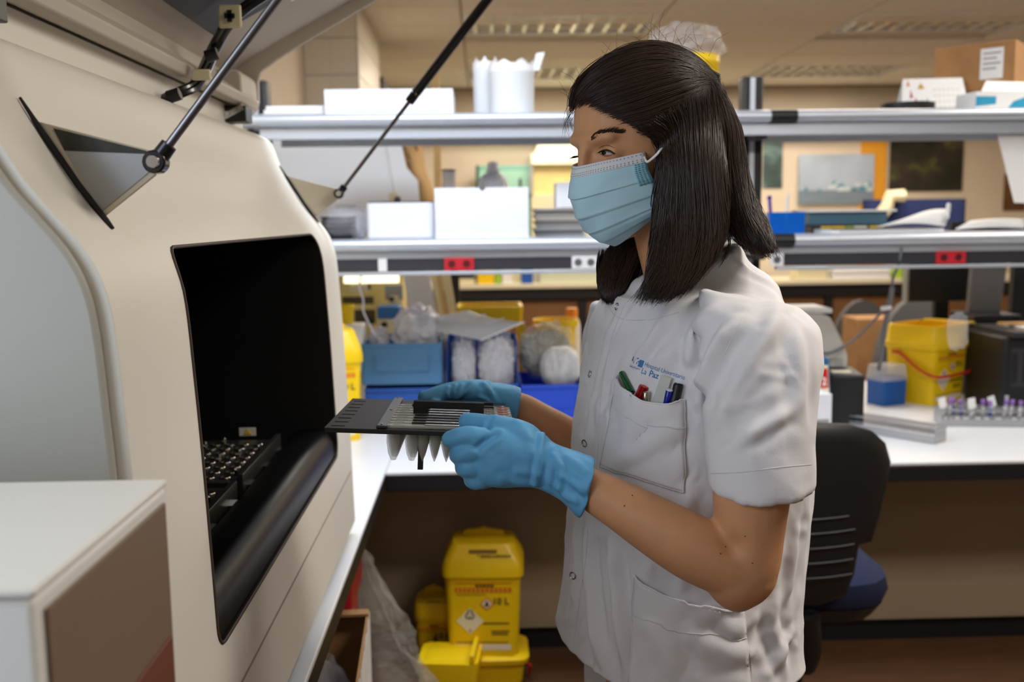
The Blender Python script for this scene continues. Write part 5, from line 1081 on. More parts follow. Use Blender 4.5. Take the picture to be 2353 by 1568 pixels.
MB().tube([(sx - o.x - .01, 2.40 - o.y, .36), (sx - o.x - .02, 2.34 - o.y, .42), (sx - o.x - .03, 2.33 - o.y, .52)], .03, 10).build('back_bar', M_cb, t, smooth=True)
for k in range(5):
    a = .35 + k * 2 * math.pi / 5; ex, ey = .31 * math.cos(a), .31 * math.sin(a)
    f = MB().tube([(sx - o.x, 2.58 - o.y, .12), (sx - o.x + ex * .5, 2.58 - o.y + ey * .5, .105), (sx - o.x + ex, 2.58 - o.y + ey, .07)], [.03, .024, .016], 8).build('star_foot', M_cb, t, smooth=True)
    MB().tube([(sx - o.x + ex - .02, 2.58 - o.y + ey, .027), (sx - o.x + ex + .02, 2.58 - o.y + ey, .027)], .026, 12).build('castor', M_dark, f, smooth=True)
# ================================================================== the woman
M_skin = mat('skin', (206, 152, 110), .5, sss=.12, bump=.10, bscale=420, bdist=.001, var=.07, vscale=30, spec=.35)
M_tunic = mat('white_cotton', (224, 222, 224), .85, bump=.35, bscale=900, bdist=.0006, spec=.2, sheen=.1)
M_glove = mat('blue_nitrile', (96, 168, 214), .5, bump=.25, bscale=160, bdist=.0012, spec=.4, var=.05, vscale=40)
M_hair = mat('dark_brown_hair', (50, 35, 26), .36, spec=.5)
M_hairb = mat('hair_underlayer', (20, 15, 12), .8, spec=.08)
def crease(m, scale, strength, dist):
    nt = m.node_tree; b = nt.nodes['Principled BSDF']; old = b.inputs['Normal'].links[0].from_node if b.inputs['Normal'].links else None
    n = nt.nodes.new('ShaderNodeTexNoise'); n.noise_type = 'RIDGED_MULTIFRACTAL'; n.inputs['Scale'].default_value = scale; n.inputs['Detail'].default_value = 3; n.inputs['Distortion'].default_value = .6
    t = nt.nodes.new('ShaderNodeTexCoord'); nt.links.new(t.outputs['Object'], n.inputs['Vector'])
    p = nt.nodes.new('ShaderNodeBump'); p.inputs['Strength'].default_value = strength; p.inputs['Distance'].default_value = dist
    nt.links.new(n.outputs['Fac'], p.inputs['Height']); nt.links.new(p.outputs[0], b.inputs['Normal'])
    if old: nt.links.new(old.outputs[0], p.inputs['Normal'])
crease(M_tunic, 22, .30, .004); crease(M_glove, 34, .10, .002)
def ell(c, s, R=None, nu=28, nv=18, e=1.0):
    mb = MB().ball((0, 0, 0), 1.0, nu, nv, s)
    if e != 1.0: mb.v = [tuple(si * math.copysign(abs(x / si) ** e, x) for x, si in zip(p, s)) for p in mb.v]
    M4 = (R.to_4x4() if R else Matrix.Identity(4)); mb.tf(Matrix.Translation(c) @ M4); return mb
def V(px, py, Y): return at(px, py, Y)
person = thing('person', 'woman in white tunic, blue mask and blue gloves holding a black tray', 'person', (.28, 1.38, 0)); PO = Vector(person.location)
def unloc(me): set_co(me, get_co(me) - np.array(PO)); return me
# ------------------------------------------------------------ head frame
HA = math.radians(27); HP = math.radians(9)
fw = Vector((-math.cos(HA) * math.cos(HP), -math.sin(HA) * math.cos(HP), -math.sin(HP))); lf = Vector((math.sin(HA), -math.cos(HA), 0)); upv = lf.cross(fw) * -1
upv = fw.cross(lf) if fw.cross(lf).z > 0 else lf.cross(fw)
HR = Matrix((fw, lf, upv)).transposed()   # columns: forward, left, up
eyeN = V(1394, 351, 1.287)
HC = eyeN - HR @ Vector((.0765, .0325, .0))
def H(f, l, u): return HC + HR @ Vector((f, l, u))
# ------------------------------------------------------------ arms (pixel, pixel, depth, radius)
armL = [(1735, 800, 1.205, .045), (1745, 900, 1.165, .048), (1738, 1020, 1.14, .049), (1727, 1130, 1.128, .0455), (1722, 1220, 1.125, .041), (1712, 1295, 1.125, .040), (1690, 1318, 1.125, .039)]
foreL = [(1712, 1312, 1.125, .0385), (1660, 1290, 1.125, .0395), (1590, 1258, 1.13, .0395), (1510, 1212, 1.145, .036), (1430, 1165, 1.165, .0305), (1365, 1128, 1.185, .0262), (1320, 1100, 1.20, .0215), (1270, 1075, 1.21, .018)]
armR = [(1440, 800, 1.555, .045), (1430, 900, 1.62, .046), (1425, 1060, 1.66, .040), (1420, 1090, 1.66, .037)]
foreR = [(1420, 1085, 1.66, .037), (1370, 1055, 1.645, .038), (1300, 1005, 1.62, .034), (1240, 965, 1.60, .028), (1200, 938, 1.595, .024), (1165, 922, 1.59, .018)]
def limb(pts, n=26, flat=1.0):
    q_ = spline([tuple(V(a, b, c)) + (r,) for a, b, c, r in pts], n); return MB().tube([tuple(x[:3]) for x in q_], [x[3] for x in q_], 20, flat=flat)
def ends(pts):
    return [MB().ball(V(a, b, c), r, 16, 10) for a, b, c, r in (pts[0], pts[-1])]
BR = Matrix.Rotation(math.radians(20), 3, 'Z')
TC = Vector((V(1569, 900, 1.38).x, 1.38, 0))
BF = Vector((-math.cos(math.radians(20)), -math.sin(math.radians(20)), 0)); BL = Vector((math.sin(math.radians(20)), -math.cos(math.radians(20)), 0))
def ering(c, af, al, n=40, e=2.0, tilt=0.0):
    out = []
    for k in range(n):
        a = 2 * math.pi * k / n; cf, sf = math.cos(a), math.sin(a)
        x = math.copysign(abs(cf) ** (2 / e), cf); y = math.copysign(abs(sf) ** (2 / e), sf)
        p_ = Vector(c) + BF * (af * x) + BL * (al * y); p_.z += tilt * x; out.append(p_)
    return out
parts = []
parts.append(ell(H(-.010, 0, .034), (.098, .0765, .094), HR))              # cranium
parts.append(ell(H(.030, 0, -.040), (.060, .053, .078), HR))               # face
parts.append(ell(H(.050, 0, -.096), (.030, .026, .024), HR))               # chin
parts.append(ell(H(.037, .030, -.028), (.033, .026, .028), HR)); parts.append(ell(H(.037, -.030, -.028), (.033, .026, .028), HR))   # cheekbones
parts.append(ell(H(.070, .0, .020), (.0215, .050, .015), HR))                # brow
parts.append(MB().tube([H(.084, 0, .012), H(.092, 0, -.004), H(.096, 0, -.026), H(.100, 0, -.036)], [.0095, .0075, .0085, .0105], 12))  # nose
parts.append(ell(H(.092, 0, -.040), (.010, .013, .008), HR))
for s in (-1, 1):
    parts.append(MB().ball(H(.0655, s * .0322, -.001), .0128, 20, 14))
    parts.append(ell(H(-.012, s * .077, -.012), (.018, .007, .030), HR))    # ears
NK = V(1560, 600, 1.375)
q_ = spline([tuple(H(-.03, 0, -.06)), tuple(NK), tuple(V(1580, 690, 1.385)), tuple(V(1585, 760, 1.385))], 14)
parts.append(MB().tube([tuple(x) for x in q_], list(np.interp(np.linspace(0, 1, 14), [0, .4, .8, 1], [.054, .052, .060, .09])), 24))
# trunk (kept inside the tunic), hips, legs
tr = []
for (z, af, al) in ((1.40, .055, .10), (1.37, .075, .135), (1.30, .095, .15), (1.20, .10, .145), (1.08, .092, .13), (.98, .10, .15), (.88, .105, .165), (.80, .10, .165)):
    tr.append(ering((TC.x, TC.y, z), af, al, 32))
parts.append(MB().rings(tr))
for s in (-1, 1):
    c = TC + BL * (s * .085)
    parts.append(MB().tube([(c.x, c.y, .86), (c.x, c.y, .5), (c.x + .01, c.y, .28), (c.x + .01, c.y, .09)], [.082, .058, .052, .038], 16))
    parts.append(MB().tube([tuple(Vector((c.x, c.y, .06)) - BF * .05), tuple(Vector((c.x, c.y, .055)) + BF * .04), tuple(Vector((c.x, c.y, .045)) + BF * .14)], [.036, .038, .026], 12))
for l_ in (armL, armR): parts.append(limb(l_))
for l_ in (foreL, foreR): parts.append(limb(l_))
for l_ in (armL, foreL, armR, foreR): parts += ends(l_)
bodyme = remesh(parts, .0032, 6)
co = get_co(bodyme); no = get_no(bodyme)
def bump(co, no, c, r, amp, direction=None):
    d2 = ((co - np.array(c)) ** 2).sum(1); w = np.exp(-d2 / (2 * r * r)) * amp
    return co + (no if direction is None else np.array(direction)[None, :]) * w[:, None]
for s in (-1, 1):
    co = bump(co, no, H(.084, s * .032, .010), .0085, -.0040, fw)
    co = bump(co, no, H(.080, s * .020, -.006), .008, -.003, fw)
    co = bump(co, no, H(.078, s * .036, .021), .011, .0032, fw)
co = bump(co, no, V(1700, 1392, 1.115), .018, .006); co = bump(co, no, V(1688, 1255, 1.095), .010, -.006)
set_co(bodyme, co)
bvh_skin = BVHTree.FromPolygons([tuple(x) for x in co], [tuple(p.vertices) for p in bodyme.polygons])
unloc(bodyme); body_o = put('body', bodyme, M_skin, person, smooth=True); bodyme.shade_smooth()
def hit(bvh, px, py):
    r = bvh.ray_cast(CAM, ray(px, py).normalized()); return (r[0], r[1]) if r[0] is not None else (None, None)
# ------------------------------------------------------------ eyes, lids, brows, moles
M_eye = mat('eye_white', (188, 174, 164), .15); M_iris = mat('dark_iris', (24, 16, 12), .1)
def patch_on(name, poly, m, parent, off, nr=5):
    """filled patch with an outline given in pixels, laid on the skin"""
    cx0 = sum(p[0] for p in poly) / len(poly); cy0 = sum(p[1] for p in poly) / len(poly); rs = []
    for k in range(nr, 0, -1):
        r = []
        for (px, py) in poly:
            q_, nn = hit(bvh_skin, cx0 + (px - cx0) * k / nr, cy0 + (py - cy0) * k / nr); r.append(q_ + nn * (off * (1.0 if k < nr else .2)) - PO)
        rs.append(r)
    q_, nn = hit(bvh_skin, cx0, cy0); mb = MB().rings(rs, cap=False); o0 = len(mb.v) - len(poly); mb.v.append(tuple(q_ + nn * off - PO))
    for k in range(len(poly)): mb.f.append((o0 + k, o0 + (k + 1) % len(poly), len(mb.v) - 1))
    return mb.build(name, m, parent, smooth=True)
eo_ = [(1377, 350.5), (1381, 347.8), (1387, 346), (1394, 346), (1401, 347.8), (1407, 350.5), (1411, 353), (1405, 355.4), (1398, 357), (1390, 356.6), (1382, 354)]
eyeb = patch_on('eyeball', eo_, M_eye, body_o, .0008)
patch_on('iris', [(1388.5 + 6.0 * math.cos(a), 351.3 + 5.0 * math.sin(a)) for a in np.linspace(0, 2 * math.pi, 16, endpoint=False)], M_iris, eyeb, .0013)
def on_skin(pts, n, r, name, m, off=.0006, par=None):
    P = [hit(bvh_skin, px, py) for px, py in spline(pts, n)]; P = [q_ + nn * off - PO for q_, nn in P if q_ is not None]
    rr = [r * math.sin(math.pi * (k + .6) / (len(P) + .2)) ** .5 for k in range(len(P))]
    return MB().tube(P, rr, 6).build(name, m, par or body_o, smooth=True)
on_skin([(1375, 351), (1383, 346.4), (1394, 344.6), (1404, 348), (1413, 353.5)], 20, .0011, 'upper_lid_edge', mat('lash_line', (40, 26, 20), .7), .0010)
on_skin([(1378, 352), (1387, 357.5), (1398, 358), (1409, 354.5)], 16, .0008, 'lower_lid_edge', mat('lid_rim', (150, 96, 76), .5), .0006)
on_skin([(1376, 341), (1386, 335.5), (1398, 334.5), (1412, 340)], 18, .0006, 'lid_crease', mat('lid_crease_brown', (112, 74, 56), .6), .0001)
lm = MB()
for k in range(15):
    t_ = k / 14; q_, nn = hit(bvh_skin, 1378 + 34 * t_, 347.8 - 4 * math.sin(math.pi * t_) + 4.5 * t_)
    d_ = (fw * .8 + lf * (.1 + .5 * t_) - upv * .35).normalized(); p0 = q_ + nn * .0012
    lm.tube([p0 - PO, p0 + d_ * .0032 - PO, p0 + d_ * .006 + upv * .0012 - PO], [.0004, .0003, .0001], 4)
for k in range(9):
    p0 = H(.080, -.024 - .002 * k, .0005); d_ = (fw - upv * .4 - lf * .2).normalized(); lm.tube([p0 - PO, p0 + d_ * .005 - PO, p0 + d_ * .009 + upv * .001 - PO], [.0004, .0003, .0001], 4)
tag(lm.build('eyelashes', M_hairb, eyeb), kind='stuff')
M_brow = mat('eyebrow_brown', (62, 42, 32), .7)
def strip_on(bvh, pts, wid, n, off=.0006, th=.0006):
    mb = MB(); P = spline(pts, n); out = []
    for (px, py, w_) in P:
        p_, nn = hit(bvh, px, py)
        if p_ is not None: out.append((p_, nn, w_))
    return out
bp = strip_on(bvh_skin, [(1359, 319, 3.5), (1366, 313, 5.0), (1378, 308, 4.6), (1400, 303, 4), (1427, 305, 1.5)], 1, 22)
mb = MB(); rng = random.Random(4)
for (p_, nn, w_) in bp:
    for k in range(9):
        b_ = p_ + nn * .0006 + upv * (rng.uniform(-w_, w_) * .00065); d_ = (-fw * .6 + lf * .4 + upv * rng.uniform(.0, .5)).normalized()
        mb.tube([b_ - PO, b_ + d_ * .004 + nn * .0006 - PO, b_ + d_ * .007 - PO], [.00032, .00032, .0001], 3)
mb.build('eyebrow', M_brow, body_o)
M_mole = mat('mole', (110, 66, 44), .6)
for (px, py) in ((1435, 1163), (1453, 1139), (1338, 1164), (1712, 1233), (1667, 1257), (1656, 1273), (1729, 1295)):
    p_, nn = hit(bvh_skin, px, py)
    if p_ is not None: MB().ball(p_ - PO, .0009, 8, 6).build('mole', M_mole, body_o, smooth=True)
# ------------------------------------------------------------ mask
prf = spline([(.1025, -.012), (.1085, -.028), (.1125, -.044), (.1125, -.060), (.107, -.080), (.098, -.097), (.084, -.113), (.060, -.124)], 60)
def mask_pt(s, t, off=0.0):
    i = t * 59; j = min(int(i), 58); fr_ = i - j; f0, u0 = prf[j] * (1 - fr_) + prf[j + 1] * fr_
    a = abs(s); lw = np.interp(t, [0, .15, .5, .8, 1], [.062, .066, .069, .067, .056]); fe = np.interp(t, [0, .2, .6, 1], [.036, .037, .026, .022])
    rise = np.interp(t, [0, .25, .6, 1], [.006, .008, .020, .036])
    f = f0 - (f0 - fe) * a ** 2.1; l = s * lw * (1 - .06 * a * a); u = u0 + rise * a ** 1.5
    pl = 0
    for (tc, am) in ((.36, .0030), (.56, .0034), (.74, .0030), (.88, .002)):
        d_ = t - tc
        pl += am * (math.exp(-max(0, -d_) / .05) if d_ < 0 else max(0, 1 - d_ / .022)) * (1 - .55 * a)
    pl += .0012 * math.sin(9 * s + 14 * t) * (1 - a)
    n_ = Vector((.85, s * .8, -.15)).normalized()
    return H(*(Vector((f, l, u)) + n_ * (pl + off)))
M_mask = mat('mask_blue', (184, 222, 234), .8, bump=.3, bscale=900, bdist=.0005); M_maskw = mat('mask_white', (222, 226, 228), .8)
rows = [[tuple(mask_pt(s, t) - PO) for s in np.linspace(-1, 1, 49)] for t in np.linspace(.10, 1, 90)]
mk = MB().grid(rows).build('face_mask', M_mask, person, smooth=True, solid=.0012); mk['label'] = 'pleated light blue surgical mask'
MB().grid([[tuple(mask_pt(s, t, .0006) - PO) for s in np.linspace(-1, 1, 41)] for t in np.linspace(0, .125, 8)]).build('nose_band', M_maskw, mk, smooth=True, solid=.0014)
MB().grid([[tuple(mask_pt(s, t, .0008) - PO) for s in np.linspace(.88, 1.0, 6)] for t in np.linspace(.10, .42, 14)]).build('side_seam', mat('mask_seam_blue', (136, 192, 206), .8), mk, smooth=True, solid=.001)
dots = MB()
def dot(s, t, ds=.006, dt=.0035):
    dots.add([mask_pt(s - ds, t - dt, .0022) - PO, mask_pt(s + ds, t - dt, .0022) - PO, mask_pt(s + ds, t + dt, .0022) - PO, mask_pt(s - ds, t + dt, .0022) - PO], [(0, 1, 2, 3)])
for k in range(50):
    for t_ in (.022, .078, .100): dot(-.96 + 1.92 * k / 49, t_)
for k in range(13):
    for s_ in (.90, .93, .96, .985): dot(s_, .13 + .29 * k / 12, .006, .004)
for k in range(24):
    for s_ in (.955, .985): dot(s_, .66 + .33 * k / 23, .008, .003)
tag(dots.build('weld_dots', mat('mask_dots', (70, 90, 104), .8), mk), kind='stuff')
lp0 = mask_pt(.99, .06, .002); 
q_ = spline([tuple(lp0), tuple(V(1488, 372, 1.262)), tuple(V(1508, 356, 1.262)), tuple(V(1526, 338, 1.268)), tuple(H(-.02, .086, .012))], 20)
MB().tube([tuple(Vector(x) - PO) for x in q_], .0016, 8).build('ear_loop', M_maskw, mk, smooth=True)
lp1 = mask_pt(-.99, .06, .002); MB().tube([lp1 - PO, H(.0, -.083, .01) - PO, H(-.02, -.086, .012) - PO], .0016, 8).build('ear_loop', M_maskw, mk, smooth=True)
# ------------------------------------------------------------ hair
def lens(pts, thick, n=18, nu=24):
    """flattened lock: (px, py, depth, half width px); thick in metres"""
    q_ = spline(pts, n); rs = []
    for (px, py, Y, hw) in q_:
        c = V(px, py, Y); w_ = hw * Y / FPX
        rs.append([c + Vector((w_ * math.cos(a), thick * math.sin(a), 0)) for a in np.linspace(0, 2 * math.pi, nu, endpoint=False)])
    return MB().rings(rs)
hp = [ell(H(-.024, 0, .0385), (.1065, .0890, .0955), HR), ell(H(-.045, 0, .00), (.085, .088, .10), HR)]
hp.append(lens([(1570, 250, 1.33, 55), (1580, 340, 1.29, 68), (1585, 430, 1.278, 78), (1585, 510, 1.27, 80), (1572, 580, 1.255, 72), (1545, 640, 1.24, 55), (1505, 688, 1.225, 22)], .026))
hp.append(lens([(1610, 260, 1.36, 70), (1640, 340, 1.36, 55), (1655, 410, 1.355, 52), (1678, 470, 1.345, 50), (1710, 525, 1.33, 44), (1742, 562, 1.31, 28), (1762, 584, 1.30, 8)], .045))
hp.append(lens([(1520, 480, 1.40, 60), (1470, 560, 1.415, 70), (1430, 620, 1.40, 58), (1412, 665, 1.385, 36), (1398, 692, 1.38, 10)], .022))
hp.append(lens([(1600, 300, 1.44, 70), (1600, 400, 1.46, 75), (1610, 500, 1.46, 70), (1620, 570, 1.45, 50), (1625, 610, 1.44, 20)], .03))
hme = remesh(hp, .0040, 8)
hco = get_co(hme)
# cut the cap away in front of the hairline so the face stays free
hl = (hco - np.array(HC)) @ np.array(HR)
hpx = np.array([pix(x) for x in hco]); edge_ = np.interp(hpx[:, 1], [205, 236, 250, 265, 285, 310, 340, 400, 450, 520, 560], [1290, 1318, 1350, 1395, 1450, 1496, 1519, 1514, 1508, 1498, 1470])
fh = np.interp(hl[:, 2], [-.05, 0, .015, .035, .05, .062, .076, .09], [-.006, .000, .008, .026, .046, .064, .082, .12])
w_ = np.where(hl[:, 1] > -.01, np.clip((edge_ - hpx[:, 0] + 6) / 26, 0, 1) * (hpx[:, 1] > 232) * (hpx[:, 1] < 545) * (hl[:, 1] < .12) * (hl[:, 0] > -.02), np.clip((hl[:, 0] - fh) / .006, 0, 1) * (hl[:, 2] > -.06) * (hl[:, 2] < .078))
hl2 = hl * (1 - .38 * w_)[:, None]; hl2[:, 2] = hl[:, 2] * (1 - .2 * w_)
hco = np.array(HC) + hl2 @ np.array(HR).T; set_co(hme, hco)
bvh_hair = BVHTree.FromPolygons([tuple(x) for x in hco], [tuple(p.vertices) for p in hme.polygons])
unloc(hme); hair_o = put('hair', hme, M_hairb, person, smooth=True); hair_o.modifiers.new('s', 'SMOOTH').iterations = 6; hair_o['label'] = 'long dark brown hair half tied back'
G_top = [[(1309, 262), (1318, 205), (1370, 145), (1470, 106), (1555, 114), (1626, 172)], [(1318, 250), (1350, 200), (1420, 155), (1510, 135), (1585, 150), (1630, 185)], [(1345, 240), (1395, 212), (1470, 190), (1550, 172), (1630, 188)], [(1385, 258), (1450, 240), (1530, 212), (1600, 192), (1634, 190)], [(1430, 280), (1500, 262), (1570, 232), (1634, 196)], [(1470, 298), (1525, 285), (1585, 250), (1636, 202)]]
G_fall = [[(1455, 292), (1508, 312), (1528, 360), (1518, 450), (1512, 540), (1500, 620), (1468, 692)], [(1490, 285), (1530, 310), (1545, 390), (1540, 480), (1532, 560), (1515, 640), (1478, 698)], [(1530, 255), (1555, 310), (1565, 400), (1565, 490), (1560, 580), (1538, 650), (1500, 696)], [(1575, 225), (1585, 300), (1592, 400), (1598, 490), (1592, 570), (1565, 640), (1525, 690)], [(1610, 205), (1618, 290), (1624, 390), (1632, 480), (1630, 560), (1600, 630), (1555, 680)], [(1628, 195), (1645, 280), (1652, 380), (1660, 470), (1664, 540), (1645, 600), (1600, 650)]]
G_back = [[(1628, 195), (1652, 280), (1662, 370), (1672, 450), (1690, 510), (1722, 560), (1745, 590)], [(1630, 192), (1668, 265), (1684, 350), (1696, 430), (1715, 500), (1745, 552), (1766, 590)], [(1632, 190), (1682, 265), (1702, 350), (1712, 430), (1738, 495), (1763, 545), (1770, 585)]]
G_far = [[(1372, 572), (1368, 620), (1374, 660), (1394, 700)], [(1420, 570), (1400, 625), (1396, 665), (1400, 698)], [(1480, 560), (1452, 620), (1432, 660), (1412, 694)]]
def strands(groups, n, seg, name, jit, wavy, rad, lift):
    rng = np.random.RandomState(hash(name) % 1000 if False else len(name) * 7 + n)
    verts, faces = [], []; GS = [spline(g_, seg) for g_ in groups]
    for i in range(n):
        g = rng.uniform(0, len(groups) - 1 - 1e-6); k = int(g); t = g - k
        C_ = GS[k] * (1 - t) + GS[k + 1] * t
        cut = rng.uniform(.0, .12), rng.uniform(.86, 1.02)
        xx = np.linspace(cut[0] * seg, min(cut[1], 1) * (seg - 1), seg); ar = np.arange(seg); C_ = np.stack([np.interp(xx, ar, C_[:, 0]), np.interp(xx, ar, C_[:, 1])], 1)
        ph = rng.uniform(0, 6.28, 3); tt = np.linspace(0, 1, seg)
        C_[:, 0] += jit * rng.normal() * (.5 + tt) + wavy * np.sin(tt * 5 + ph[0]) * tt; C_[:, 1] += jit * .6 * rng.normal()
        lf_ = rng.uniform(*lift); Yl = None; P = []
        for (px, py) in C_:
            p_, nn = hit(bvh_hair, px, py)
            if py < 345:
                p2, n2 = hit(bvh_skin, px, py)
                if p2 is not None and (p_ is None or (p2 - CAM).length < (p_ - CAM).length): p_, nn = p2, n2
            if p_ is None: P.append((px, py, None))
            else:
                Yl = p_.y; P.append((px, py, p_ + nn * lf_ - ray(px, py).normalized() * .001))
        ys = [(j, q_[2].y) for j, q_ in enumerate(P) if q_[2] is not None]
        if len(ys) < seg * .4: continue
        Q = []
        for j, (px, py, p_) in enumerate(P):
            if p_ is None: p_ = at(px, py, ys[min(range(len(ys)), key=lambda z: abs(ys[z][0] - j))][1] + .004)
            Q.append(np.array(p_))
        Q = np.array(Q); Q[1:-1] = (Q[:-2] + 2 * Q[1:-1] + Q[2:]) / 4; Q[1:-1] = (Q[:-2] + 2 * Q[1:-1] + Q[2:]) / 4
        T = np.gradient(Q, axis=0); T /= np.linalg.norm(T, axis=1)[:, None] + 1e-9
        up = np.array([0.3, -1, .2]); W_ = np.cross(T, up); W_ /= np.linalg.norm(W_, axis=1)[:, None] + 1e-9; U = np.cross(W_, T)
        r = rad * rng.uniform(.6, 1.25) * np.interp(tt, [0, .1, .8, 1], [.5, 1, 1, .25]); o = len(verts)
        for a in (0, 2.094, 4.189): pass
        ring = np.stack([Q + (W_ * math.cos(a) + U * math.sin(a)) * r[:, None] for a in (0.5, 2.594, 4.689)], 1) - np.array(PO)
        verts += [tuple(x) for x in ring.reshape(-1, 3)]
        for j in range(seg - 1):
            for k3 in range(3):
                k4 = (k3 + 1) % 3; faces.append((o + j*3 + k3, o + j*3 + k4, o + (j+1)*3 + k4, o + (j+1)*3 + k3))
    mb = MB(); mb.v = verts; mb.f = faces; me = bpy.data.meshes.new(name); me.from_pydata(verts, [], faces); me.update()
    o_ = put(name, me, M_hair, hair_o, smooth=False); me.shade_smooth(); o_['kind'] = 'stuff'; return o_
strands(G_top, 1500, 22, 'swept_back_strands', 6, 5, .00045, (.0005, .006))
strands(G_fall, 1900, 26, 'falling_strands', 8, 10, .00045, (.0005, .010))
strands(G_back, 800, 24, 'back_strands', 9, 10, .00045, (.0005, .010))
strands(G_far, 500, 16, 'far_side_strands', 4, 4, .0005, (.0, .003))
# a few fly-away hairs and the clip
fly = MB(); rng = random.Random(6)
for k in range(46):
    a = rng.uniform(0, 1); x = 1305 + 330 * a; y = 250 - 150 * math.sin(a * 2.2) + rng.uniform(-3, 6)
    d_ = V(x, y, 1.36); L_ = rng.uniform(.02, .05); e_ = Vector((rng.uniform(-.9, .6), rng.uniform(-.3, .3), rng.uniform(.1, .9))).normalized()
    fly.tube([d_ - PO, d_ + e_ * L_ * .5 + Vector((0, 0, .004)) - PO, d_ + e_ * L_ + Vector((.006, 0, -.004)) - PO], [.00022, .00018, .0001], 3)
for k in range(16):
    p0 = V(1312 + rng.uniform(-3, 14), 240 + rng.uniform(-10, 25), 1.345); fly.tube([p0 - PO, p0 + Vector((-.008, -.004, -.015)) - PO, p0 + Vector((rng.uniform(-.012, 0), -.006, -.032)) - PO], [.0004, .0003, .0001], 3)
tag(fly.build('flyaway_hairs', M_hair, hair_o), kind='stuff')
c = V(1633, 186, 1.355); MB().tube([c + Vector((-.008, 0, .016)) - PO, c + Vector((.006, -.004, .004)) - PO, c + Vector((.010, -.002, -.012)) - PO], [.004, .007, .004], 8).build('hair_clip', M_dark, hair_o, smooth=True)
# ------------------------------------------------------------ tunic
lev = [  # py, front px, back px, left half-width, exponent
    (690, 1395, 1772, .150, 2.2), (740, 1372, 1806, .176, 2.3), (800, 1364, 1822, .186, 2.4), (900, 1340, 1834, .184, 2.4), (1000, 1324, 1838, .180, 2.4), (1100, 1316, 1840, .178, 2.4), (1200, 1306, 1833, .178, 2.4), (1300, 1298, 1823, .182, 2.4), (1400, 1287, 1816, .190, 2.4), (1490, 1276, 1822, .198, 2.4)]
rs = []; sA, cA = math.sin(math.radians(20)), math.cos(math.radians(20))
neckc = V(1590, 620, 1.39)
rs.append(ering(neckc + Vector((0, 0, .012)) + BF * .012, .072, .070, 72, 2, -.028)); rs.append(ering(V(1585, 640, 1.388) + BF * .008, .086, .086, 72, 2.05, -.022)); rs.append(ering(V(1582, 662, 1.385), .108, .118, 72, 2.1, -.012))
for (py, a, b, al, e_) in lev:
    c = V((a + b) / 2, py, 1.38); hx = (b - a) / 2 * 1.38 / FPX; af = math.sqrt(max(.06 ** 2, hx ** 2 - (al * sA) ** 2)) / cA * .97
    rs.append(ering(c, af, al, 72, e_))
c = V(1549, 1490, 1.38); rs.append(ering((c.x, c.y, .884), .150, .200, 72, 2.4))
rsd = [[Vector(x) for x in spline([tuple(r[k]) for r in rs], 90)] for k in range(72)]
rings_ = [[rsd[k][j] for k in range(72)] for j in range(90)]
tb1 = MB().rings(rings_)
slv = [(1722, 690, 1.235, .060, .058), (1742, 735, 1.205, .071, .066), (1748, 800, 1.185, .072, .066), (1745, 880, 1.165, .0665, .062), (1743, 960, 1.15, .0625, .060), (1746, 1040, 1.138, .0605, .058), (1751, 1112, 1.13, .0590, .057)]
q_ = spline(slv, 44); srs = []
for (px, py, Y, rx_, ry_) in q_:
    c = V(px, py, Y); k_ = (py - 690) / 420.0
    srs.append([c + Vector((rx_ * math.cos(a), ry_ * math.sin(a), .012 * math.cos(a) * (1 - k_) * -1 + (.010 * math.sin(a) + .004 * math.cos(a)) * k_)) for a in np.linspace(0, 2 * math.pi, 40, endpoint=False)])
tb2 = MB().rings(srs)
slr = [(1450, 700, 1.52, .06, .06), (1440, 800, 1.56, .068, .066), (1432, 950, 1.62, .060, .06), (1428, 1020, 1.64, .058, .058)]
q_ = spline(slr, 20); srs = []
for (px, py, Y, rx_, ry_) in q_:
    c = V(px, py, Y); srs.append([c + Vector((rx_ * math.cos(a), ry_ * math.sin(a), 0)) for a in np.linspace(0, 2 * math.pi, 32, endpoint=False)])
tb3 = MB().rings(srs)
tme = remesh([tb1, tb2, tb3], .0036, 5)
tco = get_co(tme); tno = get_no(tme)
# cloth folds: ridges along image-space guide lines laid on the surface in 3D
bvh_t0 = BVHTree.FromPolygons([tuple(x) for x in tco], [tuple(p.vertices) for p in tme.polygons])
def fold(pts, amp, wid, n=24, fade=True):
    global tco
    P = []
    for (px, py) in spline(pts, n):
        p_, nn = hit(bvh_t0, px, py)
        if p_ is not None: P.append(np.array(p_))
    if len(P) < 3: return
    P = np.array(P); sel = np.where(((tco > P.min(0) - 4 * wid) & (tco < P.max(0) + 4 * wid)).all(1))[0]; sub_ = tco[sel]
    best = np.full(len(sel), 9.0); par = np.zeros(len(sel))
    for j in range(len(P) - 1):
        a, b = P[j], P[j + 1]; ab = b - a; L2 = (ab @ ab) + 1e-12
        t = np.clip(((sub_ - a) @ ab) / L2, 0, 1); d_ = np.linalg.norm(sub_ - (a + t[:, None] * ab), axis=1)
        m_ = d_ < best; best[m_] = d_[m_]; par[m_] = (j + t[m_]) / (len(P) - 1)
    w_ = np.exp(-(best / wid) ** 2) * (np.clip(np.minimum(par, 1 - par) / .22, 0, 1) if fade else 1.0)
    w_ -= .45 * np.exp(-((best - 1.9 * wid) / wid) ** 2) * (np.clip(np.minimum(par, 1 - par) / .22, 0, 1) if fade else 1.0)
    tco[sel] = sub_ + tno[sel] * (amp * w_)[:, None]
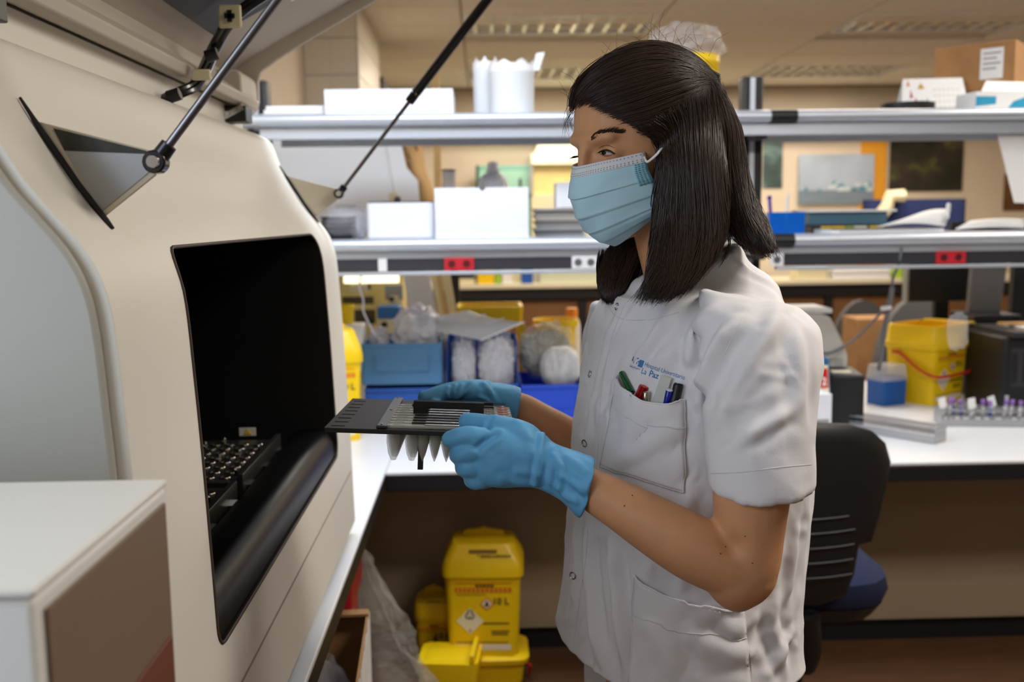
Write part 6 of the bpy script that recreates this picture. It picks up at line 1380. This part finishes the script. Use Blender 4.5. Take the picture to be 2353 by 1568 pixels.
FOLDS = [
    ([(1700, 725), (1650, 800), (1612, 900), (1605, 950)], .006, .012), ([(1612, 745), (1592, 800), (1582, 850)], .006, .010), ([(1660, 690), (1560, 800), (1500, 850)], .0035, .014),
    ([(1480, 690), (1430, 770), (1390, 880), (1370, 980)], .0035, .012), ([(1430, 700), (1395, 800), (1365, 930), (1345, 1060)], .003, .009), ([(1560, 700), (1500, 780), (1450, 860)], .003, .010),
    ([(1800, 680), (1770, 760), (1690, 900), (1650, 990)], .005, .014), ([(1820, 720), (1835, 850), (1830, 980)], .003, .012), ([(1800, 800), (1740, 880), (1690, 960)], .0022, .010), ([(1830, 920), (1760, 980), (1690, 1010)], .0022, .009), ([(1680, 1030), (1750, 985), (1830, 940)], .0016, .008),
    ([(1355, 1170), (1360, 1290), (1368, 1420), (1385, 1540)], .0075, .013), ([(1408, 1230), (1418, 1330), (1432, 1450), (1445, 1568)], .0075, .012), ([(1325, 1190), (1330, 1300), (1318, 1420)], .004, .010), ([(1345, 1330), (1330, 1400), (1305, 1440)], .003, .008),
    ([(1500, 1420), (1530, 1480), (1550, 1560)], .004, .016), ([(1540, 1420), (1620, 1480), (1700, 1500), (1740, 1480)], .003, .014), ([(1800, 1330), (1770, 1420), (1790, 1500), (1800, 1568)], .004, .012), ([(1830, 1180), (1815, 1300), (1800, 1400)], .003, .010), ([(1820, 1440), (1790, 1500), (1760, 1560)], .003, .010), ([(1760, 1400), (1700, 1440), (1640, 1450)], .0025, .012),
    ([(1590, 960), (1500, 1020), (1420, 1060)], .002, .012), ([(1470, 960), (1445, 1040), (1400, 1090)], .002, .010), ([(1600, 1100), (1560, 1200), (1500, 1240)], .003, .012), ([(1680, 600), (1760, 650), (1820, 690)], .002, .010)]
for (p_, a_, w_) in FOLDS: fold(p_, a_ * 1.6, w_ * .78)
rng = random.Random(12)
for k in range(150):
    x = rng.uniform(1320, 1850); y = rng.uniform(680, 1560); L_ = rng.uniform(35, 120)
    th = math.radians(rng.choice([100, 110, 125, 60, 20, 150]) + rng.uniform(-18, 18)) if x > 1620 else math.radians(rng.choice([95, 105, 115, 80, 130]) + rng.uniform(-15, 15))
    b_ = rng.uniform(-14, 14)
    if x > 1600 and 990 < y < 1140: continue
    fold([(x, y), (x + L_ * .5 * math.cos(th) + b_, y + L_ * .5 * math.sin(th)), (x + L_ * math.cos(th), y + L_ * math.sin(th))], rng.choice([-1, 1, 1]) * rng.uniform(.0008, .0016), rng.uniform(.0038, .0065), 12)
# fine crumple everywhere
dn = np.array([mnoise.noise(Vector(x) * 34) * .0014 + (1 - 2 * abs(mnoise.noise(Vector(x) * 15 + Vector((3, 1, 2))))) * .0021 + (1 - 2 * abs(mnoise.noise(Vector((x[0] * 26, x[1] * 26, x[2] * 11))))) * .0014 for x in tco])
tco = tco + tno * dn[:, None]
set_co(tme, tco)
bvh_t = BVHTree.FromPolygons([tuple(x) for x in tco], [tuple(p.vertices) for p in tme.polygons])
# open the hem and both sleeve ends
bm = bmesh.new(); bm.from_mesh(tme)
bmesh.ops.bisect_plane(bm, geom=bm.verts[:] + bm.edges[:] + bm.faces[:], plane_co=(0, 0, .8885), plane_no=(0, 0, 1), clear_inner=True); bm.to_mesh(tme); bm.free()
unloc(tme); tun = put('tunic', tme, M_tunic, person, smooth=False, solid=.0016); tme.shade_smooth(); tun['label'] = 'crumpled white short sleeved hospital tunic'
def surf(px, py, off=.0012):
    p_, nn = hit(bvh_t, px, py)
    if p_ is None: return None
    return p_ + (nn if nn.dot(ray(px, py)) < 0 else -nn) * off
def seam(pts, n=40, r=.0008, name='seam', m=None, off=.0004):
    P = [surf(px, py, off) for px, py in spline(pts, n)]; P = [x for x in P if x is not None]
    P = [P[0]] + [a for a, b in zip(P[1:], P) if (a - b).length < .03]
    if len(P) > 2: MB().tube([x - PO for x in P], r, 5).build(name, m or M_tunic, tun, smooth=True)
def band(p0, p1, n=40, r=.0012, **k): seam(p0, n, r, **k)
M_stitch = mat('stitch_grey', (208, 206, 208), .9)
# hems, shoulder seam, armhole seam, front placket, collar
seam([(1634, 1088), (1700, 1086), (1780, 1076), (1864, 1068)], 50, .0009, 'sleeve_hem_stitch', M_stitch)
seam([(1757, 672), (1728, 705), (1695, 750), (1664, 815)], 30, .0008, 'armhole_seam')
seam([(1440, 690), (1412, 760), (1395, 830), (1380, 930), (1374, 1050), (1360, 1160)], 60, .0008, 'placket_stitch', M_stitch); seam([(1352, 1215), (1345, 1300), (1330, 1400), (1318, 1495)], 40, .0008, 'placket_stitch', M_stitch)
seam([(1405, 678), (1440, 690), (1485, 694), (1520, 700)], 30, .0014, 'collar_edge'); seam([(1395, 700), (1425, 732), (1500, 735), (1560, 718)], 30, .0008, 'yoke_stitch', M_stitch)
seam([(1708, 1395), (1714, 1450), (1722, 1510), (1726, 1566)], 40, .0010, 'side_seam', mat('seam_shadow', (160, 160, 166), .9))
# press-stud rings
M_ring = mat('press_stud_ring', (150, 150, 156), .25, 1.0)
for (px, py) in ((1419, 705), (1357, 860), (1344, 1019), (1317, 1323)):
    p_, nn = hit(bvh_t, px, py)
    if p_ is None: continue
    nn = nn if nn.dot(ray(px, py)) < 0 else -nn
    a = nn.orthogonal().normalized(); b = nn.cross(a); c = p_ + nn * .0012 - PO
    MB().tube([c + (a * math.cos(t) + b * math.sin(t)) * .0048 for t in np.linspace(0, 2 * math.pi, 17)], .0008, 6, cap=False).build('press_stud', M_ring, tun, smooth=True)
# pockets: cloth patches standing off the surface, gaping at the top
def pocket(c00, c10, c11, c01, sagt, gape, name, nu=26, nv=26):
    """corners px: top-left, top-right, bottom-right, bottom-left; sagt = px dip of the top edge"""
    rows = []
    for j in range(nv):
        v = j / (nv - 1); row = []
        for i in range(nu):
            u = i / (nu - 1); dip = sagt * math.sin(math.pi * u ** .85) * (1 - v)
            px = (c00[0] * (1 - u) + c10[0] * u) * (1 - v) + (c01[0] * (1 - u) + c11[0] * u) * v; py = (c00[1] * (1 - u) + c10[1] * u) * (1 - v) + (c01[1] * (1 - u) + c11[1] * u) * v + dip
            s_ = surf(px, py, .0040 + gape * (math.sin(math.pi * u) ** .5) * (1 - v) ** 1.1)
            row.append(s_ - PO if s_ is not None else (row[-1] if row else Vector((0, 0, 0))))
        rows.append(row)
    po_ = MB().grid([[tuple(x) for x in r] for r in rows]).build(name, M_tunic, tun, smooth=True, solid=.0014)
    def edge(ps, nm, r=.0010, m=None): MB().tube(ps, r, 5).build(nm, m or M_tunic, po_, smooth=True)
    edge(rows[0], 'pocket_rim', .0014); edge([r[0] for r in rows], 'pocket_edge'); edge([r[-1] for r in rows], 'pocket_edge'); edge(rows[-1], 'pocket_edge')
    jb = int(nv * .30); edge([Vector(x) + Vector((0, -.001, 0)) for x in rows[jb]], 'band_stitch', .0009, M_stitch)
    return po_
pk = pocket((1424, 862), (1576, 922), (1574, 1132), (1383, 1072), 36, .017, 'chest_pocket')
pocket((1462, 1322), (1706, 1398), (1728, 1630), (1440, 1630), 24, .008, 'hip_pocket')
# printed hospital logo on the chest
M_logo = mat('logo_blue', (70, 124, 178), .8)
def flat_print(name, verts2d, faces, m=M_logo):
    P = []
    for (px, py) in verts2d:
        s_ = surf(px, py, .0011)
        if s_ is None: return
        P.append(s_ - PO)
    MB().add(P, faces).build(name, m, tun)
def print_text(name, s, x, y, ang, size, slant=0.0, bold=0.0, xs=.78):
    me = text_mesh(s, size, 'LEFT', bold); co_ = get_co(me); ca, sa = math.cos(ang), math.sin(ang)
    pts = [(x + cx * xs * ca + cy * (sa + slant), y + cx * xs * sa - cy * ca) for cx, cy, cz in co_]
    flat_print(name, pts, [tuple(p.vertices) for p in me.polygons]); bpy.data.meshes.remove(me)
an = math.radians(19)
print_text('logo_text', 'Hospital Universitario', 1481, 842, an, 15.5, xs=.70); print_text('logo_text', 'La', 1473, 858, an, 19.0, xs=.75); print_text('logo_text', 'Paz', 1491, 864, an, 20.0, bold=.35, xs=.85); print_text('logo_text', 'SaludMadrid', 1448, 843, an, 6.5, xs=.75)
def pq(x, y, w, h): 
    ca, sa = math.cos(an), math.sin(an); return [(x + a * ca - b * sa, y + a * sa + b * ca) for a, b in ((0, 0), (w, 0), (w, h), (0, h))]
flat_print('logo_square', pq(1471, 826, 11, 17), [(0, 1, 2, 3)])
for k, (dx, dy, w, h) in enumerate(((2, 0, 7, 5), (0, 5, 6, 5), (3, 10, 8, 5), (11, 2, 2.5, 3), (12, 9, 2.5, 3))): flat_print('logo_star', pq(1455 + dx, 820 + dy, w, h), [(0, 1, 2, 3)], mat('logo_dark_blue', (48, 92, 146), .8))
# ------------------------------------------------------------ trousers and clogs
M_trs = mat('white_trousers', (222, 220, 226), .85, bump=.3, bscale=700, bdist=.0006)
for s in (-1, 1):
    c = TC + BL * (s * .088) + BF * .012
    MB().tube([(c.x - PO.x, c.y - PO.y, .91), (c.x - PO.x, c.y - PO.y, .8), (c.x - PO.x, c.y - PO.y, .5), (c.x - PO.x, c.y - PO.y, .10)], [.090, .092, .080, .072], 24).build('trouser_leg', M_trs, person, smooth=True)
    d = Vector((c.x, c.y, 0)) - PO
    MB().rings([[d + BF * (.085 * math.cos(a) * k + .05) + BL * (.048 * math.sin(a) * k) + Vector((0, 0, z)) for a in np.linspace(0, 2 * math.pi, 20, endpoint=False)] for (k, z) in ((1.35, .001), (1.4, .02), (1.35, .045), (1.0, .085), (.7, .10))]).build('clog', M_white, person, smooth=True)
# ------------------------------------------------------------ gloves
def chain(pts, n=18):
    q_ = spline([tuple(V(a, b, c)) + (r,) for a, b, c, r in pts], n); return MB().tube([tuple(x[:3]) for x in q_], [x[3] for x in q_], 14)
def capb(p): return MB().ball(V(p[0], p[1], p[2]), p[3], 14, 10)
def slabloft(secs, n=26, nu=28, e=2.4):
    """(px,py,Y, half height px-dir vector dx,dy in px, thickness m)"""
    q_ = spline(secs, n); rs = []
    for (px, py, Y, dx, dy, th) in q_:
        c = V(px, py, Y); h_ = (V(px + dx, py + dy, Y) - c); k = []
        for a in np.linspace(0, 2 * math.pi, nu, endpoint=False):
            ca, sa = math.cos(a), math.sin(a); k.append(c + h_ * math.copysign(abs(ca) ** (2 / e), ca) + Vector((0, 1, 0)) * (th * math.copysign(abs(sa) ** (2 / e), sa)))
        rs.append(k)
    return MB().rings(rs)
GL = []
GL.append(slabloft([(1352, 1118, 1.185, 14, -62, .031), (1320, 1100, 1.195, 16, -57, .030), (1280, 1082, 1.205, 12, -53, .027), (1240, 1066, 1.21, 10, -54, .026), (1195, 1056, 1.212, 6, -62, .025), (1150, 1052, 1.214, 4, -68, .023), (1110, 1050, 1.218, 2, -62, .020), (1090, 1050, 1.222, 0, -50, .016)]))
fingL = [[(1130, 1012, 1.215, .0125), (1092, 1003, 1.212, .0122), (1060, 1003, 1.216, .0112), (1034, 1010, 1.226, .0100)],                      # index
         [(1120, 1040, 1.215, .0125), (1078, 1040, 1.212, .0124), (1058, 1044, 1.222, .0116), (1052, 1046, 1.245, .0105), (1062, 1040, 1.268, .0095)],
         [(1120, 1072, 1.218, .012), (1085, 1075, 1.214, .012), (1068, 1076, 1.226, .0112), (1066, 1072, 1.248, .0102), (1078, 1060, 1.270, .0092)],
         [(1130, 1098, 1.222, .0115), (1100, 1104, 1.218, .0115), (1086, 1104, 1.230, .0106), (1086, 1098, 1.248, .0096), (1096, 1086, 1.264, .0088)]]
thumbL = [(1235, 1040, 1.212, .022), (1200, 1002, 1.215, .0185), (1160, 984, 1.225, .0145), (1115, 975, 1.24, .0122), (1074, 969, 1.258, .0112)]
for f_ in fingL + [thumbL]: GL.append(chain(f_)); GL.append(capb(f_[-1]))
gme = remesh(GL, .0026, 4)
def smooth_rim(me, it=12):
    bm = bmesh.new(); bm.from_mesh(me); nb = {}
    for e in bm.edges:
        if e.is_boundary:
            a, b = e.verts; nb.setdefault(a, []).append(b); nb.setdefault(b, []).append(a)
    for _ in range(it):
        new = {v: (v.co * 2 + sum((x.co for x in n_), Vector())) / (2 + len(n_)) for v, n_ in nb.items()}
        for v, c in new.items(): v.co = c
    bm.to_mesh(me); bm.free()
def crinkle(me, lines, fine=.0004, sc=70):
    co_ = get_co(me); no_ = get_no(me)
    bv = BVHTree.FromPolygons([tuple(x) for x in co_], [tuple(p.vertices) for p in me.polygons])
    for (pts, amp, wid) in lines:
        P = []
        for (px, py) in spline(pts, 16):
            p_, nn = hit(bv, px, py)
            if p_ is not None: P.append(np.array(p_))
        if len(P) < 3: continue
        P = np.array(P); best = np.full(len(co_), 9.0)
        for a, b in zip(P[:-1], P[1:]):
            ab = b - a; t = np.clip(((co_ - a) @ ab) / (ab @ ab + 1e-12), 0, 1); best = np.minimum(best, np.linalg.norm(co_ - (a + t[:, None] * ab), axis=1))
        co_ = co_ + no_ * (amp * (np.exp(-(best / wid) ** 2) - .4 * np.exp(-((best - 2 * wid) / wid) ** 2)))[:, None]
    dn_ = np.array([(1 - 2 * abs(mnoise.noise(Vector(x) * sc))) * fine for x in co_]); co_ = co_ + no_ * dn_[:, None]; set_co(me, co_)
    return me
crinkle(gme, [([(1245, 1000), (1238, 1060), (1230, 1112)], .0035, .0035), ([(1262, 1005), (1256, 1060), (1250, 1118)], -.002, .004), ([(1275, 1050), (1290, 1080), (1285, 1120)], .0028, .004), ([(1300, 1050), (1330, 1070), (1345, 1085)], .002, .004), ([(1290, 1095), (1320, 1110), (1340, 1130)], .0024, .004), ([(1280, 1120), (1300, 1140), (1325, 1150)], .0022, .004), ([(1190, 970), (1210, 1000), (1225, 1040)], .0015, .006), ([(1095, 1030), (1130, 1060), (1150, 1110)], .0012, .006), ([(1140, 1000), (1110, 1018), (1098, 1032)], -.003, .004), ([(1130, 962), (1122, 972), (1124, 990)], -.002, .003), ([(1190, 1085), (1230, 1090), (1260, 1110)], .0014, .005), ([(1160, 1100), (1200, 1112), (1240, 1116)], .0012, .005)])
# cuff flare: pull the open end outwards
co_ = get_co(gme); cuffc = np.array(V(1352, 1118, 1.185)); axc = np.array((V(1352, 1118, 1.185) - V(1280, 1082, 1.205)).normalized())
d_ = (co_ - cuffc) @ axc; w_ = np.clip((d_ + .035) / .035, 0, 1) ** 2; radv = co_ - cuffc - d_[:, None] * axc
wav = np.array([.10 * math.sin(math.atan2(r_[2], r_[0]) * 3 + .6) + .10 for r_ in radv])
co_ = co_ + radv * (w_ * wav)[:, None]; set_co(gme, co_)
bm = bmesh.new(); bm.from_mesh(gme); bmesh.ops.delete(bm, geom=[f for f in bm.faces if (np.array(f.calc_center_median()) - cuffc) @ axc > -.002 and f.normal.dot(Vector(axc)) > .55], context='FACES'); bm.to_mesh(gme); bm.free()
smooth_rim(gme); unloc(gme); g1 = put('glove', gme, M_glove, person, solid=.0012); gme.shade_smooth(); g1['label'] = 'blue glove on the hand nearer the camera'
GR = []
RY = 1.585
GR.append(slabloft([(1190, 935, RY, 8, -42, .030), (1165, 925, RY, 6, -40, .028), (1130, 918, RY, 2, -38, .026), (1095, 914, RY, 0, -34, .024), (1060, 916, RY, 0, -28, .020)]))
GR.append(chain([(1120, 905, RY - .01, .022), (1085, 897, RY - .016, .0175), (1040, 898, RY - .022, .0140), (1005, 906, RY - .026, .0128), (976, 914, RY - .028, .0115)])); GR.append(capb((976, 914, RY - .028, .0115)))
for k, (y0, dx) in enumerate(((915, 0), (932, 6), (948, 14), (960, 22))):
    f_ = [(1095 + dx, y0, RY, .0125), (1045 + dx, y0 + 6, RY, .0118), (1015 + dx, y0 + 12, RY - .012, .011), (1000 + dx, y0 + 18, RY - .04, .0098)]
    GR.append(chain(f_)); GR.append(capb(f_[-1]))
g2 = remesh(GR, .0028, 4)
crinkle(g2, [([(1030, 890), (1028, 905), (1036, 920)], .0018, .003), ([(1045, 886), (1042, 902), (1048, 918)], .0016, .003), ([(1060, 884), (1055, 900), (1058, 916)], .0014, .003), ([(1085, 880), (1070, 900), (1050, 915)], .0022, .004), ([(1112, 882), (1130, 905), (1140, 925)], .0024, .004), ([(1100, 912), (1115, 918), (1130, 930)], .0018, .003)])
unloc(g2); g2o = put('glove', g2, M_glove, person); g2.shade_smooth(); g2o['label'] = 'blue glove on the far hand with thumb over the tray'
# ================================================================== cartridge tray held in both hands
NL = at(745, 983, 1.262)
uu = Vector((1, .005, -.052)).normalized(); vv = Vector((-.007, 1, -.055)); vv = (vv - uu * vv.dot(uu)).normalized(); ww = uu.cross(vv)
TL, TW = .242, .300
tray = thing('cartridge_tray', 'black cartridge tray with rows of clear reagent strips in her gloved hands', 'tray', tuple(NL)); tray.rotation_euler = Matrix((uu, vv, ww)).transposed().to_euler()
M_tray = mat('tray_black', (30, 30, 32), .5); M_trayg = mat('tray_grey_bar', (74, 76, 80), .35, .6)
# plate with slots at the left end: built of strips around real holes
pl = MB(); pl.box(0, .006, 0, TW, -.003, 0); ys = [.014 + .0355 * k for k in range(8)]
edges = [0] + [v_ for y in ys for v_ in (y, y + .007)] + [TW]
for a, b in zip(edges[0::2], edges[1::2]): pl.box(.006, .024, a, b, -.003, 0)
pl.box(.024, TL, 0, TW, -.003, 0)
pl.build('plate', M_tray, tray)
MB().box(.0, TL, -.0012, .003, -.006, -.0002).build('front_lip', M_tray, tray, bevel=.0008)
bar = MB().box(.066, .080, .003, TW - .004, .0005, .0045).build('cross_bar', M_trayg, tray, bevel=.001)
for y in (.012, .15, .285): MB().cyl((.073, y, .0047), .0018, .0016, .0012, 10).build('screw', M_chrome, bar)
M_strip = mat('strip_clear', (206, 208, 200), .2, alpha=.38, spec=.6); M_strip2 = mat('strip_milky', (196, 196, 182), .25, alpha=.55, spec=.6); M_foil = mat('foil_film', (196, 196, 194), .25, .8, bump=.5, bscale=120, bdist=.002)
M_orl = mat('orange_reagent', (196, 74, 36), .4)
n = 9; pitch = .0245
wellm_ = {}
def well(r, h, tip): return MB().lathe((0, 0, 0), [(r * .06 if tip else r * .35, -h), (r * .5 if tip else r * .75, -h * .80), (r, -h * .45), (r, 0)], 12).mesh('well')
wl = well(.0095, .043, False); ws = well(.0078, .044, True)
ring_ = MB().tube([(.0055 * math.cos(t), .0034 * math.sin(t), 0) for t in np.linspace(0, 2 * math.pi, 13)], .0007, 5, cap=False).mesh('well_mouth')
lens_ = MB().ball((0, 0, 0), 1, 12, 6, (.0085, .0036, .0010)).mesh('reagent_window')
for k in range(n):
    y = .020 + pitch * k
    s_ = MB().box(.078, TL + .004, y - .0088, y + .0088, .0004, .004).build('reagent_strip', M_strip2, tray, bevel=.001)
    MB().box(.128, .205, y - .0042, y + .0042, .0045, .0052).build('foil_seal', M_foil, s_)
    MB().box(.110, .205, y + .0096, y + .0142, .0005, .0062).build('divider', M_tray, tray, bevel=.0006)
    for j in range(2):
        o = put('well', wl, M_strip, s_, smooth=True); o.location = (.088 + .024 * j, y, .0002)
    for j in range(7):
        o = put('well', ws, M_strip2, s_, smooth=True); o.location = (.126 + .0156 * j, y, .0002)
    for j in range(3):
        o = put('well_mouth', ring_, M_chrome, s_, smooth=True); o.location = (.196 + .0105 * j, y, .0045)
    o = put('reagent_window', lens_, M_orl, s_, smooth=True); o.location = (.234, y, .0045)
    MB().box(.2335, .2365, y - .002, y + .002, .0050, .0062).build('window_print', M_paper, o_ if False else s_)
    o = put('tip_mouth', lens_, M_strip, s_, smooth=True); o.location = (.094, y, .0042)
# carrying handle across the tray
hd = MB().box(.108, .205, .128, .133, .010, .030)
MB().prism([(.106, .002), (.127, .002), (.127, .012), (.186, .012), (.186, .002), (.206, .002), (.206, .0215), (.106, .0215)], 'y', .128, .133).build('handle', M_tray, tray, bevel=.0012)
for y in (.20, .245): MB().box(.100, .222, y, y + .006, .0005, .0075).build('clamp_bar', M_tray, tray, bevel=.001)
MB().box(.12, .127, .02, .03, -.055, -.003).build('locating_pin', M_tray, tray)
# ================================================================== pens in the chest pocket
def pen(name, label, px0, py0, px1, py1, r, m, top=None, flat=1.0, sides=12, out=.006, star=False, dr=1.0):
    a = surf(px0, py0, .0045); b = surf(px1, py1, out)
    a = Vector(a); b = Vector(b); d_ = (b - a).normalized(); a2 = b - d_ * max(.036, (b - a).length)
    t = thing(name, label, 'pen', tuple(a2)); L_ = (b - a2).length
    t.rotation_euler = d_.to_track_quat('Z', 'Y').to_euler()
    if star:
        poly = [((r if k % 2 else r * .72) * math.cos(k * math.pi / 8), (r if k % 2 else r * .72) * math.sin(k * math.pi / 8)) for k in range(16)]
        MB().prism(poly, 'z', 0, L_).build('barrel', m, t); MB().prism([(x * .98, y * .98) for x, y in poly], 'z', L_, L_ + .0008).build('end_cap', mat('red_pen_top', (206, 40, 34), .35), t)
    else:
        MB().lathe((0, 0, 0), [(r * dr, 0), (r, L_ * .4), (r, L_ - .001), (r * .85, L_)], sides).build('barrel', m, t, smooth=sides > 8)
        if top: MB().lathe((0, 0, L_), [(r * .9, .0002), (r * .9, .0012), (r * .5, .0014)], 12).build('end_cap', top, t, smooth=True)
    return t
pen('green_pen', 'green pen leaning at the left of the chest pocket', 1458, 905, 1435, 858, .0042, mat('green_pen_plastic', (10, 84, 44), .25, coat=.3), out=.005)
pen('red_marker', 'red fluted marker in the chest pocket', 1474, 916, 1487, 890, .0062, mat('red_pen_plastic', (150, 10, 22), .25, coat=.3), star=True)
pen('silver_pen', 'short silver pen end in the chest pocket', 1488, 926, 1495, 904, .0040, mat('silver_pen_metal', (206, 196, 176), .15, 1.0), mat('silver_pen_metal', (206, 196, 176), .15, 1.0), out=.009)
pen('blue_pen', 'blue pen with white end in the chest pocket', 1535, 935, 1545, 899, .0046, mat('blue_pen_plastic', (16, 26, 150), .25, coat=.3), M_paper, out=.009)
pen('black_marker', 'black marker at the right of the chest pocket', 1550, 935, 1560, 884, .0064, M_dark, mat('black_gloss', (12, 12, 13), .2), out=.003)
a, b, c, d = (1504, 926), (1528, 938), (1549, 872), (1524, 858)
P = [surf(*q_, .006) for q_ in (a, b, c, d)]
t = thing('plastic_spatula', 'flat translucent plastic blade in the middle of the chest pocket', 'blade', tuple(P[0])); MB().rings([[x - P[0] + Vector((0, dy, 0)) for x in P] for dy in (0, -.0025)]).build('blade', mat('frosted_plastic', (206, 208, 200), .35, alpha=.8), t, bevel=.001)
